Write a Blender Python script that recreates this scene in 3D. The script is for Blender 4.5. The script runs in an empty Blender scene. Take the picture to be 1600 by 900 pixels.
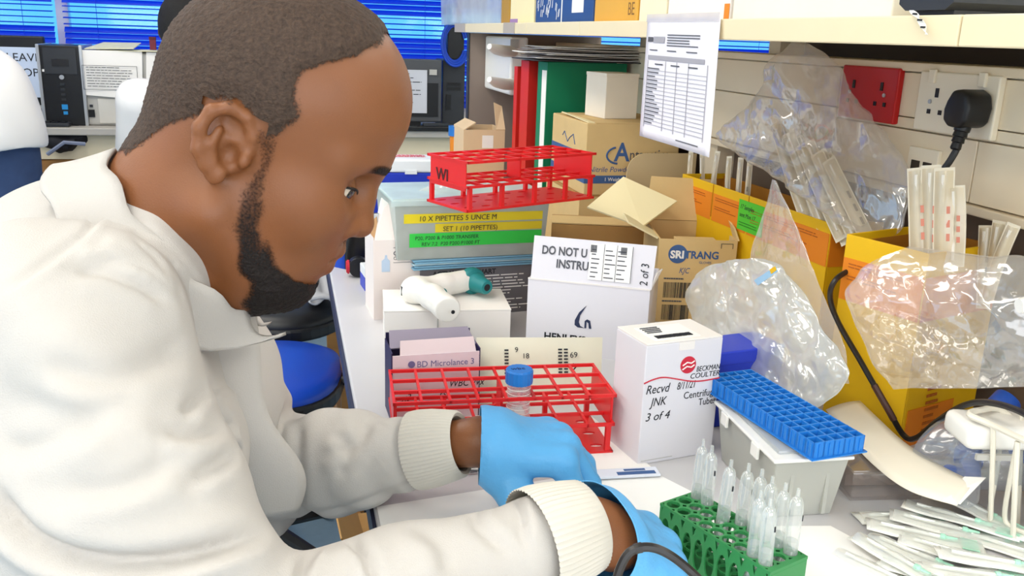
import bpy, bmesh, math, random
import numpy as np
from mathutils import Matrix, Vector, Euler
random.seed(7)
SC = bpy.context.scene
COL = SC.collection

# ------------------------------------------------------------------ camera
FPX, CAMZ = 1400.0, 1.28
_p, _y, _r = math.radians(15.76), math.radians(14.3), math.radians(2.0)
_fw = np.array([math.sin(_y), math.cos(_y), 0.0]); _r0 = np.array([math.cos(_y), -math.sin(_y), 0.0]); _up = np.array([0, 0, 1.0])
CF = _fw * math.cos(_p) - _up * math.sin(_p)
_u0 = _fw * math.sin(_p) + _up * math.cos(_p)
CR = _r0 * math.cos(_r) + _u0 * math.sin(_r)
CU = _u0 * math.cos(_r) - _r0 * math.sin(_r)
CC = np.array([0, 0, CAMZ])
cd = bpy.data.cameras.new('camera'); cam = bpy.data.objects.new('camera', cd); COL.objects.link(cam)
cd.sensor_width = 36.0; cd.lens = 36.0 * FPX / 1600.0; cd.clip_start = 0.02; cd.clip_end = 60
cam.matrix_world = Matrix(((CR[0], CU[0], -CF[0], 0), (CR[1], CU[1], -CF[1], 0), (CR[2], CU[2], -CF[2], CAMZ), (0, 0, 0, 1)))
SC.camera = cam

def at(u, v, **k):
    d = CR * (u - 800) / FPX + CU * (450 - v) / FPX + CF
    (a, val), = k.items()
    if a == 'd': return CC + d * val
    i = 'xyz'.index(a)
    return CC + d * ((val - CC[i]) / d[i])

# ------------------------------------------------------------------ world, lights, exposure
w = bpy.data.worlds.new('daylight'); SC.world = w; w.use_nodes = True
wb = w.node_tree.nodes['Background']; wb.inputs[0].default_value = (0.10, 0.52, 1.0, 1); wb.inputs[1].default_value = 1.25
SC.view_settings.view_transform = 'Standard'; SC.view_settings.look = 'None'
SC.view_settings.exposure = 0.14; SC.view_settings.gamma = 1.0; SC.view_settings.use_curve_mapping = False
SC.cycles.transparent_max_bounces = 24
LAMP_POWER = 9.5
LAMPS = [(-2.4, -1.2), (-2.4, 0.7), (-2.4, 2.6), (-0.75, -1.2), (-0.75, 0.7), (-0.75, 2.6), (1.7, -1.2), (1.7, 0.7), (1.7, 2.6)]
CEIL = 2.75
def add_area(name, loc, sx, sy, power, color=(1, 0.945, 0.87)):
    l = bpy.data.lights.new(name, 'AREA'); l.shape = 'RECTANGLE'; l.size = sx; l.size_y = sy; l.energy = power; l.color = color
    o = bpy.data.objects.new(name, l); o.location = loc; COL.objects.link(o); return o
for i, (lx, ly) in enumerate(LAMPS):
    add_area('lamp_light', (lx, ly, CEIL - 0.075), 0.55, 1.15, LAMP_POWER)

# fill lights added to brighten the bench, set in two invented window openings
o = add_area('added_fill_light', (0.0, -2.44, 1.65), 4.2, 1.3, 68.0, (1.0, 0.92, 0.83)); o.rotation_euler = (math.radians(90), 0, 0)
o = add_area('added_fill_light', (-3.14, 0.6, 1.65), 4.2, 1.3, 16.0, (1.0, 0.95, 0.90)); o.rotation_euler = (math.radians(90), 0, math.radians(-90))

# ------------------------------------------------------------------ materials
def s2l(h):
    if isinstance(h, str):
        h = h.lstrip('#'); c = [int(h[i:i + 2], 16) / 255 for i in (0, 2, 4)]
    else: c = list(h)
    return [x / 12.92 if x <= 0.04045 else ((x + 0.055) / 1.055) ** 2.4 for x in c]
MATS = {}
def M(name, col=None, rough=0.5, metal=0.0, var=0.06, vscale=12.0, bump=0.0, bscale=200.0, trans=0.0, alpha=1.0, coat=0.0, sss=0.0, emit=0.0, spec=0.5, ior=1.45, stretch=None):
    if name in MATS: return MATS[name]
    m = bpy.data.materials.new(name); m.use_nodes = True; nt = m.node_tree; b = nt.nodes['Principled BSDF']
    c = s2l(col)
    tc = nt.nodes.new('ShaderNodeTexCoord')
    src = tc.outputs['Object']
    if stretch:
        mp = nt.nodes.new('ShaderNodeMapping'); mp.inputs['Scale'].default_value = stretch
        nt.links.new(src, mp.inputs['Vector']); src = mp.outputs['Vector']
    nz = nt.nodes.new('ShaderNodeTexNoise'); nz.inputs['Scale'].default_value = vscale; nz.inputs['Detail'].default_value = 4
    nt.links.new(src, nz.inputs['Vector'])
    mx = nt.nodes.new('ShaderNodeMix'); mx.data_type = 'RGBA'
    mx.inputs['A'].default_value = [max(0, x * (1 - var)) for x in c] + [1]
    mx.inputs['B'].default_value = [min(1, x * (1 + var)) for x in c] + [1]
    nt.links.new(nz.outputs['Fac'], mx.inputs['Factor']); nt.links.new(mx.outputs['Result'], b.inputs['Base Color'])
    b.inputs['Roughness'].default_value = rough; b.inputs['Metallic'].default_value = metal
    b.inputs['Transmission Weight'].default_value = trans; b.inputs['Alpha'].default_value = alpha
    b.inputs['Coat Weight'].default_value = coat; b.inputs['Specular IOR Level'].default_value = spec; b.inputs['IOR'].default_value = ior
    if sss:
        b.inputs['Subsurface Weight'].default_value = sss; b.inputs['Subsurface Radius'].default_value = (0.01, 0.004, 0.002); b.inputs['Subsurface Scale'].default_value = 1.0
    if emit:
        b.inputs['Emission Color'].default_value = c + [1]; b.inputs['Emission Strength'].default_value = emit
    if bump:
        n2 = nt.nodes.new('ShaderNodeTexNoise'); n2.inputs['Scale'].default_value = bscale; n2.inputs['Detail'].default_value = 3
        nt.links.new(src, n2.inputs['Vector'])
        bp = nt.nodes.new('ShaderNodeBump'); bp.inputs['Strength'].default_value = bump; bp.inputs['Distance'].default_value = 0.002
        nt.links.new(n2.outputs['Fac'], bp.inputs['Height']); nt.links.new(bp.outputs['Normal'], b.inputs['Normal'])
    MATS[name] = m; return m
def M_film(name, col=(1, 1, 1), haze=0.15, gloss=0.06, rough=0.12, edge=0.55):
    """thin clear plastic: mostly see-through, a little milky, shiny at grazing angles"""
    if name in MATS: return MATS[name]
    m = bpy.data.materials.new(name); m.use_nodes = True; nt = m.node_tree; N = nt.nodes; Lk = nt.links
    N.remove(N['Principled BSDF']); out = N['Material Output']
    c = s2l(col) + [1]
    tr = N.new('ShaderNodeBsdfTransparent'); tr.inputs[0].default_value = [0.9 + 0.1 * x for x in c[:3]] + [1]
    df = N.new('ShaderNodeBsdfDiffuse'); df.inputs[0].default_value = c
    tl = N.new('ShaderNodeBsdfTranslucent'); tl.inputs[0].default_value = c
    gl = N.new('ShaderNodeBsdfGlossy'); gl.inputs['Roughness'].default_value = rough; gl.inputs[0].default_value = (1, 1, 1, 1)
    ml = N.new('ShaderNodeMixShader'); ml.inputs[0].default_value = 0.5; Lk.new(df.outputs[0], ml.inputs[1]); Lk.new(tl.outputs[0], ml.inputs[2])
    lw = N.new('ShaderNodeLayerWeight'); lw.inputs['Blend'].default_value = 0.25
    nz = N.new('ShaderNodeTexNoise'); nz.inputs['Scale'].default_value = 14; tc = N.new('ShaderNodeTexCoord'); Lk.new(tc.outputs['Object'], nz.inputs['Vector'])
    mr = N.new('ShaderNodeMath'); mr.operation = 'MULTIPLY_ADD'; Lk.new(nz.outputs['Fac'], mr.inputs[0]); mr.inputs[1].default_value = haze; mr.inputs[2].default_value = haze * 0.5
    m2 = N.new('ShaderNodeMath'); m2.operation = 'MULTIPLY_ADD'; m2.use_clamp = True; Lk.new(lw.outputs['Facing'], m2.inputs[0]); m2.inputs[1].default_value = edge * haze * 2; Lk.new(mr.outputs[0], m2.inputs[2])
    m1 = N.new('ShaderNodeMixShader'); Lk.new(m2.outputs[0], m1.inputs[0]); Lk.new(tr.outputs[0], m1.inputs[1]); Lk.new(ml.outputs[0], m1.inputs[2])
    m3 = N.new('ShaderNodeMath'); m3.operation = 'MULTIPLY_ADD'; m3.use_clamp = True; pw = N.new('ShaderNodeMath'); pw.operation = 'POWER'; pw.inputs[1].default_value = 1.6; Lk.new(lw.outputs['Facing'], pw.inputs[0]); Lk.new(pw.outputs[0], m3.inputs[0]); m3.inputs[1].default_value = 0.28; m3.inputs[2].default_value = gloss
    mm = N.new('ShaderNodeMixShader'); Lk.new(m3.outputs[0], mm.inputs[0]); Lk.new(m1.outputs[0], mm.inputs[1]); Lk.new(gl.outputs[0], mm.inputs[2])
    Lk.new(mm.outputs[0], out.inputs[0]); MATS[name] = m; return m

# ------------------------------------------------------------------ helpers: things and meshes
def thing(name, label, cat, loc=(0, 0, 0), rz=0.0, group=None, rot=None):
    o = bpy.data.objects.new(name, None); COL.objects.link(o); o.empty_display_size = 0.02
    o.location = [float(v) for v in loc]; o.rotation_euler = rot if rot is not None else (0, 0, rz)
    return tag(o, label, cat, group)
def tag(o, label=None, cat=None, group=None, kind=None):
    if label: o['label'] = label
    if cat: o['category'] = cat
    if group: o['group'] = group
    if kind: o['kind'] = kind
    return o
def copy_tree(o, parent=None):
    c = o.copy(); COL.objects.link(c)
    if parent is not None: c.parent = parent
    for ch in list(o.children): copy_tree(ch, c)
    return c
def link(name, me, mat=None, parent=None):
    o = bpy.data.objects.new(name, me); COL.objects.link(o)
    if mat is not None and len(me.materials) == 0: me.materials.append(mat)
    if parent is not None: o.parent = parent
    return o

class MB:
    def __init__(s): s.v = []; s.f = []
    def add(s, vs, fs):
        b = len(s.v); s.v += [tuple(float(c) for c in p) for p in vs]; s.f += [tuple(i + b for i in q) for q in fs]; return s
    def box(s, c, d, R=None):
        x, y, z = d[0] / 2, d[1] / 2, d[2] / 2
        vs = [Vector((a * x, b * y, e * z)) for a in (-1, 1) for b in (-1, 1) for e in (-1, 1)]
        if R is not None: vs = [R @ v for v in vs]
        vs = [v + Vector(c) for v in vs]
        return s.add(vs, [(0, 1, 3, 2), (4, 6, 7, 5), (0, 4, 5, 1), (2, 3, 7, 6), (0, 2, 6, 4), (1, 5, 7, 3)])
    def b2(s, lo, hi): return s.box([(a + b) / 2 for a, b in zip(lo, hi)], [abs(b - a) for a, b in zip(lo, hi)])
    def quadslab(s, p, t):
        """four corners -> slab of thickness t (along the normal)"""
        p = [Vector([float(c) for c in q]) for q in p]; n = (p[1] - p[0]).cross(p[3] - p[0]).normalized() * t
        return s.add(p + [q + n for q in p], [(3, 2, 1, 0), (4, 5, 6, 7), (0, 1, 5, 4), (1, 2, 6, 5), (2, 3, 7, 6), (3, 0, 4, 7)])
    def tube(s, pts, r, n=8, cap=True, closed=False):
        pts = [Vector([float(c) for c in p]) for p in pts]; m = len(pts); rs = r if hasattr(r, '__len__') else [r] * m
        up = Vector((0.13, 0.27, 0.95)); rings = []
        for i, p in enumerate(pts):
            a = pts[i - 1] if (i > 0 or closed) else p; b = pts[(i + 1) % m] if (i < m - 1 or closed) else p
            t = (b - a).normalized()
            if i == 0:
                x = t.orthogonal().normalized()
            else:
                x = (x - t * x.dot(t)).normalized()
            y = t.cross(x)
            rings.append([p + (x * math.cos(2 * math.pi * k / n) + y * math.sin(2 * math.pi * k / n)) * rs[i] for k in range(n)])
        vs = [q for rg in rings for q in rg]; fs = []
        for i in range(m if closed else m - 1):
            j = (i + 1) % m
            for k in range(n): fs.append((i * n + k, i * n + (k + 1) % n, j * n + (k + 1) % n, j * n + k))
        if cap and not closed: fs += [tuple(range(n))[::-1], tuple((m - 1) * n + k for k in range(n))]
        return s.add(vs, fs)
    def lathe(s, prof, n=24, M4=None, cap=(True, True)):
        vs = []; fs = []
        for (r, z) in prof:
            for k in range(n): vs.append(Vector((r * math.cos(2 * math.pi * k / n), r * math.sin(2 * math.pi * k / n), z)))
        for i in range(len(prof) - 1):
            for k in range(n): fs.append((i * n + k, i * n + (k + 1) % n, (i + 1) * n + (k + 1) % n, (i + 1) * n + k))
        if cap[0]: fs.append(tuple(range(n))[::-1])
        if cap[1]: fs.append(tuple((len(prof) - 1) * n + k for k in range(n)))
        if M4 is not None: vs = [M4 @ v for v in vs]
        return s.add(vs, fs)
    def prism(s, pts, h0, h1, fr=None):
        """2D outline extruded from h0 to h1; fr maps (u,v,h) to 3D"""
        n = len(pts); fr = fr or (lambda u, v, h: (u, v, h))
        vs = [fr(u, v, h0) for u, v in pts] + [fr(u, v, h1) for u, v in pts]
        return s.add(vs, [tuple(range(n))[::-1], tuple(range(n, 2 * n))] + [(i, (i + 1) % n, n + (i + 1) % n, n + i) for i in range(n)])
    def grid(s, fn, nu, nv):
        vs = [fn(i / nu, j / nv) for i in range(nu + 1) for j in range(nv + 1)]
        return s.add(vs, [(i * (nv + 1) + j, (i + 1) * (nv + 1) + j, (i + 1) * (nv + 1) + j + 1, i * (nv + 1) + j + 1) for i in range(nu) for j in range(nv)])
    def mesh(s, name, bevel=0.0, seg=2, smooth=False, ang=40):
        me = bpy.data.meshes.new(name); me.from_pydata(s.v, [], s.f); me.update()
        bm = bmesh.new(); bm.from_mesh(me)
        bmesh.ops.recalc_face_normals(bm, faces=bm.faces)
        if bevel > 0:
            es = [e for e in bm.edges if len(e.link_faces) == 2 and e.calc_face_angle(0) > math.radians(30)]
            bmesh.ops.bevel(bm, geom=es, offset=bevel, segments=seg, affect='EDGES', profile=0.5, clamp_overlap=True)
        for f in bm.faces: f.smooth = smooth
        if smooth:
            for e in bm.edges:
                if len(e.link_faces) == 2 and e.calc_face_angle(0) > math.radians(ang): e.smooth = False
        bm.to_mesh(me); bm.free(); return me
    def build(s, name, mat, parent=None, bevel=0.0, seg=2, smooth=False, ang=40, label=None):
        o = link(name, s.mesh(name, bevel, seg, smooth, ang), mat, parent)
        if label: o['label'] = label
        return o
def catmull(pts, n=8):
    P = [Vector([float(c) for c in p]) for p in pts]; P = [P[0] * 2 - P[1]] + P + [P[-1] * 2 - P[-2]]; o = []
    for i in range(1, len(P) - 2):
        a, b, c, d = P[i - 1:i + 3]
        for k in range(n):
            t = k / n
            o.append(0.5 * ((2 * b) + (c - a) * t + (2 * a - 5 * b + 4 * c - d) * t * t + (3 * b - a - 3 * c + d) * t ** 3))
    return o + [P[-2]]
def text(body, size, mat, parent, loc, face='front', name='lettering', align='LEFT', shear=0.0, rot=None, ext=0.00015, sx=1.0, roll=0.0, bold=0.0, width=None):
    cu = bpy.data.curves.new(name, 'FONT'); cu.body = body; cu.size = size; cu.extrude = ext; cu.align_x = align; cu.shear = shear; cu.offset = bold * size; cu.resolution_u = 3
    t = bpy.data.objects.new(name, cu); COL.objects.link(t)
    me = bpy.data.meshes.new_from_object(t.evaluated_get(bpy.context.evaluated_depsgraph_get())); 
    bpy.data.objects.remove(t); bpy.data.curves.remove(cu)
    if len(me.materials): me.materials.clear()
    o = link(name, me, mat, parent)
    if width:
        xs = [q.co.x for q in me.vertices]; sx = width / (max(xs) - min(xs))
    R = {'front': (math.pi / 2, 0, 0), 'left': (math.pi / 2, 0, -math.pi / 2), 'right': (math.pi / 2, 0, math.pi / 2), 'top': (0, 0, 0)}[face] if rot is None else rot
    m = Euler(R).to_matrix() @ Matrix.Rotation(roll, 3, 'Z') @ Matrix.Diagonal((sx, 1, 1))
    me.transform(m.to_4x4()); o.location = loc
    return o
def face_patch(name, mat, parent, face, lo, hi, off=0.0, th=0.0006, bevel=0):
    """thin label on a box face. lo/hi are (u,z) on front/left/right, (x,y) on top; off = position of that face"""
    b = MB()
    if face == 'front': b.b2((lo[0], off - th, lo[1]), (hi[0], off, hi[1]))
    elif face == 'left': b.b2((off - th, lo[0], lo[1]), (off, hi[0], hi[1]))
    elif face == 'right': b.b2((off, lo[0], lo[1]), (off + th, hi[0], hi[1]))
    elif face == 'top': b.b2((lo[0], lo[1], off), (hi[0], hi[1], off + th))
    return b.build(name, mat, parent)
def lines_patch(name, mat, parent, face, lo, hi, off, n, frac=0.35, th=0.0008, seed=0, vertical=False, gap=0.0):
    """rows of fine print (or bars of a barcode) joined to one part"""
    rnd = random.Random(seed); b = MB()
    for i in range(n):
        if vertical:
            W = (hi[0] - lo[0]) / n; a0 = lo[0] + W * i; a1 = a0 + W * rnd.uniform(0.25, 0.8); q = [(a0, lo[1], a1, hi[1])]
        else:
            H = (hi[1] - lo[1]) / n; z1 = hi[1] - H * i; z0 = z1 - H * frac; q = []; a = lo[0]
            end = lo[0] + (hi[0] - lo[0]) * rnd.uniform(0.55, 1.0)
            while a < end:
                e = min(end, a + (hi[0] - lo[0]) * rnd.uniform(0.04, 0.16)); q.append((a, z0, e, z1)); a = e + (hi[0] - lo[0]) * (0.015 + gap)
        for (a0, z0, a1, z1) in q:
            if face == 'front': b.b2((a0, off - th, z0), (a1, off, z1))
            elif face == 'left': b.b2((off - th, a0, z0), (off, a1, z1))
            elif face == 'right': b.b2((off, a0, z0), (off + th, a1, z1))
            elif face == 'top': b.b2((a0, z0, off), (a1, z1, off + th))
    o = b.build(name, mat, parent); o['kind'] = 'stuff'; return o

# ------------------------------------------------------------------ helper: implicit surfaces for bodies
class SDF:
    def __init__(s, lo, hi, h):
        s.lo = np.array(lo, np.float32); s.h = h; s.n = np.ceil((np.array(hi) - np.array(lo)) / h).astype(int) + 1
        s.d = np.full(s.n, 1.0, np.float32)
    def _sl(s, lo, hi):
        a = np.maximum(0, np.floor((np.array(lo) - s.lo) / s.h).astype(int)); b = np.minimum(s.n, np.ceil((np.array(hi) - s.lo) / s.h).astype(int) + 1)
        if np.any(a >= b): return None, None
        ax = [(s.lo[i] + s.h * np.arange(a[i], b[i])).astype(np.float32) for i in range(3)]
        return tuple(slice(a[i], b[i]) for i in range(3)), np.meshgrid(*ax, indexing='ij', sparse=True)
    def _mix(s, sl, v, k, op):
        a = s.d[sl]
        if op == 'add':
            h = np.maximum(k - np.abs(a - v), 0) / k if k else 0; s.d[sl] = np.minimum(a, v) - h * h * k * 0.25
        else:
            h = np.maximum(k - np.abs(a + v), 0) / k if k else 0; s.d[sl] = np.maximum(a, -v) + h * h * k * 0.25
    def ell(s, c, r, R=None, k=0.01, op='add'):
        c = np.array(c, float); r = np.array(r, float) * np.ones(3); m = max(r) + max(2.2 * k, 0.03) + 4 * s.h
        if R is None:
            e = r + max(2.2 * k, 0.06 if op == 'add' else 0) + 4 * s.h
        else: e = np.ones(3) * m
        sl, g = s._sl(c - e, c + e)
        if sl is None: return s
        x, y, z = g[0] - c[0], g[1] - c[1], g[2] - c[2]
        if R is not None:
            R = np.array(R, np.float32); x, y, z = [R[i][0] * x + R[i][1] * y + R[i][2] * z for i in range(3)]
        k0 = np.sqrt((x / r[0]) ** 2 + (y / r[1]) ** 2 + (z / r[2]) ** 2); k1 = np.sqrt((x / r[0] ** 2) ** 2 + (y / r[1] ** 2) ** 2 + (z / r[2] ** 2) ** 2)
        s._mix(sl, (k0 * (k0 - 1) / np.maximum(k1, 1e-6)).astype(np.float32), k, op); return s
    def cone(s, a, b, ra, rb, k=0.01, op='add', flat=None):
        a = np.array(a, float); b = np.array(b, float); m = max(ra, rb) + k + 4 * s.h
        sl, g = s._sl(np.minimum(a, b) - m, np.maximum(a, b) + m)
        if sl is None: return s
        ba = b - a; L2 = max(ba @ ba, 1e-9)
        px, py, pz = g[0] - a[0], g[1] - a[1], g[2] - a[2]
        t = np.clip((px * ba[0] + py * ba[1] + pz * ba[2]) / L2, 0, 1)
        d = np.sqrt((px - ba[0] * t) ** 2 + (py - ba[1] * t) ** 2 + (pz - ba[2] * t) ** 2) - (ra + (rb - ra) * t)
        s._mix(sl, d.astype(np.float32), k, op); return s
    def chain(s, pts, rs, k=0.01, op='add'):
        for i in range(len(pts) - 1): s.cone(pts[i], pts[i + 1], rs[i], rs[i + 1], k, op)
        return s
    def cut(s, p, n):
        """remove the side n points to"""
        n = np.array(n, float); n /= np.linalg.norm(n)
        sl, g = s._sl(s.lo, s.lo + s.h * s.n); v = (g[0] - p[0]) * n[0] + (g[1] - p[1]) * n[1] + (g[2] - p[2]) * n[2]
        s.d = np.maximum(s.d, v.astype(np.float32)); return s
    def nets(s):
        d = s.d; d[0], d[-1] = 1, 1; d[:, 0], d[:, -1] = 1, 1; d[:, :, 0], d[:, :, -1] = 1, 1
        n = np.array(d.shape) - 1; ins = d < 0
        cnt = np.zeros(n, np.int8)
        for i in (0, 1):
            for j in (0, 1):
                for k in (0, 1): cnt += ins[i:n[0] + i, j:n[1] + j, k:n[2] + k]
        act = (cnt > 0) & (cnt < 8); I = np.argwhere(act); idx = np.full(n, -1, np.int64); idx[act] = np.arange(len(I))
        cs = [(i, j, k) for i in (0, 1) for j in (0, 1) for k in (0, 1)]
        val = np.stack([d[I[:, 0] + c[0], I[:, 1] + c[1], I[:, 2] + c[2]] for c in cs], 1)
        P = np.zeros((len(I), 3)); N = np.zeros(len(I))
        for a in range(8):
            for b in range(a + 1, 8):
                if sum(abs(cs[a][q] - cs[b][q]) for q in range(3)) != 1: continue
                va, vb = val[:, a], val[:, b]; m = (va < 0) != (vb < 0); t = np.where(m, va / np.where(m, va - vb, 1), 0)
                p = np.array(cs[a])[None] + t[:, None] * (np.array(cs[b]) - np.array(cs[a]))[None]; P += p * m[:, None]; N += m
        V = (I + P / N[:, None]) * s.h + s.lo
        F = []
        for ax in range(3):
            u, w = (ax + 1) % 3, (ax + 2) % 3
            sa = [slice(None)] * 3; sb = [slice(None)] * 3; sa[ax] = slice(0, -1); sb[ax] = slice(1, None)
            E = np.argwhere(ins[tuple(sa)] != ins[tuple(sb)]); E = E[(E[:, u] > 0) & (E[:, w] > 0) & (E[:, u] < n[u]) & (E[:, w] < n[w])]
            du = np.zeros(3, int); du[u] = 1; dw = np.zeros(3, int); dw[w] = 1
            q = [E - du - dw, E - dw, E, E - du]
            quad = np.stack([idx[c[:, 0], c[:, 1], c[:, 2]] for c in q], 1)
            fl = ins[E[:, 0], E[:, 1], E[:, 2]]; quad[~fl] = quad[~fl][:, ::-1]; F.append(quad)
        return V, np.concatenate(F)
def relax(V, F, it=2, lam=0.5):
    e = np.concatenate([F[:, [0, 1]], F[:, [1, 2]], F[:, [2, 3]], F[:, [3, 0]]]); e = np.concatenate([e, e[:, ::-1]])
    deg = np.bincount(e[:, 0], minlength=len(V))[:, None]
    for _ in range(it):
        a = np.stack([np.bincount(e[:, 0], V[e[:, 1], c], minlength=len(V)) for c in range(3)], 1) / np.maximum(deg, 1)
        V = V + lam * (a - V)
    return V
def subdivide(V, F):
    n = len(V); e = np.stack([F, np.roll(F, -1, 1)], 2); es = np.sort(e.reshape(-1, 2), 1); u, inv = np.unique(es, axis=0, return_inverse=True); inv = inv.reshape(F.shape)
    C = V[F].mean(1); Mid = V[u].mean(1); W = np.concatenate([V, Mid, C]); m = n + inv; c = n + len(u) + np.arange(len(F))
    return W, np.concatenate([np.stack([F[:, k], m[:, k], c, m[:, k - 1]], 1) for k in range(4)])
def vnormals(V, F):
    n = np.cross(V[F[:, 2]] - V[F[:, 0]], V[F[:, 3]] - V[F[:, 1]]); N = np.zeros_like(V)
    for k in range(4):
        for c in range(3): N[:, c] += np.bincount(F[:, k], n[:, c], minlength=len(V))
    return N / np.maximum(np.linalg.norm(N, axis=1, keepdims=True), 1e-12)
def np_mesh(name, V, F, smooth=True):
    me = bpy.data.meshes.new(name); F = np.asarray(F); k = F.shape[1]
    me.vertices.add(len(V)); me.vertices.foreach_set('co', np.asarray(V, np.float32).ravel())
    me.loops.add(F.size); me.loops.foreach_set('vertex_index', F.ravel().astype(np.int32))
    me.polygons.add(len(F)); me.polygons.foreach_set('loop_start', np.arange(0, F.size, k, dtype=np.int32)); me.polygons.foreach_set('loop_total', np.full(len(F), k, np.int32))
    me.polygons.foreach_set('use_smooth', np.full(len(F), smooth)); me.update(calc_edges=True); me.validate(); return me
def attr(me, name, a):
    at_ = me.attributes.new(name, 'FLOAT', 'POINT'); at_.data.foreach_set('value', np.asarray(a, np.float32))
def sstep(a, b, x):
    t = np.clip((x - a) / (b - a), 0, 1); return t * t * (3 - 2 * t)
def vnoise(P, f, seed=0):
    """smooth 3D value-like noise from sines, about -1..1"""
    r = np.random.RandomState(seed); o = 0
    for i in range(5):
        k = r.normal(size=3); k /= np.linalg.norm(k); o = o + np.sin(P @ (k * f * (0.7 + 0.6 * r.rand())) + r.rand() * 6.28 + 1.3 * np.sin(P @ (r.normal(size=3) * f * 0.5)))
    return o / 3.2
# ================================================================== the room
def struct(o): o['kind'] = 'structure'; return o
m_wall = M('wall_paint', '#f0ece2', 0.85, var=0.03)
m_floor = M('floor_vinyl', '#8ea9bd', 0.45, var=0.12, vscale=40, bump=0.05)
XL, XR, YF, YB = -3.1, 3.3, -2.4, 4.46
struct(MB().b2((XL, YF, -0.05), (XR, YB, 0)).build('floor', m_floor))
struct(MB().b2((XL, YF, CEIL), (XR, YB, CEIL + 0.05)).build('ceiling', M('ceiling_tile', '#f3f1ea', 0.9, var=0.03)))
struct(MB().b2((XL - 0.1, YF, 0), (XL, YB + 0.12, 1.0)).b2((XL - 0.1, YF, 2.3), (XL, YB + 0.12, CEIL)).b2((XL - 0.1, YF, 1.0), (XL, -1.5, 2.3)).b2((XL - 0.1, 2.7, 1.0), (XL, YB + 0.12, 2.3)).build('wall_left', m_wall))
struct(MB().b2((XR, YF, 0), (XR + 0.1, YB + 0.12, CEIL)).build('wall_right', m_wall))
struct(MB().b2((XL - 0.1, YF - 0.1, 0), (XR + 0.1, YF, 1.0)).b2((XL - 0.1, YF - 0.1, 2.3), (XR + 0.1, YF, CEIL)).b2((XL - 0.1, YF - 0.1, 1.0), (-2.1, YF, 2.3)).b2((2.1, YF - 0.1, 1.0), (XR + 0.1, YF, 2.3)).build('wall_front', m_wall))
WX0, WX1, WZ0, WZ1 = -2.5, 2.6, 0.93, 2.05
bk = MB().b2((XL, YB, 0), (XR, YB + 0.12, WZ0)).b2((XL, YB, WZ1), (XR, YB + 0.12, CEIL)).b2((XL, YB, WZ0), (WX0, YB + 0.12, WZ1)).b2((WX1, YB, WZ0), (XR, YB + 0.12, WZ1))
struct(bk.build('wall_back', m_wall))
wf = MB(); m_frame = M('window_frame_paint', '#dfe3e6', 0.5)
for x in (WX0 + 0.03, -0.95, 0.8, WX1 - 0.03): wf.b2((x - 0.025, YB + 0.04, WZ0), (x + 0.025, YB + 0.09, WZ1))
for z in (WZ0 + 0.03, WZ1 - 0.03): wf.b2((WX0, YB + 0.04, z - 0.025), (WX1, YB + 0.09, z + 0.025))
win = struct(wf.build('window_1', m_frame))
for a, b_ in ((WX0, -0.95), (-0.95, 0.8), (0.8, WX1)):
    MB().b2((a + 0.03, YB + 0.06, WZ0 + 0.03), (b_ - 0.03, YB + 0.066, WZ1 - 0.03)).build('pane', M_film('window_glass', (0.9, 0.95, 1), haze=0.02, gloss=0.03), win)
wf = MB()
for x in (-2.1, -0.7, 0.7, 2.1): wf.b2((x - 0.025, YF - 0.03, 1.0), (x + 0.025, YF, 2.3))
for z in (1.0, 2.3): wf.b2((-2.1, YF - 0.03, z - 0.025), (2.1, YF, z + 0.025))
struct(wf.build('added_window_front', m_frame))  # unseen frame, added around the fill light behind the viewer
wf = MB()
for y in (-1.5, -0.1, 1.3, 2.7): wf.b2((XL - 0.03, y - 0.025, 1.0), (XL, y + 0.025, 2.3))
for z in (1.0, 2.3): wf.b2((XL - 0.03, -1.5, z - 0.025), (XL, 2.7, z + 0.025))
struct(wf.build('added_window_left', m_frame))  # invented frame to go with the fill light added at the left wall
# ceiling lamps
for lx, ly in LAMPS:
    t = thing('ceiling_light', 'fluorescent ceiling panel over the ' + {0.7: 'near part of the bench', 2.6: 'far end of the bench', -1.2: 'room behind the viewer'}[ly] + (', far left row' if lx < -2 else ', right row' if lx > 1 else ', middle row'), 'ceiling light', (lx, ly, CEIL - 0.07), group='ceiling lights')
    fr = MB()
    for s in (-1, 1): fr.b2((s * 0.31 - 0.012, -0.62, 0), (s * 0.31 + 0.012, 0.62, 0.07)).b2((-0.31, s * 0.61 - 0.012, 0), (0.31, s * 0.61 + 0.012, 0.07))
    fr.build('frame', m_frame, t)
    MB().b2((-0.3, -0.6, 0.02), (0.3, 0.6, 0.03)).build('diffuser', M('lamp_diffuser', '#fff6e8', 0.6, emit=4.0), t)
# blinds: every slat its own piece
m_slat = M('blind_slat_blue', (0.09, 0.33, 0.90), 0.4, var=0.08, vscale=5)
_nt = m_slat.node_tree; _b = _nt.nodes['Principled BSDF']; _tl = _nt.nodes.new('ShaderNodeBsdfTranslucent'); _tl.inputs[0].default_value = (0.01, 0.14, 0.85, 1)
_mx = _nt.nodes.new('ShaderNodeMixShader'); _mx.inputs[0].default_value = 0.55; _nt.links.new(_b.outputs[0], _mx.inputs[1]); _nt.links.new(_tl.outputs[0], _mx.inputs[2]); _nt.links.new(_mx.outputs[0], _nt.nodes['Material Output'].inputs[0])
def slat_mesh(W, tilt):
    b = MB(); c, s = math.cos(tilt), math.sin(tilt)
    pr = [(-0.014, -0.0012), (-0.007, 0.0010), (0, 0.0018), (0.007, 0.0010), (0.014, -0.0012)]
    pts = [(u, v + 0.0004) for u, v in pr] + [(u, v - 0.0004) for u, v in pr[::-1]]
    return b.prism([(u * c - v * s, u * s + v * c) for u, v in pts], -W / 2, W / 2, lambda u, v, h: (h, u, v)).mesh('slat')
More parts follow.
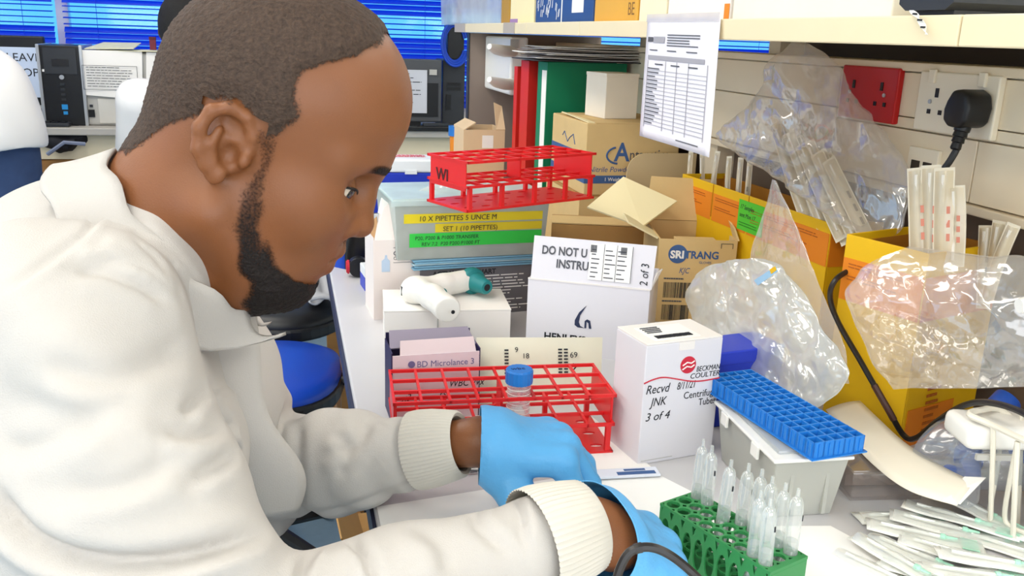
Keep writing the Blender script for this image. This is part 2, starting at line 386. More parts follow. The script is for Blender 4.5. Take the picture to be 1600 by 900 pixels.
for (x0, x1, lab) in ((-2.45, -0.97, 'blue venetian blind over the window behind the computer tower, left of the mullion'), (-0.93, 0.79, 'blue venetian blind across the middle of the window behind the heads'), (0.81, 2.55, 'blue venetian blind seen through the slot above the socket trunking')):
    t = thing('venetian_blind', lab, 'blind', ((x0 + x1) / 2, YB - 0.035, WZ0), group='venetian blinds on the back window'); W = x1 - x0
    shut = slat_mesh(W, math.radians(52)); opn = slat_mesh(W, math.radians(6))
    for k in range(44):
        z = 0.015 + k * 0.0245; zz = WZ0 + z
        o = link('slat', opn if (1.262 < zz < 1.34 or k % 11 == 5) else shut, m_slat, t); o.location = (0, 0, z); o.rotation_euler = (random.uniform(-0.05, 0.05), random.uniform(-0.0015, 0.0015), 0)
    MB().b2((-W / 2, -0.02, 1.09), (W / 2, 0.02, 1.13)).build('headrail', m_slat, t)
    MB().b2((-W / 2, -0.012, -0.005), (W / 2, 0.012, 0.005)).build('bottom_rail', m_slat, t)
    for f in (-0.42, -0.14, 0.14, 0.42): MB().tube([(f * W, -0.016, 0), (f * W, -0.016, 1.1)], 0.0012, 5).build('ladder_cord', m_slat, t)
# ------------------------------------------------------------------ far desk along the window
m_desk = M('desk_laminate', '#b9b4ac', 0.4); m_cream = M('cream_paint', '#e3d6b8', 0.6, var=0.04); m_black = M('black_plastic', '#16171a', 0.4, var=0.1); m_dgrey = M('dark_grey_plastic', '#2b2e33', 0.45)
m_white = M('white_plastic', '#eeece6', 0.4, var=0.02); m_paper = M('paper_white', '#f4f1ec', 0.85, var=0.02, vscale=30); m_ink = M('ink_black', '#22242a', 0.7); m_grey = M('grey_plastic', '#b8b6b0', 0.45)
m_purple = M('purple_panel', '#6a6590', 0.6)
FZ = 0.865
desk = thing('desk', 'long grey topped desk below the blue blinds at the back of the lab', 'desk', (-0.6, 4.16, 0))
MB().b2((-2.2, -0.24, FZ - 0.03), (1.5, 0.27, FZ)).build('worktop', m_desk, desk, bevel=0.004)
MB().b2((-2.2, -0.20, FZ - 0.13), (1.5, -0.18, FZ - 0.032)).build('apron', m_cream, desk)
for a, b_ in ((-0.30, 0.55), (0.95, 1.4)): MB().b2((a, -0.19, 0.02), (b_, 0.2, FZ - 0.132)).build('cupboard_panel', m_purple, desk, bevel=0.004)
for x in (-2.15, -1.3, -0.36, 0.7, 1.45): MB().b2((x - 0.02, -0.18, 0), (x + 0.02, 0.22, FZ - 0.132)).build('leg', m_dgrey, desk)
MB().b2((-2.1, 0.22, 0.05), (1.4, 0.24, FZ - 0.132)).build('back_panel', m_black, desk)
def on_desk(u, y): p = at(u, 190, y=y); return (float(p[0]), y, FZ)
# computer tower
p = on_desk(105, 4.02)
t = thing('computer_tower', 'black computer tower with silver edges standing on the desk by the window', 'computer', p, rz=0.03)
MB().b2((-0.075, -0.02, 0), (0.075, 0.24, 0.315)).build('case', m_black, t, bevel=0.004)
for s in (-1, 1): MB().b2((s * 0.078 - 0.006, -0.026, 0), (s * 0.078 + 0.006, 0.23, 0.318)).build('side_trim', M('silver_plastic', '#b9bcc0', 0.3, metal=0.5), t, bevel=0.002)
MB().b2((-0.06, -0.025, 0.205), (0.06, -0.019, 0.305)).build('drive_bay', m_dgrey, t); MB().b2((-0.03, -0.028, 0.235), (0.03, -0.024, 0.262)).build('disc_tray', m_black, t)
MB().b2((-0.068, -0.023, 0.212), (-0.03, -0.0195, 0.222)).build('sticker', m_paper, t)
for z in (0.10, 0.12, 0.14, 0.16): MB().b2((-0.008, -0.024, z), (0.008, -0.019, z + 0.009)).build('port', m_dgrey, t)
MB().b2((-0.010, -0.023, 0.065), (0.012, -0.0195, 0.085)).build('badge', M('badge_blue', '#2f8fd0', 0.3), t); MB().b2((-0.006, -0.023, 0.045), (0.010, -0.0195, 0.058)).build('badge', MATS['badge_blue'], t)
MB().lathe([(0.0, 0.0), (0.009, 0.0), (0.009, 0.004), (0.0, 0.004)], 16, Matrix.Translation((0, -0.019, 0.192)) @ Matrix.Rotation(math.pi / 2, 4, 'X')).build('power_button', MATS['silver_plastic'], t)
# monitor with message, left
p = on_desk(25, 4.14)
t = thing('monitor', 'black monitor showing a message about the desktop, left of the computer tower', 'monitor', p, rz=0.08)
MB().b2((-0.22, 0, 0.03), (0.135, 0.04, 0.345)).build('housing', m_black, t, bevel=0.006)
MB().b2((-0.20, -0.004, 0.10), (0.122, 0.0, 0.30)).build('screen', M('screen_grey', '#b6c2d6', 0.3, emit=0.25), t)
text('LEAVE', 0.046, m_ink, t, (0.055, -0.005, 0.245), align='CENTER'); text('DESKTOP.', 0.046, m_ink, t, (0.116, -0.005, 0.185), align='RIGHT')
MB().b2((-0.05, 0.005, 0), (0.05, 0.05, 0.06)).build('stand', m_black, t); MB().b2((-0.12, -0.05, 0), (0.12, 0.1, 0.012)).build('base', m_black, t)
MB().b2((0.02, -0.006, 0.055), (0.12, -0.001, 0.068)).build('label_strip', m_grey, t)
# mouse/phone clutter
t = thing('keyboard', 'dark keyboard lying in front of the left monitor', 'keyboard', (on_desk(20, 3.97)[0], 3.99, FZ)); kb = MB().b2((-0.2, -0.05, 0), (0.21, 0.06, 0.016)); kb.build('base', m_dgrey, t, bevel=0.004)
kk = MB()
for i in range(14):
    for j in range(4): kk.b2((-0.19 + i * 0.028, -0.042 + j * 0.024, 0.016), (-0.168 + i * 0.028, -0.023 + j * 0.024, 0.021))
tag(kk.build('keys', m_black, t), kind='stuff')
# printer with sheets hanging over it
p = on_desk(198, 4.03)
t = thing('printer', 'pale grey printer with printed sheets taped over its front, right of the tower', 'printer', p, rz=-0.02)
MB().b2((-0.145, -0.02, 0), (0.16, 0.27, 0.295)).build('body', m_grey, t, bevel=0.012, seg=3)
MB().b2((-0.10, -0.026, 0.01), (0.06, -0.018, 0.11)).build('front_door', M('pale_grey_plastic', '#cfccc4', 0.45), t, bevel=0.003)
MB().b2((-0.138, -0.025, 0.035), (-0.115, -0.018, 0.065)).build('power_switch', m_black, t)
MB().b2((-0.132, -0.025, 0.075), (-0.120, -0.018, 0.085)).build('button', m_dgrey, t)
pg = MB().quadslab([(-0.160, -0.030, 0.125), (0.075, -0.040, 0.108), (0.085, -0.026, 0.300), (-0.160, -0.026, 0.300)], -0.0015); pg.build('taped_sheet', m_paper, t)
MB().quadslab([(0.09, -0.034, 0.14), (0.145, -0.03, 0.16), (0.150, -0.026, 0.298), (0.10, -0.026, 0.298)], -0.0015).build('taped_sheet', m_paper, t)
lines_patch('printed_text', m_dgrey, t, 'front', (-0.13, 0.15), (0.06, 0.235), -0.0365, 8, 0.22, seed=4)
bx = MB()
for (a, b_) in (((-0.145, 0.146), (0.062, 0.1475)), ((-0.145, 0.240), (0.062, 0.2415)), ((-0.145, 0.146), (-0.1435, 0.2415)), ((0.0605, 0.146), (0.062, 0.2415))): bx.b2((a[0], -0.0375, a[1]), (b_[0], -0.036, b_[1]))
bx.build('printed_frame', m_ink, t)
t = thing('file_folder', 'cream folder lying open on top of the grey printer', 'folder', (p[0] - 0.02, 4.06, FZ + 0.297), rz=-0.08)
MB().quadslab([(-0.10, -0.05, 0), (0.17, -0.06, 0.004), (0.17, 0.17, 0.004), (-0.10, 0.17, 0.0)], 0.003).build('lower_cover', M('cream_card', '#e6dfbb', 0.8), t)
MB().quadslab([(-0.11, -0.055, 0.006), (0.08, -0.065, 0.012), (0.06, 0.16, 0.030), (-0.09, 0.16, 0.028)], 0.003).build('upper_cover', MATS['cream_card'], t)
t = thing('box', 'small dark red pen box standing on the printer near the background head', 'box', (p[0] + 0.115, 4.10, FZ + 0.305)); MB().b2((-0.012, -0.01, 0), (0.012, 0.01, 0.05)).build('body', M('dark_red_card', '#6e2030', 0.6), t, bevel=0.001); MB().b2((-0.013, -0.011, 0.042), (0.013, 0.011, 0.053)).build('lid', M('maroon_card', '#551824', 0.6), t)
# monitor right, with paper
p = on_desk(640, 4.0); 
t = thing('monitor', 'dark monitor with a printed notice taped to it, right of the bowed head', 'monitor', p, rz=-0.04)
MB().b2((-0.24, 0, 0.03), (0.140, 0.05, 0.30)).build('housing', M('mid_grey_plastic', '#4a4c50', 0.5), t, bevel=0.006)
MB().b2((-0.22, -0.004, 0.055), (0.125, 0.0, 0.20)).build('screen', m_black, t)
MB().b2((-0.25, -0.010, 0.07), (0.075, -0.005, 0.255)).build('notice', M('paper_grey', '#c9cbd2', 0.85), t); lines_patch('printed_text', m_dgrey, t, 'front', (-0.2, 0.10), (0.06, 0.24), -0.0105, 8, 0.18, seed=9)
MB().b2((0.085, -0.008, 0.235), (0.118, -0.003, 0.258)).build('sticker', m_grey, t)
MB().b2((-0.05, 0.005, 0), (0.05, 0.05, 0.06)).build('stand', m_black, t); MB().b2((-0.16, -0.028, 0), (0.14, 0.1, 0.012)).build('base', m_black, t)
t = thing('keyboard', 'black keyboard in front of the monitor with the notice', 'keyboard', (p[0], 3.935, FZ)); MB().b2((-0.2, -0.03, 0), (0.2, 0.03, 0.02)).build('base', m_black, t, bevel=0.004)
MB().b2((0.05, -0.02, 0.02), (0.17, 0.02, 0.032)).build('number_pad', m_dgrey, t, bevel=0.002)
tag(kk.build('keys', m_black, t), kind='stuff').scale = (0.6, 0.5, 1)
t = thing('computer', 'slim dark computer with blue cables looped on top, beside the beige end panel', 'computer', (on_desk(708, 4.03)[0], 4.03, FZ), rz=0)
MB().b2((-0.05, 0, 0), (0.05, 0.2, 0.30)).build('case', m_dgrey, t, bevel=0.004)
for z in (0.17, 0.19): MB().b2((-0.03, -0.004, z), (0.03, 0.001, z + 0.012)).build('drive_slot', m_black, t)
MB().b2((-0.035, -0.004, 0.085), (-0.012, 0.001, 0.15)).build('vent', m_black, t)
for k in range(3): MB().tube([(x * (0.045 + 0.008 * k), -0.012 - 0.01 * k, 0.37 + y * (0.075 + 0.01 * k)) for x, y in [(math.cos(a), math.sin(a)) for a in np.linspace(0.3, 5.9, 26)]], 0.006, 6).build('cable', M('blue_cable', '#1846b8', 0.4), t)
MB().b2((-0.03, 0.0, 0.30), (0.045, 0.1, 0.45)).build('cable_block', m_black, t, bevel=0.006)
# carton under the far desk
p = at(75, 290, y=4.0)
m_kraft = M('kraft_card', '#b58a52', 0.85, var=0.08, vscale=30, bump=0.1); m_kraft_d = M('kraft_card_dark', '#8a6438', 0.85, var=0.08)
t = thing('carton', 'brown carton marked 490 under the far desk beside the jeans', 'carton', (float(p[0]), 4.0, 0), rz=-0.1)
MB().b2((-0.16, -0.12, 0), (0.18, 0.2, 0.69)).build('body', m_kraft, t, bevel=0.004); MB().quadslab([(-0.17, -0.12, 0.69), (0.18, -0.12, 0.69), (0.19, 0.05, 0.76), (-0.16, 0.05, 0.77)], 0.004).build('flap', m_kraft_d, t)
MB().b2((-0.005, -0.123, 0.515), (0.115, -0.119, 0.585)).build('label', m_paper, t); text('490', 0.075, m_ink, t, (-0.13, -0.1215, 0.62), sx=0.9); lines_patch('printed_text', m_ink, t, 'front', (0.0, 0.52), (0.10, 0.575), -0.1235, 4, 0.2)
MB().b2((0.03, -0.1215, 0.60), (0.05, -0.119, 0.69)).build('tape', m_kraft_d, t)
t = thing('bag', 'dark crumpled bag on top of the carton under the far desk', 'bag', (float(p[0]) + 0.08, 4.02, 0.76))
def lump(u, v):
    th, ph = u * 2 * math.pi, v * math.pi; r = 0.1 + 0.018 * math.sin(3 * th) * math.sin(2 * ph) + 0.012 * math.sin(7 * th + 2) * math.sin(4 * ph)
    return (r * 1.2 * math.sin(ph) * math.cos(th), r * math.sin(ph) * math.sin(th), 0.04 - 0.5 * r * math.cos(ph) + 0.01)
MB().grid(lump, 28, 14).build('sack', M('black_cloth', '#1d1d24', 0.8), t, smooth=True); MB().tube([(-0.05, -0.1, 0.0), (0.02, -0.12, 0.05), (0.09, -0.09, 0.04)], 0.008, 6).build('strap', M('pale_strap', '#8890a8', 0.7), t)
# ================================================================== the bench, trunking and shelf
BZ = 0.80; WALLX = 0.85
m_top = M('bench_laminate', '#cbc9ca', 0.35, var=0.02); m_edge = M('bench_edge_dark', '#2a2d45', 0.5); m_wood = M('bench_wood', '#a8763f', 0.55, var=0.25, vscale=6, stretch=(1, 1, 8))
BX0, BY0, BY1 = 0.075, 0.10, 2.93
bench = thing('lab_bench', 'long white laboratory bench with dark edging and wooden supports', 'bench', (0, 0, 0))
MB().b2((BX0, BY0, BZ - 0.030), (1.02, BY1, BZ)).build('worktop', m_top, bench, bevel=0.003)
MB().b2((BX0 - 0.004, BY0, BZ - 0.034), (BX0 + 0.002, BY1, BZ - 0.006)).build('edge_strip', m_edge, bench)
MB().b2((BX0 + 0.03, BY0, BZ - 0.11), (BX0 + 0.05, BY1, BZ - 0.031)).build('apron', m_wood, bench)
for y in (0.16, 1.17, 2.05, 2.88): MB().b2((BX0 + 0.03, y - 0.02, 0), (BX0 + 0.08, y + 0.02, BZ - 0.031)).build('leg', m_wood, bench); 
for y in (0.16, 1.17, 2.05, 2.88): MB().b2((0.92, y - 0.02, 0), (0.98, y + 0.02, BZ - 0.031)).build('leg', m_wood, bench)
MB().b2((BX0 + 0.045, BY0, 0.10), (BX0 + 0.065, BY1, 0.17)).build('foot_rail', m_wood, bench)
# wall trunking (runs along the back of the bench)
m_cover = M('trunking_cover', '#f8e8cb', 0.5, var=0.03); m_gap = M('gap_dark', '#3a3128', 0.8)
tk = thing('socket_trunking', 'cream socket trunking running along the back of the bench', 'trunking', (0, 0, 0))
TY0, TY1 = 0.35, 2.855
MB().b2((WALLX + 0.012, TY0, 1.085), (WALLX + 0.10, TY1, 1.258)).build('channel', m_cover, tk, bevel=0.002)
MB().b2((WALLX - 0.006, TY0, 1.250), (WALLX + 0.11, TY1, 1.262)).build('top_lip', m_cover, tk, bevel=0.002)
MB().b2((WALLX - 0.006, TY0, 1.078), (WALLX + 0.10, TY1, 1.090)).build('bottom_lip', m_cover, tk, bevel=0.002)
for (a, b_, z0, z1) in ((1.285, TY1, 1.188, 1.248), (1.285, TY1, 1.092, 1.186), (1.062, 1.283, 1.188, 1.248), (0.865, 1.060, 1.188, 1.248), (TY0, 0.863, 1.172, 1.248), (0.97, 1.283, 1.092, 1.170), (TY0, 0.968, 1.092, 1.170), (0.865, 1.283, 1.172, 1.1865)):
    MB().b2((WALLX, a, z0), (WALLX + 0.012, b_, z1)).build('cover_panel', m_cover, tk, bevel=0.0012)
for y in (0.45, 1.75, 2.82): MB().b2((WALLX + 0.02, y - 0.03, BZ), (WALLX + 0.09, y + 0.03, 1.078)).build('support_post', m_cover, tk)
# back board below trunking, dark gap
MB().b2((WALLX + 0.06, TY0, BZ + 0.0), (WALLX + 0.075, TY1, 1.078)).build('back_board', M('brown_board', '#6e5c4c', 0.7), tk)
# shelf
m_shelf = M('shelf_cream', '#ecdcb6', 0.55, var=0.03); m_tape = M('brown_tape', '#b9ad9c', 0.5)
SX0, SZ = 0.55, 1.287
sh = thing('shelf', 'long cream shelf above the bench with taped front edge', 'shelf', (0, 0, 0))
MB().b2((SX0 + 0.012, 0.30, SZ + 0.002), (1.0, 2.98, SZ + 0.020)).build('board', m_shelf, sh)
for (a, b_) in ((0.30, 0.667), (0.669, 1.70), (1.702, 2.10), (2.102, 2.99)): MB().b2((SX0 - 0.002, a, SZ - 0.004), (SX0 + 0.012, b_, SZ + 0.022)).build('edge_board', m_shelf, sh, bevel=0.0015)
for (y, wd) in ((2.94, 0.09), (2.27, 0.06), (1.22, 0.05)): MB().b2((SX0 - 0.0035, y - wd, SZ - 0.004), (SX0 - 0.002, y + wd, SZ + 0.0228)).build('tape', m_tape if y > 1.5 else m_shelf, sh)
for y in (0.42, 1.55, 2.2): MB().b2((WALLX + 0.03, y - 0.02, 1.2625), (WALLX + 0.08, y + 0.02, SZ + 0.0018)).build('upright', m_cover, sh)
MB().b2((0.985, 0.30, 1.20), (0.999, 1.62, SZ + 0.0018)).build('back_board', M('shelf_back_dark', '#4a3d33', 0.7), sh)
# end panel of the bench bay
m_panel = M('end_panel_taupe', '#8d7d72', 0.7, var=0.05)
ep = thing('end_panel', 'taupe end panel closing the far end of the bench under the shelf', 'panel', (0, 2.86, 0))
MB().b2((0.565, 0, BZ), (1.0, 0.03, SZ - 0.0045)).build('board', m_panel, ep, bevel=0.002)
MB().b2((0.562, -0.002, BZ), (0.5648, 0.032, SZ - 0.0045)).build('edge_band', m_dgrey, ep)
# white hooks on a bracket
hk = thing('hook_rail', 'white plastic bracket with two blunt pegs on the taupe end panel', 'rack', (0, 0, 0))
for (v0, zz) in ((75, 0), (127, 1)):
    a = at(806, v0 + 6, y=2.5); b_ = at(768, v0 - 2, y=2.42)
    MB().tube([a, a + (b_ - a) * 0.35 + [0, 0, -0.004], a + (b_ - a) * 0.75 + [0, 0, -0.004], b_], [0.016, 0.016, 0.014, 0.008], 12).build('peg', m_white, hk, smooth=True)
a0 = at(812, 64, y=2.5); a1 = at(812, 150, y=2.5)
MB().b2((a0[0] - 0.02, 2.49, a1[2]), (a0[0] + 0.03, 2.83, a0[2] + 0.01)).build('bracket', m_white, hk, bevel=0.006)
MB().b2((a0[0] - 0.022, 2.486, a0[2] - 0.02), (a0[0] + 0.0, 2.492, a0[2] + 0.004)).build('clip', m_grey, hk)
hk.location = (0, 0.028, 0)

# sockets on the trunking
def socket(name, label, y, z, w_, h_, mt, rocker=True, blank=False):
    t = thing(name, label, 'socket', (WALLX, y, z)); t.rotation_euler = (0, 0, -math.pi / 2)   # local x runs along the wall towards the camera, -y out of the wall
    MB().b2((-w_ / 2, -0.010, -h_ / 2), (w_ / 2, 0.0, h_ / 2)).build('faceplate', mt, t, bevel=0.002)
    for sx in ((-1, 1) if not blank else (0,)):
        cx = sx * 0.034
        MB().b2((cx - 0.003, -0.0112, 0.006), (cx + 0.003, -0.0095, 0.018)).build('pin_hole', m_black, t)
        for q in (-0.011, 0.011): MB().b2((cx + q - 0.003, -0.0112, -0.016), (cx + q + 0.003, -0.0095, -0.010)).build('pin_hole', m_black, t)
        if rocker: MB().b2((cx + 0.012 - 0.006 if sx >= 0 else cx - 0.018, -0.014, 0.024), (cx + 0.018 if sx >= 0 else cx - 0.006, -0.0095, 0.042)).build('rocker_switch', mt, t, bevel=0.0012)
    for q in (-1, 1): MB().lathe([(0, 0), (0.003, 0), (0.003, 0.002), (0, 0.002)], 10, Matrix.Translation((q * 0.045 * w_ / 0.146, -0.0098, 0)) @ Matrix.Rotation(math.pi / 2, 4, 'X')).build('screw', MATS['silver_plastic'], t)
    return t
m_socket = M('socket_cream', '#faefd8', 0.35, var=0.02)
socket('wall_socket', 'cream double socket with the black plug in it, right of the red one', 1.012, 1.213, 0.146, 0.078, m_socket)
socket('wall_socket', 'red double wall socket on the trunking, partly behind the clear bag', 1.198, 1.214, 0.136, 0.078, M('socket_red', '#c41414', 0.35, var=0.04), rocker=False)
bs = MB(); t = thing('data_outlet', 'small cream data outlet under the gap between the red and cream sockets', 'socket', (WALLX, 1.06, 1.128)); t.rotation_euler = (0, 0, -math.pi / 2)
MB().b2((-0.03, -0.006, -0.022), (0.03, 0, 0.022)).build('faceplate', m_socket, t, bevel=0.001); MB().b2((-0.02, -0.0075, -0.012), (-0.004, -0.0055, 0.004)).build('port', m_gap, t); MB().b2((0.004, -0.0075, -0.012), (0.02, -0.0055, 0.004)).build('port', m_gap, t)
# plug and its lead
pc = at(1507, 172, x=WALLX - 0.035)
pl = thing('power_plug', 'black three pin plug in the cream socket with its lead hanging down', 'plug', pc); pl.rotation_euler = (0, 0, -math.pi / 2)
out = [(-0.020, 0.012), (-0.012, 0.026), (0.004, 0.028), (0.018, 0.022), (0.023, 0.004), (0.020, -0.016), (0.010, -0.024), (-0.012, -0.024), (-0.023, -0.016), (-0.024, 0.0)]
b = MB().prism([(x * 0.92, z * 0.9) for x, z in out], -0.014, 0.024, lambda u, v, h: (u, h, v)); b.build('plug_body', m_black, pl, bevel=0.005, seg=3, smooth=True)
MB().lathe([(0.010, 0.0), (0.0095, 0.006), (0.008, 0.007), (0.0088, 0.013), (0.007, 0.014), (0.0078, 0.020), (0.006, 0.021), (0.0066, 0.028), (0.005, 0.030)], 14, Matrix.Translation((0.0, 0.002, -0.020)) @ Matrix.Rotation(math.radians(168), 4, 'X')).build('strain_relief', m_black, pl, smooth=True)
pv = [at(u, v, x=WALLX - 0.03 - k * 0.006) - pc for k, (u, v) in enumerate(((1503, 205), (1496, 230), (1484, 252), (1470, 272), (1462, 300), (1462, 340)))]
RI = Matrix.Rotation(math.pi / 2, 3, 'Z')
MB().tube([RI @ q for q in catmull(pv, 6)], 0.0042, 8).build('lead', m_black, pl, smooth=True)
for (dx, dz) in ((-0.011, -0.005), (0.011, -0.005), (0, 0.014)): MB().b2((dx - 0.002, 0.022, dz - 0.003), (dx + 0.002, 0.034, dz + 0.003)).build('pin', MATS['silver_plastic'], pl)
# ================================================================== things on the bench
m_card = M('white_card', '#ece6e0', 0.7, var=0.02, bump=0.03); m_cardg = M('white_card_cool', '#dedbe0', 0.65, var=0.02)
m_kraftl = M('kraft_light', '#d8b981', 0.85, var=0.06, vscale=25, bump=0.08); m_creamc = M('cream_inner_card', '#f0e2b4', 0.85, var=0.03)
m_red = M('rack_red', '#d81f22', 0.35, var=0.05); m_blueink = M('ink_blue', '#3f5f92', 0.7); m_inkg = M('ink_grey', '#55565c', 0.7); m_redink = M('ink_red', '#c8283c', 0.6)
m_navy = M('navy_card', '#1c2350', 0.5); m_royal = M('royal_blue', '#1c36b8', 0.4)

def rad(d): return math.radians(d)
# --- tube racks of red plastic: open grids on posts over a slotted base
def red_rack(label, loc, rz, w=0.262, d=0.105, h=0.077, marks=None, loc_rot=None):
    t = thing('tube_rack', label, 'tube rack', loc, rz, group='red tube racks'); nx, ny = 8, 3; bt = 0.0030
    for z, nm in ((h - 0.004, 'top_grid'), (h * 0.47, 'middle_grid')):
        b = MB()
        for i in range(nx + 1): x = w * i / nx; x = min(max(x, bt / 2), w - bt / 2); b.b2((x - bt / 2, 0, z), (x + bt / 2, d, z + 0.004 - 0.0002))
        for j in range(ny + 1): y = d * j / ny; y = min(max(y, bt / 2), d - bt / 2); b.b2((0, y - bt / 2, z), (w, y + bt / 2, z + 0.004))
        b.build(nm, m_red, t)
    b = MB(); cx, cy = w / nx, d / ny
    for i in range(nx):
        for j in range(ny):                    # base plate with a slot in each cell
            x0, y0 = i * cx, j * cy; n = 12; hole = []; out = []
            for k in range(n):
                a = 2 * math.pi * (k + 0.5) / n; c, s = math.cos(a), math.sin(a); hole.append((x0 + cx / 2 + cx * 0.26 * c, y0 + cy / 2 + cy * 0.12 * s)); q = max(abs(c), abs(s)); out.append((x0 + cx / 2 + cx / 2 * c / q, y0 + cy / 2 + cy / 2 * s / q))
            vs = [(x, y, 0.004) for x, y in out] + [(x, y, 0.004) for x, y in hole] + [(x, y, 0.0) for x, y in hole] + [(x, y, 0.0) for x, y in out]
            fs = []
            for k in range(n):
                l = (k + 1) % n; fs += [(k, l, n + l, n + k), (n + k, n + l, 2 * n + l, 2 * n + k), (2 * n + k, 2 * n + l, 3 * n + l, 3 * n + k)]
            b.add(vs, fs)
    b.b2((0, 0, 0.0002), (w, 0.002, 0.0041)).b2((0, d - 0.002, 0.0002), (w, d, 0.0041)).b2((0, 0, 0.0002), (0.002, d, 0.0041)).b2((w - 0.002, 0, 0.0002), (w, d, 0.0041))
    b.build('base_plate', m_red, t)
    for x in (0.001, w - 0.004): MB().b2((x, 0.008, h * 0.40), (x + 0.003, d - 0.008, h - 0.003)).build('end_plate', m_red, t, bevel=0.001)
    for x in (w * 0.5,): MB().b2((x - 0.0015, d * 0.34, h * 0.47), (x + 0.0015, d * 0.64, h - 0.003)).build('middle_plate', m_red, t)
    for x in (0.004, w * 0.25, w * 0.5, w * 0.75, w - 0.010):
        for y in (0.001, d - 0.007): MB().b2((x, y, 0.002), (x + 0.006, y + 0.006, h * 0.48)).build('post', m_red, t)
    return t
E_inv = 0
rl = red_rack('red open grid tube rack standing on the bench, holding the blue capped tube', (0.105, 0.936, BZ + 0.0005), rad(-3.5))
ru = red_rack('red open grid tube rack standing on top of the clear storage tub', (0.258, 1.301, 1.0205), rad(24.7), d=0.110)
text('WI', 0.026, M('marker_dark', '#4a1010', 0.6), ru, (0.0004, 0.085, 0.040), face='left', bold=0.02)
# --- conical tube with blue cap in the lower rack
lx, ly = 0.262 * 4.5 / 8, 0.105 * 0.5 / 3
c_, s_ = math.cos(rad(-3.5)), math.sin(rad(-3.5))
tp = (0.105 + c_ * lx - s_ * ly, 0.936 + s_ * lx + c_ * ly, BZ + 0.006)
m_clear = M_film('clear_tube_plastic', (0.95, 0.96, 0.97), haze=0.16, gloss=0.05, rough=0.08)
t = thing('centrifuge_tube', 'clear conical tube with blue ribbed cap standing in the lower red rack', 'tube', tp)
MB().lathe([(0.0025, 0), (0.013, 0.016), (0.0135, 0.02), (0.0138, 0.092), (0.0126, 0.092), (0.0122, 0.02), (0.002, 0.002)], 24).build('tube_body', m_clear, t, smooth=True)
nb = 36; pr = [(0.0155, 0.084), (0.0158, 0.086), (0.0158, 0.099), (0.0145, 0.101)]; vs = []; fs = []
for r, z in pr:
    for k in range(nb): a = 2 * math.pi * k / nb; rr = r + 0.0005 * (k % 2); vs.append((rr * math.cos(a), rr * math.sin(a), z))
for i in range(3):
    for k in range(nb): fs.append((i * nb + k, i * nb + (k + 1) % nb, (i + 1) * nb + (k + 1) % nb, (i + 1) * nb + k))
fs.append(tuple(3 * nb + k for k in range(nb))); fs.append(tuple(range(nb))[::-1])
MB().add(vs, fs).build('cap', M('cap_blue', '#1d72c2', 0.4, var=0.04), t)
text('wbc', 0.010, m_navy, t, (-0.010, -0.003, 0.1012), face='top')
for z in np.linspace(0.03, 0.078, 9): MB().lathe([(0.0139, z), (0.0141, z), (0.0141, z + 0.0006), (0.0139, z + 0.0006)], 24, cap=(False, False)).build('graduation', m_white, t)
# --- centrifuge tube carton
t = thing('carton', 'white centrifuge tubes carton with red swoosh and handwriting, right of the lower rack', 'box', (0.385, 0.887, BZ), rad(9.3))
W_, D_, H_ = 0.104, 0.068, 0.150
MB().b2((0, 0, 0), (W_, D_, H_ - 0.002)).build('body', m_cardg, t, bevel=0.0012)
MB().b2((0.0004, 0.0004, H_ - 0.002), (W_ - 0.0004, D_, H_)).build('lid_flap', m_card, t, bevel=0.0006)
MB().b2((W_ * 0.42, -0.0006, H_ - 0.012), (W_ * 0.62, 0.0, H_ - 0.002)).build('tuck_tab', m_card, t)
face_patch('seam', m_grey, t, 'front', (0.004, 0.0045), (W_ * 0.45, 0.0050)); face_patch('lid_label', m_paper, t, 'top', (0.016, 0.008), (0.078, 0.055), H_)
lines_patch('barcode', m_ink, t, 'top', (0.022, 0.012), (0.070, 0.021), H_ + 0.0006, 30, vertical=True); lines_patch('printed_text', m_inkg, t, 'top', (0.020, 0.028), (0.055, 0.050), H_ + 0.0006, 4, 0.4, seed=3)
sw = MB(); P = [(0.0, 0.103), (0.012, 0.1065), (0.026, 0.1075), (0.045, 0.103), (0.062, 0.0985), (0.080, 0.0965), (W_, 0.0975)]
cp = catmull([(x, -0.0008, z) for x, z in P], 6)
sw.prism([(q.x, q.z + 0.0006) for q in cp] + [(q.x, q.z - 0.0008) for q in cp[::-1]], -0.0009, 0, lambda u, v, h: (u, h, v)); sw.build('red_swoosh', m_redink, t)
c = MB(); n = 28; c.prism([(0.058 + 0.0105 * math.cos(2 * math.pi * k / n), 0.119 + 0.0105 * math.sin(2 * math.pi * k / n)) for k in range(n)], -0.0008, 0, lambda u, v, h: (u, h, v)); c.build('round_logo', m_redink, t)
for dz, a in ((0.002, 0.3), (-0.003, 0.3)): MB().tube([(0.050, -0.0012, 0.118 + dz - 0.001), (0.056, -0.0012, 0.1205 + dz), (0.062, -0.0012, 0.119 + dz), (0.066, -0.0012, 0.1215 + dz)], 0.0009, 5).build('logo_wave', m_paper, t)
text('BECKMAN', 0.0092, m_ink, t, (0.070, -0.0003, 0.1090), width=0.033, shear=0.15); text('COULTER', 0.0092, m_ink, t, (0.062, -0.0003, 0.1010), width=0.041, shear=0.15)
text('Centrifuge', 0.0125, m_ink, t, (0.0555, -0.0003, 0.0765), width=0.046); text('Tubes', 0.0125, m_ink, t, (0.0775, -0.0003, 0.0655), width=0.024)
for body, x, z, sz, wd in (('Recvd', 0.003, 0.089, 0.0155, 0.032), ('8/11/21', 0.045, 0.0895, 0.013, 0.025), ('JNK', 0.011, 0.073, 0.015, 0.023), ('3 of 4', 0.005, 0.055, 0.0145, 0.033)): text(body, sz, m_ink, t, (x, -0.0003, z), shear=0.25, width=wd, name='handwriting')
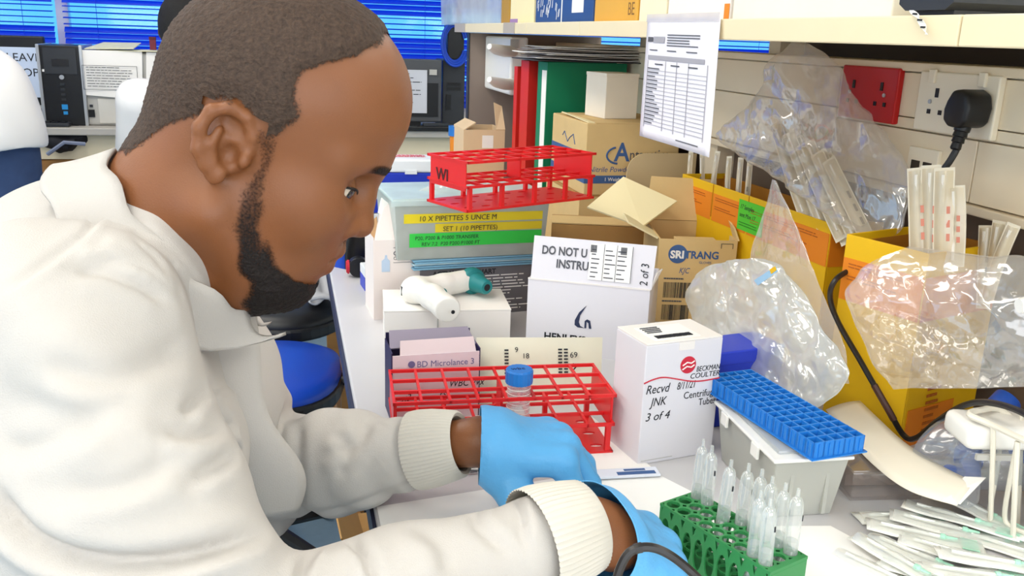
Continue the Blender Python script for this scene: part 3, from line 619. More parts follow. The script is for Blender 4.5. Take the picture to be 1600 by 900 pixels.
# --- big white carton with open top flap
t = thing('carton', 'large white carton with a swoosh emblem, DO NOT USE flap standing up', 'box', (0.356, 1.297, BZ), rad(-28.4))
W_, D_, H_ = 0.189, 0.141, 0.117; T = 0.0025
MB().b2((0, 0, 0), (W_, T, H_)).b2((0, D_ - T, 0), (W_, D_, H_)).b2((0, T, 0), (T, D_ - T, H_)).b2((W_ - T, T, 0), (W_, D_ - T, H_)).b2((T, T, 0), (W_ - T, D_ - T, T)).build('body', m_cardg, t)
MB().quadslab([(0.004, 0.0, H_ + 0.0015), (W_ + 0.002, 0.0, H_ + 0.0015), (W_ + 0.004, 0.014, H_ + 0.066), (0.004, 0.014, H_ + 0.066)], -0.0022).build('front_flap', m_cardg, t)
MB().quadslab([(W_ - 0.001, 0.002, H_), (W_ + 0.0, 0.05, H_), (W_ + 0.012, 0.03, H_ + 0.028), (W_ + 0.006, 0.012, H_ + 0.025)], 0.002).build('side_flap', m_card, t)
MB().b2((0.0, -0.0012, H_ - 0.0005), (W_, 0.0002, H_ + 0.0018)).build('fold_line', m_card, t)
fr_ = (math.pi / 2 - 0.21, 0, 0)
def onflap(z): return 0.014 * (z - H_) / 0.0645 - 0.0014
text('DO NOT U', 0.0182, m_inkg, t, (0.018, onflap(H_ + 0.040), H_ + 0.040), rot=fr_, bold=0.025, width=0.070); text('INSTRU', 0.0182, m_inkg, t, (0.042, onflap(H_ + 0.021), H_ + 0.021), rot=fr_, bold=0.025, width=0.050)
def flapq(x0, x1, z0, z1, e=0.0006): return [(x0, onflap(z0) - e, H_ + 0 + (z0 - H_)), (x1, onflap(z0) - e, z0), (x1, onflap(z1) - e, z1), (x0, onflap(z1) - e, z1)]
MB().quadslab(flapq(0.093, 0.158, H_ + 0.008, H_ + 0.062, 0.0004), 0.0004).build('delivery_label', m_paper, t)
lb = MB(); r_ = random.Random(3)
for x in (0.096, 0.117, 0.136):
    for k in range(7):
        z = H_ + 0.012 + k * 0.0067
        lb.quadslab(flapq(x, x + r_.uniform(0.006, 0.016), z, z + 0.0016, 0.0010), 0.0004)
for k in range(12): lb.quadslab(flapq(0.094 + 0.0016 * (k % 6) + (0.046 if k > 5 else 0), 0.0952 + 0.0016 * (k % 6) + (0.046 if k > 5 else 0), H_ + 0.049, H_ + 0.060, 0.0010), 0.0004)
for x in (0.1145, 0.134, 0.1575): lb.quadslab(flapq(x, x + 0.0007, H_ + 0.008, H_ + 0.062, 0.0010), 0.0004)
tag(lb.build('printed_text', m_inkg, t), kind='stuff')
text('2 of 3', 0.017, m_ink, t, (0.184, onflap(H_ + 0.006), H_ + 0.006), rot=fr_, roll=math.pi / 2, name='handwriting', shear=0.1, sx=0.85)
em = MB(); cp = catmull([(0.098, 0, 0.046), (0.089, 0, 0.060), (0.084, 0, 0.068), (0.083, 0, 0.060), (0.0845, 0, 0.052), (0.090, 0, 0.047), (0.083, 0, 0.045), (0.078, 0, 0.050), (0.079, 0, 0.062), (0.090, 0, 0.079)][::-1], 4)
em.prism([(0.094, 0.083), (0.083, 0.071), (0.077, 0.058), (0.077, 0.050), (0.082, 0.0465), (0.092, 0.0465), (0.086, 0.049), (0.0835, 0.055), (0.085, 0.066)], -0.0008, 0, lambda u, v, h: (u, h, v)); em.build('emblem', M('ink_navy', '#26304f', 0.6), t)
em = MB(); em.prism([(0.0925, 0.058), (0.096, 0.061), (0.101, 0.059), (0.1035, 0.0465), (0.0995, 0.0465), (0.0985, 0.055), (0.0955, 0.057), (0.0955, 0.0465), (0.0925, 0.0465)], -0.0008, 0, lambda u, v, h: (u, h, v)); em.build('emblem', MATS['ink_navy'], t)
text('HENLEYS', 0.0165, m_ink, t, (0.029, -0.0003, 0.021), bold=0.03, width=0.066); text('CA', 0.0155, m_ink, t, (0.146, -0.0003, 0.018), bold=0.03, sx=1.1)
# --- pipette controller box
t = thing('carton', 'plain low white carton under the pipette controller', 'box', (0.137, 1.338, BZ), rad(-5))
MB().b2((0, 0, 0), (0.200, 0.120, 0.0585)).build('body', m_card, t, bevel=0.001); MB().b2((-0.0006, -0.0006, 0.0585), (0.2006, 0.12, 0.0605)).build('lid', M('bright_card', '#f3efe8', 0.7), t, bevel=0.0006)
MB().b2((0.083, -0.0008, 0.0), (0.085, 0.0, 0.058)).build('seam', m_grey, t)
CB = Matrix.Translation((0.137, 1.338, BZ + 0.0605)) @ Matrix.Rotation(rad(-5), 4, 'Z')
# pipette controller: grip, barrel and teal nose
pa = at(648, 452, z=0.882); pb = at(735, 436, z=0.884); pt = at(772, 453, z=0.882); ph = at(698, 482, z=0.882)
org = np.array([pa[0], pa[1], BZ + 0.0605])
t = thing('pipette_controller', 'white pipette controller with teal nose lying on the low white carton', 'pipette', org)
S = SDF((-0.06, -0.12, -0.005), (0.17, 0.12, 0.06), 0.0022); Z0 = 0.0205
q = lambda P_, z=Z0: np.array([P_[0] - org[0], P_[1] - org[1], z])
A, B_, Hh = q(pa, 0.020), q(pb, 0.022), q(ph, 0.0215)
S.chain([A, A + (B_ - A) * 0.5, B_], [0.0185, 0.0185, 0.0185], k=0.006)
S.chain([A + (B_ - A) * 0.05, A + (Hh - A) * 0.5 + [0.004, 0, 0.003], Hh], [0.0195, 0.0185, 0.0205], k=0.012); S.ell(A + [-0.002, 0.0, 0.0], (0.020, 0.020, 0.019), k=0.01)
v, f = S.nets(); v = relax(v, f, 2); link('grip', np_mesh('grip', v, f), M('controller_white', '#ece8e0', 0.35, var=0.02), t)
dirn = Vector(q(pt, 0.020) - B_).normalized(); Mx = Matrix.Translation(Vector(B_)) @ dirn.to_track_quat('Z', 'Y').to_matrix().to_4x4()
m_teal = M('teal_rubber', '#1e7f80', 0.45, var=0.05)
MB().lathe([(0.0, -0.004), (0.021, -0.004), (0.0225, 0.0), (0.0225, 0.010), (0.021, 0.013), (0.016, 0.015), (0.0155, 0.026), (0.014, 0.028), (0.0125, 0.046), (0.0105, 0.049), (0.006, 0.049), (0.005, 0.035), (0.0, 0.034)], 28, Mx).build('nose_cone', m_teal, t, smooth=True)
MB().lathe([(0.0, 0.0485), (0.006, 0.0492), (0.0, 0.0494)], 16, Mx).build('socket_hole', m_black, t)
mid = A + (Hh - A) * 0.45; MB().lathe([(0, 0), (0.007, 0), (0.0065, 0.006), (0, 0.0065)], 16, Matrix.Translation(Vector(A + (B_ - A) * 0.42 + np.array([0.004, -0.016, -0.006]))) @ Matrix.Rotation(math.pi / 2, 4, 'X')).build('trigger', m_teal, t, smooth=True)
hd = Vector(Hh - A).normalized(); MB().lathe([(0, 0), (0.003, 0), (0.003, 0.0012), (0, 0.0012)], 12, Matrix.Translation(Vector(Hh) + hd * 0.0202) @ hd.to_track_quat('Z', 'Y').to_matrix().to_4x4()).build('charging_port', m_black, t)
MB().b2((A[0] - 0.0225, A[1] - 0.008, 0.014), (A[0] - 0.0205, A[1] - 0.001, 0.028)).build('switch', m_dgrey, t)
# --- needle carton
t = thing('carton', 'pale pink needle carton with dark purple sides and open torn lid, behind the lower rack', 'box', (0.117, 1.050, BZ), rad(1.7))
W_, D_, H_ = 0.112, 0.059, 0.091
MB().b2((0, 0, 0), (W_, 0.0015, H_)).build('front_panel', M('pink_card', '#dccdd2', 0.6, var=0.03), t)
MB().b2((-0.001, -0.0005, 0), (0.0006, D_, H_ + 0.004)).b2((W_ - 0.0006, 0.0, 0), (W_ + 0.001, D_, H_ + 0.004)).b2((0, D_ - 0.0015, 0), (W_, D_, H_ + 0.012)).build('side_panels', M('purple_card', '#2c2450', 0.5), t)
MB().b2((0.001, 0.002, 0.003), (W_ - 0.001, D_ - 0.002, 0.06)).build('contents', M('pink_liner', '#d8c6c8', 0.8), t)
MB().quadslab([(0.0, D_ * 0.35, H_ + 0.002), (W_, D_ * 0.35, H_ + 0.002), (W_ - 0.004, D_ * 0.95, H_ + 0.014), (0.004, D_ * 0.95, H_ + 0.014)], 0.0015).build('lid_flap', M('lid_violet_grey', '#8d8494', 0.45), t)
MB().quadslab([(0.01, 0.001, H_ - 0.004), (W_ - 0.004, 0.001, H_ - 0.004), (W_ - 0.006, 0.012, H_ + 0.016), (0.012, 0.013, H_ + 0.015)], 0.0012).build('tuck_flap', MATS['pink_liner'], t)
lo = MB(); n = 20; lo.prism([(0.0245 + 0.0045 * math.cos(2 * math.pi * k / n), 0.0788 + 0.0045 * math.sin(2 * math.pi * k / n)) for k in range(n)], -0.0008, 0, lambda u, v, h: (u, h, v)); lo.build('round_logo', m_purple, t)
text('BD Microlance 3', 0.0115, m_purple, t, (0.031, -0.0003, 0.0745), sx=0.95)
for b_, x, z in (('x3', 0.012, 0.030), ('rs', 0.060, 0.032), ('WBC Wx', 0.072, 0.045)): text(b_, 0.014, m_ink, t, (x, -0.0003, z), shear=0.3, name='handwriting', sx=0.8)
# --- antiseptic carton with a torn flap
t = thing('carton', 'white carton printed with a pump bottle, its torn lid flap pointing up', 'box', (0.134, 1.480, BZ), rad(4))
W_, D_, H_ = 0.080, 0.092, 0.140
MB().b2((0, 0, 0), (W_, 0.0015, H_)).b2((0, 0.0015, 0), (0.0015, D_, H_ + 0.004)).b2((W_ - 0.0015, 0.0015, 0), (W_, D_, H_)).b2((0, D_ - 0.0015, 0), (W_, D_, H_)).build('body', M('blush_card', '#ece0da', 0.7, var=0.02), t)
MB().add([(0.002, 0.0, H_), (W_ - 0.001, 0.0, H_), (W_ - 0.001, 0.002, H_), (0.002, 0.002, H_), (0.020, 0.03, H_ + 0.050), (0.028, 0.034, H_ + 0.060), (0.020, 0.034, H_ + 0.060)], [(0, 1, 5, 4), (1, 2, 5), (2, 3, 6, 5), (3, 0, 4, 6), (4, 5, 6), (0, 3, 2, 1)]).build('torn_flap', MATS['blush_card'], t)
MB().quadslab([(0.012, 0.026, H_ + 0.042), (0.022, 0.024, H_ + 0.036), (0.032, 0.034, H_ + 0.056), (0.020, 0.036, H_ + 0.066)], 0.002).build('flap_tip', m_paper, t)
MB().quadslab([(0.001, 0.002, H_ + 0.001), (0.001, D_, H_ + 0.003), (0.018, D_ * 0.8, H_ + 0.026), (0.012, 0.02, H_ + 0.012)], 0.0015).build('side_flap', M('inner_tan', '#b58a5c', 0.8), t)
lb = MB(); lb.prism([(0.014, 0.085), (0.028, 0.085), (0.028, 0.104), (0.024, 0.108), (0.023, 0.114), (0.020, 0.114), (0.019, 0.108), (0.014, 0.104)], -0.0008, 0, lambda u, v, h: (u, h, v)); lb.build('bottle_picture', M('pale_blue_ink', '#b9cbe0', 0.6), t)
text('Quick-Rest', 0.0105, m_inkg, t, (0.034, -0.0003, 0.113), bold=0.02); text('Cleansing Gel', 0.0085, m_inkg, t, (0.034, -0.0003, 0.105))
face_patch('rule', m_inkg, t, 'front', (0.034, 0.126), (0.056, 0.1266)); face_patch('rule', m_inkg, t, 'front', (0.034, 0.100), (0.072, 0.1005))
MB().b2((0.003, 0.003, 0.002), (W_ - 0.003, D_ - 0.003, 0.10)).build('contents', m_grey, t)
# --- stack of white and blue pipette tip boxes
for i, (u, v, lab) in enumerate(((608, 400, 'bottom'), (612, 352, 'second'), (610, 306, 'third'), (630, 262, 'top'))):
    z = BZ + 0.056 * i + (0.0)
    x = 0.165 + (0.02 if i == 3 else 0.004 * (i % 2)); y = 1.86
    t = thing('tip_box', {'bottom': 'white and blue tip box at the bottom of the stack behind the pump bottle carton', 'second': 'white and blue tip box, second from the bottom of its stack', 'third': 'white and blue tip box, second from the top of its stack', 'top': 'topmost white and blue tip box, with printed white lid'}[lab], 'box', (x, y, z), rad(3 - i * 2), group='stacked tip boxes')
    MB().b2((0, 0, 0), (0.125, 0.09, 0.028)).build('tray', m_royal, t, bevel=0.002); MB().b2((0.001, 0.001, 0.0285), (0.124, 0.089, 0.0555)).build('lid', M('tip_lid_white', '#e6e8ea', 0.4), t, bevel=0.004); MB().b2((0.05, -0.003, 0.026), (0.075, 0.001, 0.034)).build('clip', MATS['tip_lid_white'], t)
    if i == 3: lines_patch('printed_text', m_redink, t, 'top', (0.02, 0.03), (0.10, 0.07), 0.0562, 3, 0.2)
# small black and red reel on the bench behind
p = at(560, 432, z=BZ)
t = thing('tape_reel', 'small black and red reel lying on the bench edge behind the cartons', 'reel', (p[0], p[1], BZ + 0.021)); Mx = Matrix.Rotation(math.pi / 2, 4, 'X')
MB().lathe([(0.0, -0.012), (0.020, -0.012), (0.020, 0.012), (0.0, 0.012)], 24, Mx).build('reel', m_black, t, bevel=0.001); MB().lathe([(0, -0.016), (0.014, -0.016), (0.014, -0.012), (0, -0.012)], 24, Matrix.Translation((-0.006, 0, 0)) @ Matrix.Rotation(math.pi / 2, 4, 'Y')).build('red_hub', m_redink, t)
MB().lathe([(0, -0.024), (0.012, -0.024), (0.012, -0.018), (0, -0.018)], 20, Matrix.Rotation(math.pi / 2, 4, 'Y')).build('red_hub', m_redink, t)
p = at(580, 455, z=BZ); t = thing('tip_box', 'small blue lidded box beside the reel, behind the pump bottle carton', 'box', (p[0] - 0.012, p[1], BZ), 0.1); MB().b2((0, 0, 0), (0.05, 0.05, 0.026)).build('tray', m_royal, t, bevel=0.001); MB().b2((0, 0, 0.0262), (0.05, 0.05, 0.045)).build('lid', MATS['tip_lid_white'], t, bevel=0.002)
# --- dark printed carton, blue folder and the clear tub on top
t = thing('carton', 'dark grey carton covered in fine print beneath the clear tub', 'box', (0.215, 1.475, BZ), rad(6))
MB().b2((0, 0, 0), (0.245, 0.17, 0.088)).build('body', M('dark_print_card', '#6a676c', 0.6, var=0.05), t, bevel=0.001)
lines_patch('printed_text', m_paper, t, 'front', (0.02, 0.004), (0.225, 0.072), 0.0, 12, 0.3, seed=5, th=0.0006); text('ACTUAL SIZE CHART', 0.012, m_ink, t, (0.02, -0.0003, 0.075), bold=0.03)
t = thing('folder', 'pale blue plastic folder lying between the dark carton and the clear tub', 'folder', (0.200, 1.472, BZ + 0.0885), rad(6))
bl = M('pale_blue_plastic', '#79a9c4', 0.4, var=0.06)
for i in range(5): MB().b2((0.0 + 0.003 * (i % 2), -0.004 + 0.002 * (i % 3), 0.0036 * i), (0.27 - 0.004 * (i % 2), 0.165, 0.0036 * i + 0.0030)).build('sheet', bl if i != 2 else M('ice_plastic', '#bcd6de', 0.3), t, bevel=0.0006)
TZ = BZ + 0.0885 + 0.0182
m_tub = M_film('tub_plastic', (0.86, 0.88, 0.86), haze=0.75, gloss=0.04, rough=0.25)
t = thing('storage_tub', 'clear plastic storage tub with yellow and green handwritten labels under the upper rack', 'tub', (0.168, 1.464, TZ), rad(5))
TW, TD, TH = 0.275, 0.165, 0.1005
def tub_shell(W, D, H, tpr, th):
    b = MB(); o = [(tpr, tpr, 0), (W - tpr, tpr, 0), (W - tpr, D - tpr, 0), (tpr, D - tpr, 0), (0, 0, H), (W, 0, H), (W, D, H), (0, D, H)]
    i = [(tpr + th, tpr + th, th), (W - tpr - th, tpr + th, th), (W - tpr - th, D - tpr - th, th), (tpr + th, D - tpr - th, th), (th, th, H), (W - th, th, H), (W - th, D - th, H), (th, D - th, H)]
    f = [(3, 2, 1, 0), (0, 1, 5, 4), (1, 2, 6, 5), (2, 3, 7, 6), (3, 0, 4, 7), (8, 9, 10, 11)] + [(8 + (k + 1) % 4, 8 + k, 12 + k, 12 + (k + 1) % 4) for k in range(4)] + [(4 + k, 4 + (k + 1) % 4, 12 + (k + 1) % 4, 12 + k) for k in range(4)]
    return b.add(o + i, f)
tub_shell(TW, TD, TH, 0.006, 0.0018).build('tub_wall', m_tub, t, bevel=0.003)
MB().b2((-0.004, -0.004, TH), (TW + 0.004, TD + 0.004, TH + 0.006)).build('lid', M_film('lid_plastic', (0.88, 0.94, 0.93), haze=0.55, gloss=0.06, rough=0.15), t, bevel=0.002)
MB().b2((-0.006, -0.006, TH - 0.006), (TW + 0.006, -0.003, TH + 0.004)).build('lid_rim', M_film('lid_rim_plastic', (0.9, 0.95, 0.95), haze=0.6), t, bevel=0.001)
for (x, w2, zt) in ((0.02, 0.10, 0.05), (0.13, 0.12, 0.062)): MB().b2((x, 0.03, 0.003), (x + w2, 0.13, zt)).build('contents', M('pale_contents', '#d9d7cb', 0.6, var=0.1), t, bevel=0.004)
for nm, col, z0, z1, x0, sk in (('yellow_label', '#e9d51f', 0.064, 0.080, 0.016, 0), ('yellow_label', '#e4cf24', 0.047, 0.062, 0.070, 0), ('green_label', '#35d04a', 0.022, 0.046, 0.026, 0)):
    yf = lambda z: 0.006 * (1 - z / TH) - 0.0012
    MB().quadslab([(x0, yf(z0), z0), (TW - 0.012, yf(z0), z0), (TW - 0.012, yf(z1), z1 - 0.001), (x0, yf(z1), z1)], -0.0006).build(nm, M(nm + col, col, 0.6, var=0.03), t)
rr_ = (math.pi / 2 - 0.06, 0, 0)
for body, x, z, sz in (('10 X PIPETTES 5 UNCE M', 0.040, 0.068, 0.0125), ('SET 1 (10 PIPETTES)', 0.082, 0.050, 0.0115), ('P20, P200 & P1000 TRANSFER', 0.034, 0.036, 0.0088), ('REV 7.2  P20 P200 P1000 FT', 0.045, 0.0255, 0.0088)): text(body, sz, m_ink, t, (x, -0.0030, z), rot=rr_, name='handwriting', shear=0.1)
# crumpled film bags under the upper rack, lying on the tub lid
# --- brown open carton with logo, and its neighbours
t = thing('carton', 'open kraft carton with round blue logo and barcodes, right of the large white carton', 'box', (0.618, 1.406, BZ), rad(-13.6))
W_, D_, H_ = 0.136, 0.17, 0.150; T = 0.003
MB().b2((0, 0, 0), (W_, T, H_)).b2((0, D_ - T, 0), (W_, D_, H_)).b2((0, T, 0), (T, D_ - T, H_)).b2((W_ - T, T, 0), (W_, D_ - T, H_)).b2((T, T, 0), (W_ - T, D_ - T, T)).build('body', m_kraftl, t)
MB().b2((0.01, 0.01, 0.004), (W_ - 0.01, D_ - 0.01, 0.09)).build('contents', m_kraft_d, t)
MB().quadslab([(W_, 0.0, H_), (W_, D_, H_), (W_ - 0.012, D_, H_ + 0.05), (W_ - 0.004, 0.02, H_ + 0.018)], 0.003).build('side_flap', m_kraftl, t)
MB().quadslab([(0.0, D_ * 0.42, H_), (0.0, 0.01, H_), (-0.055, 0.0, H_ + 0.028), (-0.055, D_ * 0.42, H_ + 0.030)], 0.003).build('side_flap', m_creamc, t)
MB().quadslab([(0.0, D_, H_), (W_, D_, H_), (W_ + 0.0, D_ + 0.03, H_ + 0.075), (0.01, D_ + 0.03, H_ + 0.078)], 0.003).build('back_flap', m_kraftl, t)
MB().b2((0.03, 0.002, H_ - 0.004), (0.10, 0.03, H_ - 0.001)).build('inner_flap', m_kraftl, t)
lo = MB(); n = 30; lo.prism([(0.034 + 0.0165 * math.cos(2 * math.pi * k / n), 0.124 + 0.0165 * math.sin(2 * math.pi * k / n)) for k in range(n)], -0.0008, 0, lambda u, v, h: (u, h, v)); lo.build('round_logo', m_blueink, t)
text('SRI', 0.0185, m_paper, t, (0.021, -0.0010, 0.117), bold=0.04); text('TRANG', 0.0185, m_blueink, t, (0.046, -0.0003, 0.117), bold=0.03, sx=0.95); text('GLOVES', 0.006, m_blueink, t, (0.072, -0.0003, 0.108)); text('KJC', 0.014, m_blueink, t, (0.038, -0.0003, 0.090), name='handwriting', shear=0.3, sx=0.8)
for z0 in (0.045, 0.004):
    lines_patch('barcode', m_ink, t, 'front', (0.014, z0), (0.062, z0 + 0.028), 0.0, 22, vertical=True, seed=int(z0 * 1000)); lines_patch('printed_text', m_inkg, t, 'front', (0.013, z0 + 0.031), (0.05, z0 + 0.036), 0.0, 1, 0.5)
bx = MB()
for a, b_ in (((0.108, 0.136), (0.1088, 0.145)), ((0.128, 0.136), (0.1288, 0.145)), ((0.108, 0.1442), (0.1288, 0.145))): bx.b2((a[0], -0.0008, a[1]), (b_[0], 0, b_[1]))
bx.build('printed_frame', m_ink, t)
text('A', 0.012, m_ink, t, (0.075, -0.0003, 0.062)); text('L', 0.012, m_ink, t, (0.075, -0.0003, 0.045)); lines_patch('printed_text', m_ink, t, 'front', (0.074, 0.008), (0.10, 0.03), 0.0, 3, 0.4)
# second brown carton seen as a strip above the white carton
a = at(862, 348, y=1.66); b_ = at(1030, 363, y=1.60); an = math.atan2(1.60 - 1.66, b_[0] - a[0]); Lw = math.hypot(b_[0] - a[0], 0.06)
t = thing('carton', 'brown carton whose upper edge shows above the large white carton', 'box', (a[0], 1.66, BZ), an)
hh = float(a[2]) - BZ
MB().b2((0, 0, 0), (Lw, 0.10, hh - 0.002)).build('body', m_kraft, t, bevel=0.001); MB().quadslab([(0, 0, hh - 0.001), (Lw, 0, hh - 0.001), (Lw, 0.05, hh + 0.004), (0, 0.05, hh + 0.004)], 0.002).build('top_flap', m_kraftl, t)
# cream flap carton behind: an opened tan box with tall round-cornered flap
YT = 1.79; a = at(975, 305, y=YT); b_ = at(1075, 300, y=YT); w2 = float(b_[0] - a[0]) + 0.015
t = thing('carton', 'tan carton with a rounded upright flap and a cream flap folded forward', 'box', (float(a[0]), YT, BZ), 0)
zt = float(at(1020, 306, y=YT)[2]) - BZ
MB().b2((0, 0, 0), (0.150, 0.04, zt)).build('body', m_kraftl, t, bevel=0.001)
zf = float(at(1020, 240, y=YT)[2]) - BZ
pts = [(0, zt), (w2, zt), (w2, zf), (0.045, zf)] + [(0.045 - 0.040 * math.sin(k * math.pi / 12), zf - 0.040 + 0.040 * math.cos(k * math.pi / 12)) for k in range(1, 7)]
MB().prism(pts, 0.0, 0.003, lambda u, v, h: (u, h + 0.004, v)).build('rounded_flap', M('tan_card', '#cdb78e', 0.8, var=0.04), t)
g0 = [at(1003, 356, d=1.60), at(1058, 316, d=1.66), at(974, 278, d=1.72)]; g0.append(g0[0] + g0[2] - g0[1] + np.array([0.0, 0.0, -0.012]))
MB().quadslab([np.array(q_) - np.array([float(a[0]), YT, BZ]) for q_ in g0], 0.003).build('cream_flap', m_creamc, t)
# --- glove carton with blue lettering and the white box on it
t = thing('carton', 'plain tan carton holding up the glove carton beside the binders', 'box', (0.612, 1.836, BZ), 0); MB().b2((0.0, 0.0, 0), (0.228, 0.262, 0.146)).build('body', m_kraftl, t, bevel=0.001); MB().b2((0.0, 0.0, 0.1462), (0.228, 0.262, 0.1492)).build('lid', m_kraft, t)
t = thing('carton', 'kraft glove carton with a big blue letter A and blue band', 'box', (0.621, 1.836, 0.9495), rad(0.3))
W_, D_, H_ = 0.216, 0.255, 0.155
MB().b2((0, 0, 0), (W_, D_, H_)).build('body', m_kraftl, t, bevel=0.002)
MB().b2((0.02, 0.0, H_ - 0.0002), (W_, D_, H_ + 0.0012)).build('lid_flap', m_kraftl, t); MB().quadslab([(0.004, 0.005, H_ + 0.0002), (0.018, 0.003, H_ + 0.0002), (0.018, 0.2, H_ + 0.003), (0.004, 0.2, H_ + 0.006)], 0.002).build('loose_flap', m_creamc, t)
face_patch('blue_band', m_blueink, t, 'front', (0.0, 0.026), (W_, 0.043)); face_patch('blue_band', m_blueink, t, 'left', (0.0, 0.073), (D_, 0.090)); face_patch('blue_band', m_blueink, t, 'left', (0.0, 0.026), (D_, 0.043))
text('Nitrile Powder', 0.0165, m_blueink, t, (0.008, -0.0003, 0.051), shear=0.2); text('1 Weight', 0.011, m_paper, t, (0.045, -0.001, 0.031))
text('A', 0.056, m_blueink, t, (0.066, -0.0003, 0.075), bold=0.02, sx=0.9); text('ntarctica', 0.034, m_inkg, t, (0.100, -0.0003, 0.077), sx=0.8)
ar = MB(); ar.tube([(0.064 + 0.028 * math.cos(a_) + 0.012, -0.0006, 0.087 + 0.018 * math.sin(a_)) for a_ in np.linspace(1.9, 4.6, 14)], 0.0022, 6); ar.build('arc_mark', m_blueink, t)
sc_ = MB(); sc_.tube([(-0.0006, 0.17 - 0.02 * i + 0.006 * (i % 2), 0.112 + 0.012 * math.sin(i * 2.1)) for i in range(6)], 0.001, 5).build('scribble', m_blueink, t)
zb_ = 0.9495 + H_ + 0.0014; p = at(944, 186, z=zb_); t = thing('box', 'plain white box sitting on the glove carton under the shelf', 'box', (float(p[0]), float(p[1]), zb_), rad(8)); 
MB().b2((0, 0, 0), (0.082, 0.10, 0.098)).build('body', M('warm_white_card', '#efe6d6', 0.6), t, bevel=0.002); MB().b2((-0.0008, -0.0008, 0.092), (0.0828, 0.10, 0.0996)).build('lid', MATS['warm_white_card'], t, bevel=0.001)
# --- lever arch binders and loose red files
m_green = M('binder_green', '#0f7f58', 0.45, var=0.04); m_bred = M('binder_red', '#d0281f', 0.45, var=0.05)
def binder(label, u, vtop, y0, D_, Wd, mt, rz, strip=False, zb=0.8597):
    p = at(u, vtop, y=y0); Hh = float(p[2]) - zb
    t = thing('binder', label, 'binder', (float(p[0]), y0, zb), rz, group='binders under the shelf')
    MB().b2((0, 0.002, 0), (0.003, Wd - 0.002, Hh)).build('spine', mt, t, bevel=0.001)
    MB().b2((0, 0, 0), (D_, 0.0022, Hh)).build('cover', mt, t); MB().b2((0, Wd - 0.0022, 0), (D_, Wd, Hh)).build('cover', mt, t)
    MB().b2((0.006, 0.004, 0.006), (D_ - 0.010, Wd - 0.004, Hh - 0.012)).build('pages', m_paper, t)
    if strip: MB().b2((-0.0008, 0.003, 0.02), (0.0, Wd * 0.52, Hh - 0.02)).build('label_strip', m_paper, t)
    MB().lathe([(0.0, 0), (0.006, 0), (0.006, 0.002), (0.004, 0.002), (0.003, 0.001), (0, 0.001)], 14, Matrix.Translation((-0.0002, Wd * 0.75, 0.06)) @ Matrix.Rotation(-math.pi / 2, 4, 'Y')).build('finger_ring', MATS['silver_plastic'], t)
    return t
st = thing('carton', 'low tan carton hidden behind the tub, carrying the binders', 'box', (0.385, 2.11, BZ)); MB().b2((0, 0, 0), (0.40, 0.40, 0.0540)).build('body', m_kraftl, st, bevel=0.001); MB().b2((-0.0005, -0.0005, 0.0542), (0.4005, 0.4005, 0.0595)).build('lid', m_kraftl, st)
binder('green binder with a white strip on its spine, largest of the row', 856, 97, 2.150, 0.22, 0.055, m_green, rad(9), True)
binder('wide red binder directly behind the green one', 827, 95, 2.265, 0.22, 0.050, m_bred, rad(9))
binder('thin red binder at the back of the row, furthest left', 809, 104, 2.360, 0.26, 0.022, m_bred, rad(9))
# papers in sleeves on top of the binders
pz = float(at(856, 97, y=2.15)[2]) + 0.0015; p = at(838, 96, z=pz); t = thing('paper_stack', 'grey and white plastic sleeves of paper lying on top of the binders', 'papers', (float(p[0]) - 0.005, 2.13, pz))
def sheet(x0, x1, y0, y1, z, amp, ph): return MB().grid(lambda u, v: (x0 + (x1 - x0) * u, y0 + (y1 - y0) * v, z + amp * (1 + math.sin(u * 5 + ph) * math.sin(v * 4 + ph))), 14, 10)
for k in range(8):
    o = sheet(0.0 + 0.012 * ((k * 5) % 4), 0.29 - 0.008 * (k % 3), 0.0 + 0.008 * (k % 3), 0.22, 0.0015 + 0.0045 * k, 0.0015, k * 1.3).build('sleeve', [m_dgrey, M('sleeve_grey', '#d8d3ce', 0.25), M('dull_sleeve', '#8c8078', 0.3), MATS['sleeve_grey'], m_paper, MATS['dull_sleeve'], MATS['sleeve_grey'], m_paper][k], t, smooth=True, ang=180); o.modifiers.new('thick', 'SOLIDIFY').thickness = 0.0022
# ================================================================== right hand side of the bench
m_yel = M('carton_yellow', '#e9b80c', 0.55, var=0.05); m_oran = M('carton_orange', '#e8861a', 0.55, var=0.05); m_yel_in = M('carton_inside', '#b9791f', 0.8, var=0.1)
def bin_carton(label, loc, rz, W_, D_, H_, band, segs, note=False):
    t = thing('carton', label, 'box', loc, rz); T = 0.003
    MB().b2((0, 0, 0), (W_, T, H_)).b2((W_ - T, T, 0), (W_, D_, H_)).b2((0, T, 0), (T, D_, H_)).b2((T, T, 0), (W_ - T, D_, T)).build('body', m_yel, t, bevel=0.0008)
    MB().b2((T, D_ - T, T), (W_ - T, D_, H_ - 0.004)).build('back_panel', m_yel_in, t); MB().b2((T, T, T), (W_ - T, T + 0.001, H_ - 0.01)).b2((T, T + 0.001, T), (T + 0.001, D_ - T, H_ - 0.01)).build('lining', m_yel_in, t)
    for (a, b_) in segs: face_patch('orange_band', m_oran, t, 'front', (a + 0.001, H_ - band[1]), (b_ - 0.001, H_ - band[0]), th=0.0008)
    face_patch('orange_band', m_oran, t, 'right', (0.002, H_ - band[1]), (D_ - 0.002, H_ - band[0]), W_, th=0.0008)
    for (a, b_) in segs:
        for q in range(2): lines_patch('printed_text', M('ink_rust', '#b9641c', 0.7), t, 'front', (a + 0.01, H_ - band[0] - 0.014 - q * 0.016), (b_ - 0.02, H_ - band[0] - 0.006 - q * 0.016), -0.0008, 2, 0.35, seed=q)
    if W_ > 0.2: [MB().b2((W_ * q, -0.0012, H_ - 0.06), (W_ * (q + 0.002), 0.0, H_)).build('seam', m_yel_in, t) for q in (0.262, 0.521)]
    return t
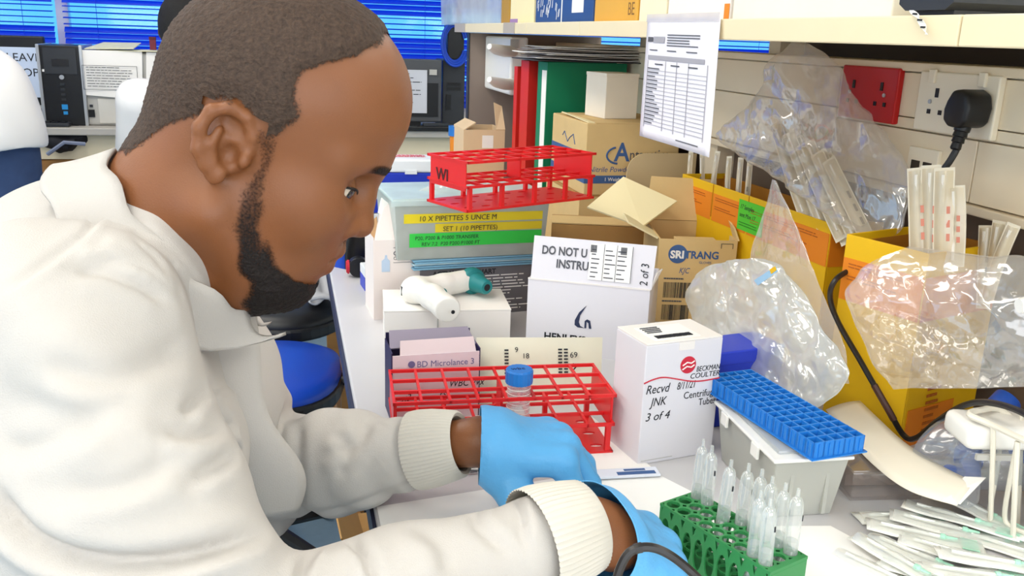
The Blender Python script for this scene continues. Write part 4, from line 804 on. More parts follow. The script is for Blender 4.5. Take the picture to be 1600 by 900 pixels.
k1 = bin_carton('long yellow and orange carton of wrapped swabs along the socket trunking', (0.750, 1.620, BZ), rad(-87.5), 0.480, 0.092, 0.2295, (0.016, 0.066), [(0.0, 0.124), (0.128, 0.248), (0.252, 0.480)], True)
MB().b2((0.222, -0.0016, 0.168), (0.302, -0.0008, 0.220)).build('green_note', M('note_green', '#54c832', 0.6), k1); 
for i, tx in enumerate(('17 Samples', 'sent Mon 17')): text(tx, 0.011, m_ink, k1, (0.227, -0.0017, 0.205 - 0.014 * i), name='handwriting', shear=0.2, sx=0.9)
lines_patch('printed_text', M('note_ink', '#2f8a24', 0.6), k1, 'front', (0.228, 0.173), (0.288, 0.182), -0.0016, 2, 0.3)
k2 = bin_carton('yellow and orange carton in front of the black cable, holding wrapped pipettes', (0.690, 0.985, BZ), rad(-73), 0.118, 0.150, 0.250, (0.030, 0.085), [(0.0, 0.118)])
MB().b2((0.1184, 0.008, 0.0), (0.1192, 0.10, 0.05)).build('printed_panel', m_oran, k2); lines_patch('printed_text', M('ink_rust', '#b9641c', 0.7), k2, 'right', (0.04, 0.01), (0.07, 0.075), 0.1192, 7, 0.4, seed=6)

# --- wrapped sticks: narrow peel packs, each one a thing
m_wrap = M('wrap_paper', '#ece2cc', 0.6, var=0.04); m_wrapc = M_film('wrap_film', (0.97, 0.93, 0.84), haze=0.75, gloss=0.05, rough=0.18); m_wtxt = M('wrap_print', '#9a8f80', 0.7); m_wred = M('wrap_red', '#d98a74', 0.6)
def wrapped(label, group, a, b_, width, nrm, kind=0, name='wrapped_swab', cat='swab', seed=0):
    """peel pack from a (bottom) to b_ (top): paper back, clear blister front, stick inside"""
    a, b_ = Vector(a), Vector(b_); ax = (b_ - a); L = ax.length; ax.normalize(); n = Vector(nrm); n = (n - ax * n.dot(ax)).normalized(); s = ax.cross(n)
    t = thing(name, label, cat, a, group=group); P = lambda u, v, h: s * u + ax * v + n * h
    r_ = random.Random(seed); bend = r_.uniform(-0.006, 0.006)
    vs = []; fs = []; N_ = 8
    for i in range(N_ + 1):
        v = L * i / N_; o = bend * math.sin(math.pi * i / N_)
        for u in (-width / 2, width / 2): vs += [P(u, v, o - 0.0004), P(u, v, o + 0.0004)]
    for i in range(N_):
        k = 4 * i
        fs += [(k, k + 4, k + 6, k + 2), (k + 1, k + 3, k + 7, k + 5), (k, k + 1, k + 5, k + 4), (k + 2, k + 6, k + 7, k + 3)]
    fs += [(0, 2, 3, 1), (4 * N_, 4 * N_ + 1, 4 * N_ + 3, 4 * N_ + 2)]
    MB().add(vs, fs).build('paper_back', m_wrap, t)
    vs = []; fs = []; m_ = 6
    for i in range(N_ + 1):
        v = L * (0.03 + 0.94 * i / N_); o = bend * math.sin(math.pi * i / N_)
        for j in range(m_ + 1): q = j / m_; vs.append(P((q - 0.5) * width * 0.86, v, o + 0.0006 + 0.0055 * math.sin(math.pi * q) * (0.6 + 0.4 * math.sin(math.pi * min(1, max(0, i / N_))))))
    for i in range(N_):
        for j in range(m_): k = i * (m_ + 1) + j; fs.append((k, k + m_ + 1, k + m_ + 2, k + 1))
    MB().add(vs, fs).build('blister', m_wrapc, t, smooth=True)
    MB().tube([P(0, L * 0.08, bend * 0.2 + 0.003), P(0, L * 0.5, bend + 0.003), P(0, L * 0.93, bend * 0.2 + 0.003)], 0.0022, 6).build('stick', M('stick_white', '#f2ede2', 0.5), t)
    b = MB()
    for i in range(4):
        v0 = L * (0.18 + 0.16 * i); b.box(P(width * 0.33, v0 + L * 0.04, bend * 0.7 + 0.0010), (0.0004, 0.0004, 0.0004))
    for i in range(3):
        v0 = L * (0.3 + 0.13 * i); q = [P(width * 0.2, v0, 0.0058), P(width * 0.34, v0, 0.004), P(width * 0.34, v0 + L * 0.07, 0.004), P(width * 0.2, v0 + L * 0.07, 0.0058)]; b.quadslab(q, 0.0003)
    b.build('printed_text', m_wred if kind == 1 else m_wtxt, t)['kind'] = 'stuff'
    return t
# fan of swabs in the long carton
rnd = random.Random(11)
for i in range(13):
    top = at(1212 + i * 7 + rnd.uniform(-3, 3), 190 + i * 5 + rnd.uniform(-4, 8), x=0.775 + 0.006 * (i % 3)); bot = at(1256 + i * 9, 330 + i * 5, x=0.775 + 0.006 * (i % 3))
    bot = np.array(bot) + (np.array(bot) - np.array(top)) * 0.10
    wrapped(('wrapped swab leaning in the long carton, leftmost and tallest of the fan' if i == 0 else 'paper wrapped swab leaning in the fan inside the clear bag over the long carton'), 'fan of wrapped swabs', bot, top, 0.021, (-0.8, -0.6, 0.15), seed=i)
for i, (u, v) in enumerate(((1080, 236), (1097, 240), (1122, 236), (1140, 244), (1158, 246), (1172, 252))):
    top = at(u, v, x=0.79); bot = np.array(top) + [0.0, 0.01 * ((i % 3) - 1) - 0.012, -0.12]
    wrapped(('short wrapped stick at the left end of the long carton, nearest the hanging sheet' if i == 0 else 'wrapped stick standing at the far end of the long yellow carton'), 'sticks at the far end of the long carton', bot, top, 0.012, (-0.9, -0.4, 0.1), seed=20 + i)
for i, (u, v, u2, v2) in enumerate(((1433, 262, 1436, 386), (1455, 258, 1452, 390), (1476, 262, 1474, 388), (1491, 290, 1490, 388))):
    top = at(u, v, x=0.745 + 0.006 * i); bot = at(u2, v2, x=0.745 + 0.006 * i); bot = np.array(bot) + (np.array(bot) - np.array(top)) * 0.3
    wrapped(['wrapped pipette standing at the left of four in the near carton', 'wrapped pipette with red print, second from left in the near carton', 'wrapped pipette with red print, third from left in the near carton', 'shorter wrapped pipette at the right of four in the near carton'][i], 'wrapped pipettes in the near carton', bot, top, 0.024, (-0.85, -0.5, 0.15), kind=1, name='wrapped_pipette', cat='pipette', seed=40 + i)
for i, (u, v) in enumerate(((1540, 352), (1562, 345), (1585, 350))):
    top = at(u, v, x=0.82); bot = np.array(top) + [0.0, 0.02 * (i - 1), -0.10]; wrapped(['wrapped stick barely rising above the near carton, left of three', 'wrapped stick barely rising above the near carton, middle of three', 'wrapped stick barely rising above the near carton, right of three'][i], 'sticks at the back of the near carton', bot, top, 0.016, (-0.9, -0.4, 0.2), seed=50 + i)

# --- clear bags: two crumpled films between a left and a right outline
def tri(x): return 2 * np.abs(x - np.floor(x + 0.5)) - 0.5
def crumple(P, seed, f=22.0, n=9):
    r = np.random.RandomState(seed); o = 0
    for i in range(n):
        k = r.normal(size=3); k /= np.linalg.norm(k); ff = f * (0.5 + 1.5 * r.rand()); o = o + tri(P @ k * ff + r.rand() + 0.35 * np.sin(P @ (r.normal(size=3) * 12))) / (0.7 + ff / f)
    return o / n ** 0.5
def bag(label, left, right, mat, bulge=0.03, amp=0.008, n=70, seed=0, depth=None, name='plastic_bag', layers=(1, -1), f=16.0, sq=1.0):
    L = [np.array(q) for q in catmull(left, 10)]; Rr = [np.array(q) for q in catmull(right, 10)]
    c0 = np.mean(L + Rr, axis=0); c_ax = (L[-1] + Rr[-1] - L[0] - Rr[0]); c_ax = c_ax / np.linalg.norm(c_ax); base = np.array([c0[0], c0[1], min(q[2] for q in L + Rr)])
    t = thing(name, label, 'bag', base)
    def samp(C, v): x = v * (len(C) - 1); i = min(int(x), len(C) - 2); return C[i] + (C[i + 1] - C[i]) * (x - i)
    m = n
    V = np.array([[samp(L, j / m) * (1 - i / n) + samp(Rr, j / m) * (i / n) for i in range(n + 1)] for j in range(m + 1)])
    view = c0 - CC; view = view / np.linalg.norm(view); nr = -view * 0.5 + np.array([-0.75, -0.5, 0.25]) * 0.5; nr /= np.linalg.norm(nr)
    uu = np.linspace(0, 1, n + 1)[None, :]; vv = np.linspace(0, 1, m + 1)[:, None]
    env = (np.sin(np.pi * uu) ** 0.6) * (np.sin(np.pi * (0.06 + 0.9 * vv)) ** 0.6)
    for s in layers:
        P0 = V.reshape(-1, 3); axd = c_ax; PS = P0 - np.outer(P0 @ axd, axd) * (1 - sq); c = crumple(PS, seed + (0 if s > 0 else 50), f, 7); c2 = crumple(PS, seed + 7 + s, f * 2.2, 6)
        d = (s * bulge * env.reshape(-1) + amp * c * (0.3 + 0.7 * env.reshape(-1)) + amp * 0.28 * c2)
        side = np.cross(nr, [0, 0, 1.0]); Q = P0 + d[:, None] * nr + (crumple(P0, seed + 90, f) * amp * 0.7)[:, None] * side
        F = np.array([(j * (n + 1) + i, j * (n + 1) + i + 1, (j + 1) * (n + 1) + i + 1, (j + 1) * (n + 1) + i) for j in range(m) for i in range(n)])
        link('film', np_mesh('film', Q - base, F, True), mat, t)
    return t
m_bag = M_film('clear_bag_film', (0.97, 0.97, 0.97), haze=0.20, gloss=0.13, rough=0.07)
m_bag2 = M_film('milky_bag_film', (0.96, 0.98, 0.97), haze=0.36, gloss=0.12, rough=0.10)
m_bag3 = M_film('thin_bag_film', (0.97, 0.96, 0.94), haze=0.19, gloss=0.12, rough=0.08)
X_ = lambda u, v, x: at(u, v, x=x)
bag('big clear plastic bag rising above the long carton in front of the red socket', [X_(1240, 66, 0.79), X_(1196, 100, 0.78), X_(1190, 140, 0.775), X_(1150, 182, 0.765), X_(1118, 215, 0.76), X_(1185, 262, 0.75), X_(1240, 300, 0.745), X_(1300, 345, 0.74)],
    [X_(1262, 68, 0.80), X_(1305, 95, 0.81), X_(1330, 140, 0.81), X_(1370, 190, 0.81), X_(1410, 245, 0.81), X_(1424, 290, 0.80), X_(1412, 350, 0.79), X_(1385, 382, 0.77)], m_bag, bulge=0.030, amp=0.020, seed=3, n=96, sq=0.5)
bag('milky plastic bag slumped against the long carton behind the blue rack', [X_(1150, 405, 0.60), X_(1098, 420, 0.60), X_(1074, 455, 0.59), X_(1082, 500, 0.585), X_(1120, 545, 0.58), X_(1160, 600, 0.575), X_(1215, 640, 0.57)],
    [X_(1196, 405, 0.61), X_(1225, 420, 0.612), X_(1255, 460, 0.612), X_(1290, 520, 0.61), X_(1325, 575, 0.605), X_(1310, 610, 0.60), X_(1262, 645, 0.58)], m_bag2, bulge=0.022, amp=0.021, seed=12, n=104, sq=0.75, f=21.0)
bag('thin folded clear sleeve standing in a point before the long carton', [X_(1207, 280, 0.640), X_(1190, 340, 0.638), X_(1172, 400, 0.634), X_(1180, 460, 0.63), X_(1230, 540, 0.625), X_(1280, 600, 0.62)],
    [X_(1213, 283, 0.642), X_(1238, 340, 0.642), X_(1262, 400, 0.640), X_(1290, 470, 0.638), X_(1318, 540, 0.634), X_(1330, 600, 0.63)], m_bag3, bulge=0.006, amp=0.007, seed=23, n=60, f=16)
bag('small crumpled film lying under the left end of the upper red rack', [at(648, 300, d=1.56), at(652, 318, d=1.54), at(662, 338, d=1.53)], [at(690, 282, d=1.60), at(712, 300, d=1.60), at(716, 322, d=1.58)], m_bag2, bulge=0.008, amp=0.007, seed=61, n=30)
pr = thing('label_strip', 'small pale blue printed strip on the milky bag', 'label', X_(1180, 442, 0.587)); q0 = X_(1180, 442, 0.587)
MB().quadslab([np.array(X_(a, b_, 0.587)) - q0 for a, b_ in ((1178, 438), (1212, 416), (1215, 424), (1184, 446))], 0.0006).build('strip', M('print_blue', '#9cc4e0', 0.5), pr); MB().quadslab([np.array(X_(a, b_, 0.5865)) - q0 for a, b_ in ((1202, 421), (1211, 416), (1213, 422), (1205, 428))], 0.0009).build('yellow_mark', m_yel, pr)
D_ = lambda u, v, d: at(u, v, d=d)
bag('crumpled clear bag hanging over the front of the near yellow carton', [D_(1345, 420, 1.045), D_(1330, 455, 1.04), D_(1332, 495, 1.03), D_(1350, 540, 1.03), D_(1372, 580, 1.02), D_(1395, 608, 1.02)],
    [D_(1420, 385, 1.0), D_(1545, 400, 0.93), D_(1615, 405, 0.90), D_(1640, 470, 0.88), D_(1640, 560, 0.88), D_(1620, 605, 0.89)], m_bag3, bulge=0.03, amp=0.022, seed=31, n=96, sq=0.9)
# bag of blue capped tubes on the right
bg4 = bag('grey plastic bag of blue capped tubes lying on the bench behind the wire rack', [at(1500, 645, d=1.0), at(1462, 660, d=1.0), at(1430, 690, d=1.0), at(1425, 720, d=1.0), at(1470, 748, d=0.99), at(1510, 765, d=0.98)],
    [at(1600, 640, d=0.96), at(1640, 655, d=0.95), at(1660, 690, d=0.94), at(1660, 730, d=0.94), at(1640, 755, d=0.94), at(1600, 768, d=0.95)], M_film('grey_bag_film', (0.78, 0.83, 0.88), haze=0.22, gloss=0.08, rough=0.12), bulge=0.03, amp=0.012, seed=44, n=70)
for i, (u, v, ax) in enumerate(((1535, 672, (0.3, -0.6, 0.5)), (1500, 738, (0.8, -0.4, 0.1)), (1513, 722, (0.5, 0.6, 0.2)), (1478, 745, (0.2, -0.9, 0.1)), (1560, 640, (0.7, 0.1, 0.6)), (1580, 705, (0.5, -0.5, 0.4)))):
    p = at(u, v, d=0.985); bb = np.array(bg4.location); q = Vector(ax).normalized().to_track_quat('Z', 'Y').to_matrix().to_4x4()
    MB().lathe([(0, 0), (0.0145, 0), (0.015, 0.002), (0.015, 0.016), (0.0135, 0.018), (0, 0.018)], 20, Matrix.Translation(Vector(p - bb)) @ q).build('tube_cap', M('cap_dark_blue', '#1d4fae', 0.4), bg4, smooth=True)
    MB().lathe([(0.003, -0.075), (0.0125, -0.06), (0.013, 0.0)], 16, Matrix.Translation(Vector(p - bb)) @ q, cap=(True, False)).build('tube_body', m_clear, bg4, smooth=True)
# white dispenser on the right edge
p = at(1528, 612, d=0.895); t = thing('dispenser', 'white rounded dispenser behind the wire rack at the right edge', 'dispenser', p, rad(-12))
MB().b2((0, 0, -0.012), (0.16, 0.055, 0.014)).build('housing', m_white, t, bevel=0.008, seg=3, smooth=True); MB().tube([(0.135, 0.028, -0.0985), (0.135, 0.028, -0.010)], [0.022, 0.012], 14).build('bottle', m_white, t, smooth=True); MB().b2((0.01, -0.003, -0.02), (0.05, 0.001, -0.014)).build('catch', m_grey, t)
t.location.z = BZ + 0.0990
p = at(1592, 478, d=0.84); t = thing('dispenser', 'white rounded spout poking in at the right edge over the clear bag', 'dispenser', p); MB().tube([(0.0, 0, 0), (0.015, -0.002, 0.002), (0.08, -0.01, 0.004)], [0.007, 0.010, 0.012], 12).build('spout', m_white, t, smooth=True); MB().tube([(0.078, -0.01, 0.006), (0.08, -0.01, BZ - float(p[2]) + 0.001)], [0.014, 0.02], 14).build('bottle', m_white, t, smooth=True)
# --- black cables
pts = [at(1330, 420, x=0.70), at(1306, 437, x=0.675), at(1297, 462, x=0.668), at(1308, 500, x=0.668), at(1345, 565, x=0.675), at(1385, 635, x=0.695), at(1412, 680, x=0.715), at(1432, 684, x=0.715), at(1465, 658, x=0.70), at(1505, 634, x=0.69), at(1545, 629, x=0.685), at(1600, 646, x=0.68), at(1660, 690, x=0.67)]
cc = catmull(pts, 8); bs = np.array([pts[6][0], pts[6][1], pts[6][2]])
t = thing('cable', 'black cable dipping from the near yellow carton to the right edge', 'cable', bs); MB().tube([np.array(q) - bs for q in cc], 0.0035, 8).build('sheath', M('cable_black', '#1e1a19', 0.35), t, smooth=True); MB().tube([np.array(q) - bs for q in cc[36:44]], 0.0042, 8).build('sleeve', M('cable_brown', '#4a2e26', 0.5), t, smooth=True)
pts = [at(960, 925, d=0.60), at(968, 890, d=0.60), at(985, 862, d=0.60), at(1015, 855, d=0.60), at(1048, 868, d=0.60), at(1085, 898, d=0.60), at(1120, 935, d=0.59)]; bs = np.array(pts[0])
t = thing('cable', 'thin black cable loop crossing the near glove at the bottom edge', 'cable', bs); MB().tube([np.array(q) - bs for q in catmull(pts, 8)], 0.0032, 8).build('sheath', MATS['cable_black'], t, smooth=True); MB().tube([np.array(q) - bs for q in catmull(pts, 8)[18:22]], 0.0036, 8).build('sleeve', MATS['cable_black'], t, smooth=True)
# --- clear lidded tub and the blue well rack
tub_p = M_film('grey_tub_plastic', (0.86, 0.86, 0.83), haze=0.95, gloss=0.04, rough=0.3)
t = thing('storage_box', 'small frosted plastic box with snap lid under the blue rack', 'box', (0.474, 0.742, BZ + 0.0003), rad(-3.5)); Wb, Db, Hb = 0.082, 0.150, 0.068
tub_shell(Wb, Db, Hb, 0.008, 0.002).build('tub_wall', tub_p, t, bevel=0.003)
MB().b2((0.012, 0.012, 0.003), (Wb - 0.012, Db - 0.012, 0.045)).build('contents', M('white_contents', '#dcdad2', 0.6, var=0.08), t, bevel=0.004)
MB().b2((-0.004, -0.004, Hb), (Wb + 0.004, Db + 0.004, Hb + 0.004)).build('lid_rim', m_white, t, bevel=0.0015); MB().b2((0.006, 0.008, Hb + 0.004), (Wb - 0.006, Db - 0.008, Hb + 0.0085)).build('lid', M_film('box_lid_plastic', (0.93, 0.95, 0.96), haze=0.4, gloss=0.07), t, bevel=0.002)
for y in (0.03, 0.11): MB().b2((-0.0065, y, Hb - 0.012), (-0.003, y + 0.016, Hb + 0.003)).build('clip', m_white, t, bevel=0.001)
[MB().b2((x, 0.002, 0.004), (x + 0.004, 0.0085, 0.06)).build('rib', tub_p, t) for x in (0.02, 0.06)]
bz = 0.8782
t = thing('well_rack', 'bright blue plastic tube rack with square wells resting on the frosted box', 'tube rack', (0.502, 0.722, bz), rad(7.3)); Wr, Dr, Hr = 0.064, 0.196, 0.019; nx, ny = 5, 15
m_blue = M('rack_blue', '#2a8eea', 0.35, var=0.06, trans=0.25); b = MB()
for i in range(nx + 1): x = Wr * i / nx; b.b2((max(0, x - 0.0011), 0, 0.0022), (min(Wr, x + 0.0011), Dr, Hr - 0.0002))
for j in range(ny + 1): y = Dr * j / ny; b.b2((0, max(0, y - 0.0011), 0.0022), (Wr, min(Dr, y + 0.0011), Hr))
b.build('well_walls', m_blue, t); MB().b2((0, 0, 0.0008), (Wr, Dr, 0.0026)).build('floor_plate', m_blue, t)
MB().b2((-0.002, -0.002, 0.0), (Wr + 0.004, Dr + 0.002, 0.0014)).build('flange', m_blue, t)
b = MB()
for i in range(nx): b.b2((Wr * (i + 0.5) / nx - 0.0006, -0.0012, 0.003), (Wr * (i + 0.5) / nx + 0.0006, 0, Hr - 0.002))
for j in range(ny * 2): b.b2((-0.001, Dr * (j + 0.5) / (2 * ny) - 0.0006, 0.003), (0, Dr * (j + 0.5) / (2 * ny) + 0.0006, Hr - 0.002))
b.build('ribs', m_blue, t)
p = at(1118, 668, z=BZ); t = thing('box', 'royal blue box standing behind the centrifuge tubes carton', 'box', (0.512, 0.968, BZ), rad(9)); MB().b2((0, 0, 0), (0.11, 0.06, 0.100)).build('body', m_royal, t, bevel=0.002); MB().b2((-0.0008, -0.0008, 0.084), (0.1108, 0.0608, 0.103)).build('lid', m_royal, t, bevel=0.002); MB().b2((0.002, -0.0012, 0.0), (0.01, 0.0, 0.03)).build('grey_label', m_grey, t)
# --- green tube rack with glass tubes
m_grn = M('rack_green', '#33864a', 0.4, var=0.08); GL, GW, GH = 0.134, 0.048, 0.056; gnx, gny = 9, 3; gt = rad(-70)
gc, gs = math.cos(gt), math.sin(gt); gx, gy = 0.378 - GW * (-gs), 0.723 - GW * gc
t = thing('tube_rack', 'dark green tube rack with round holes holding short glass tubes', 'tube rack', (gx, gy, BZ + 0.0003), gt)
def hole_plate(nx, ny, W, D, r, th, fr, mx=0.0, n=16, ry=None):
    b = MB(); cx, cy = W / nx, D / ny; ry = ry or r
    for i in range(nx):
        for j in range(ny):
            ox, oy = cx * (i + 0.5), cy * (j + 0.5); o, h = [], []
            for k in range(n):
                a = 2 * math.pi * (k + 0.5) / n; c, s = math.cos(a), math.sin(a); q = max(abs(c), abs(s)); o.append((ox + cx / 2 * c / q, oy + cy / 2 * s / q)); h.append((ox + r * c, oy + ry * s))
            vs = [fr(u, v, th) for u, v in o] + [fr(u, v, th) for u, v in h] + [fr(u, v, 0) for u, v in h] + [fr(u, v, 0) for u, v in o]; fs = []
            for k in range(n):
                l = (k + 1) % n; fs += [(k, l, n + l, n + k), (n + k, n + l, 2 * n + l, 2 * n + k), (2 * n + k, 2 * n + l, 3 * n + l, 3 * n + k)]
            b.add(vs, fs)
    return b
x0, Lh = 0.002, 0.127
hole_plate(gnx, gny, Lh, GW - 0.002, 0.0064, 0.003, lambda u, v, h: (x0 + u, 0.001 + v, GH - 0.003 + h)).b2((0, 0, GH - 0.003), (x0, GW, GH)).b2((x0 + Lh, 0, GH - 0.003), (GL, GW, GH)).b2((x0, 0, GH - 0.003), (x0 + Lh, 0.001, GH)).b2((x0, GW - 0.001, GH - 0.003), (x0 + Lh, GW, GH)).build('top_plate', m_grn, t)
hole_plate(gnx, gny, Lh, GW - 0.004, 0.0063, 0.002, lambda u, v, h: (x0 + u, 0.002 + v, 0.024 + h)).build('middle_plate', m_grn, t)
hole_plate(gnx, 1, GL - 0.004, GH - 0.006, 0.0058, 0.002, lambda u, v, h: (0.002 + u, h, 0.003 + v), ry=0.016).build('side_wall', m_grn, t)
hole_plate(gnx, 1, GL - 0.004, GH - 0.006, 0.0058, 0.002, lambda u, v, h: (0.002 + u, GW - 0.002 + h, 0.003 + v), ry=0.016).build('side_wall', m_grn, t)
for x in (0.0, GL - 0.003): MB().b2((x, 0, 0), (x + 0.003, GW, GH - 0.003)).build('end_wall', m_grn, t, bevel=0.0008)
MB().b2((0.003, 0.002, 0.0), (GL - 0.003, GW - 0.002, 0.002)).build('base_plate', m_grn, t)
m_glass = M_film('tube_glass', (0.95, 0.97, 0.96), haze=0.22, gloss=0.10, rough=0.05, edge=0.9); m_liq = M_film('tube_liquid', (0.88, 0.9, 0.9), haze=0.25, gloss=0.03)
G4 = Matrix.Translation((gx, gy, BZ)) @ Matrix.Rotation(gt, 4, 'Z'); tube0 = None
spots = [(0, 2), (1, 2), (4, 2), (5, 2), (6, 2), (7, 2), (8, 2), (3, 1.35), (7, 0), (8, 0)]
labs = ['glass tube at the far corner of the green rack', 'second glass tube from the far corner of the green rack', 'third glass tube along the right row of the green rack', 'fourth glass tube along the right row of the green rack', 'fifth glass tube along the right row of the green rack', 'sixth glass tube along the right row, last but one', 'glass tube nearest the viewer in the right row of the green rack', 'glass tube alone in the middle row of the green rack', 'farther one of two glass tubes in the left row of the green rack', 'nearer one of two glass tubes in the left row of the green rack']
def gpos(i, j): return G4 @ Vector((x0 + Lh / gnx * (i + 0.5), 0.001 + (GW - 0.002) / gny * (j + 0.5), 0.028))
for k, ((i, j), lb_) in enumerate(zip(spots, labs)):
    if k == 0:
        tube0 = thing('glass_tube', lb_, 'tube', gpos(i, j), group='glass tubes in the green rack')
        MB().lathe([(0.0, 0), (0.0056, 0.0005), (0.0061, 0.002), (0.0061, 0.070), (0.0056, 0.075), (0.0042, 0.079), (0.0018, 0.081), (0.0015, 0.0885), (0.0, 0.089)], 22, cap=(False, False)).build('tube_wall', m_glass, tube0, smooth=True)
        MB().lathe([(0.0, 0.0012), (0.0050, 0.0015), (0.0053, 0.003), (0.0053, 0.040), (0.0, 0.040)], 18, cap=(False, False)).build('liquid', m_liq, tube0, smooth=True)
        MB().b2((-0.0007, -0.0067, 0.060), (0.0007, -0.0060, 0.065)).build('pen_mark', m_ink, tube0)
        tt_ = tube0
    else: tt_ = copy_tree(tube0); tt_['label'] = lb_
    tt_.location = gpos(i, j); tt_.rotation_euler = (random.uniform(-0.03, 0.03), random.uniform(-0.03, 0.03), gt + random.uniform(1.2, 2.4))
# --- paper liner on the bench, sheets, pens
m_liner = M('liner_paper', '#f6f4f0', 0.8, var=0.01)
def sheet_thing(name, label, cat, pts, mat, th=0.0008, z=0.0):
    b0 = np.array([pts[0][0], pts[0][1], BZ + z + 0.0002]); t = thing(name, label, cat, b0)
    MB().prism([(p_[0] - b0[0], p_[1] - b0[1]) for p_ in pts], 0, th).build('sheet', mat, t); return t, b0
sheet_thing('bench_liner', 'large white paper liner on the bench under the green rack', 'paper', [(0.080, 0.22), (0.62, 0.42), (0.557, 0.66), (0.534, 0.722), (0.46, 0.735), (0.40, 0.86), (0.30, 0.875), (0.078, 0.845)], m_liner)
t, b0 = sheet_thing('paper_sheet', 'white printed sheet lying under the lower red rack', 'paper', [(0.13, 0.92), (0.40, 0.865), (0.375, 1.03), (0.16, 1.08)], m_paper, z=0.0012); lines_patch('printed_text', m_inkg, t, 'top', (0.04, -0.03), (0.22, 0.05), 0.0009, 7, 0.25, seed=8)
p = at(950, 740, z=BZ); t = thing('glove_packet', 'pale packet printed in blue lying beside the far glove', 'packet', (0.315, 0.858, BZ + 0.0024), rad(-4)); MB().b2((0, 0, 0), (0.085, 0.020, 0.003)).build('packet', M('packet_white', '#dfe3ee', 0.5), t, bevel=0.001); tag(MB().b2((0.035, 0.003, 0.0028), (0.08, 0.010, 0.0034)).b2((0.045, 0.012, 0.0028), (0.07, 0.016, 0.0034)).build('blue_print', m_blueink, t))
# pale carton lid sheet behind the lower rack
t = thing('paper_sheet', 'pale cream printed card leaning behind the lower red rack', 'paper', (0.236, 1.095, BZ), rad(-6)); MB().quadslab([(0, 0, 0), (0.17, 0, 0), (0.175, 0.028, 0.083), (0.0, 0.028, 0.085)], -0.0012).build('card', M('pale_cream_card', '#e9e6cf', 0.7), t)
rq = (math.pi / 2 - 0.32, 0, 0)
for body, x, z, sz, rl_ in (('18', 0.062, 0.058, 0.010, 0), ('9', 0.052, 0.066, 0.010, 0), ('69', 0.128, 0.058, 0.011, 0.0), ('7', 0.128, 0.040, 0.018, -0.3)): text(body, sz, m_ink, t, (x, 0.028 * z / 0.084 - 0.0022, z), rot=rq, roll=rl_)
for x in (0.038, 0.112, 0.120): 
    b = MB()
    for k in range(9): z = 0.034 + 0.0042 * k; b.quadslab([(x, 0.028 * z / 0.084 - 0.0016, z), (x + 0.0055, 0.028 * z / 0.084 - 0.0016, z), (x + 0.0055, 0.028 * (z + 0.002) / 0.084 - 0.0016, z + 0.002), (x, 0.028 * (z + 0.002) / 0.084 - 0.0016, z + 0.002)], -0.0004)
    b.build('printed_text', m_ink, t)['kind'] = 'stuff'
# --- clear acrylic box, paper strip, needle packs, wire rack
t = thing('acrylic_box', 'shallow clear acrylic box lying beside the frosted box', 'box', (0.585, 0.765, BZ + 0.0003), rad(-8)); m_acr = M_film('acrylic', (0.84, 0.8, 0.78), haze=0.14, gloss=0.08, rough=0.05, edge=0.8)
tub_shell(0.085, 0.120, 0.034, 0.001, 0.0025).build('box_wall', m_acr, t, bevel=0.001); MB().b2((-0.001, -0.001, 0.0342), (0.086, 0.121, 0.0372)).build('lid', m_acr, t, bevel=0.0008); MB().b2((0.008, 0.03, 0.003), (0.078, 0.11, 0.016)).build('contents', M('brown_contents', '#84726a', 0.7, var=0.35, vscale=90), t)
c0 = [at(1312, 636, z=0.838), at(1345, 680, z=0.842), at(1395, 722, z=0.845), at(1450, 752, z=0.842), at(1512, 776, z=0.840)]; w0 = [(30, -18), (34, -20), (26, -26), (22, -30), (8, -26)]
e0 = [at(1312 + 32, 636 - 10, z=0.846), at(1345 + 30, 680 - 24, z=0.848), at(1395 + 20, 722 - 30, z=0.85), at(1450 + 22, 752 - 24, z=0.848), at(1512 + 12, 776 - 22, z=0.848)]
d0 = [at(1290, 640, z=0.836), at(1330, 690, z=0.840), at(1375, 735, z=0.842), at(1425, 768, z=0.840), at(1495, 790, z=0.838)]
cA, cB = catmull(d0, 6), catmull(e0, 6); bs = np.array([c0[2][0], c0[2][1], BZ + 0.036])
t = thing('paper_wrapper', 'long peeled cream paper wrapper lying across the clear acrylic box', 'wrapper', bs)
o = MB().grid(lambda u, v: np.array(cA[min(int(u * 24), 24)].lerp(cB[min(int(u * 24), 24)], v)) - bs + np.array([0, 0, 0.003 * math.sin(v * 3.1)]), 24, 5).build('strip', M('wrapper_cream', '#ece4d2', 0.7, var=0.03), t, smooth=True, ang=180); o.modifiers.new('thick', 'SOLIDIFY').thickness = 0.0008
MB().quadslab([np.array(cA[22]) - bs, np.array(cA[23]) - bs + [0.01, -0.004, 0.0], np.array(cB[24]) - bs + [0.012, 0, 0.004], np.array(cB[22]) - bs], 0.001).build('peeled_end', m_paper, t)
m_mint = M('mint_plastic', '#a9dcc4', 0.45, var=0.05); rn = random.Random(5)
packs = [(1415, 808, 8, 0), (1480, 826, -22, 1), (1445, 838, -18, 2), (1500, 812, -34, 3), (1530, 800, -60, 4), (1545, 845, -15, 5), (1440, 872, -48, 6), (1500, 868, -30, 7), (1410, 880, -62, 8), (1560, 880, -12, 9), (1385, 900, -52, 10), (1590, 862, -40, 11), (1470, 905, -35, 12), (1530, 900, -8, 13)]
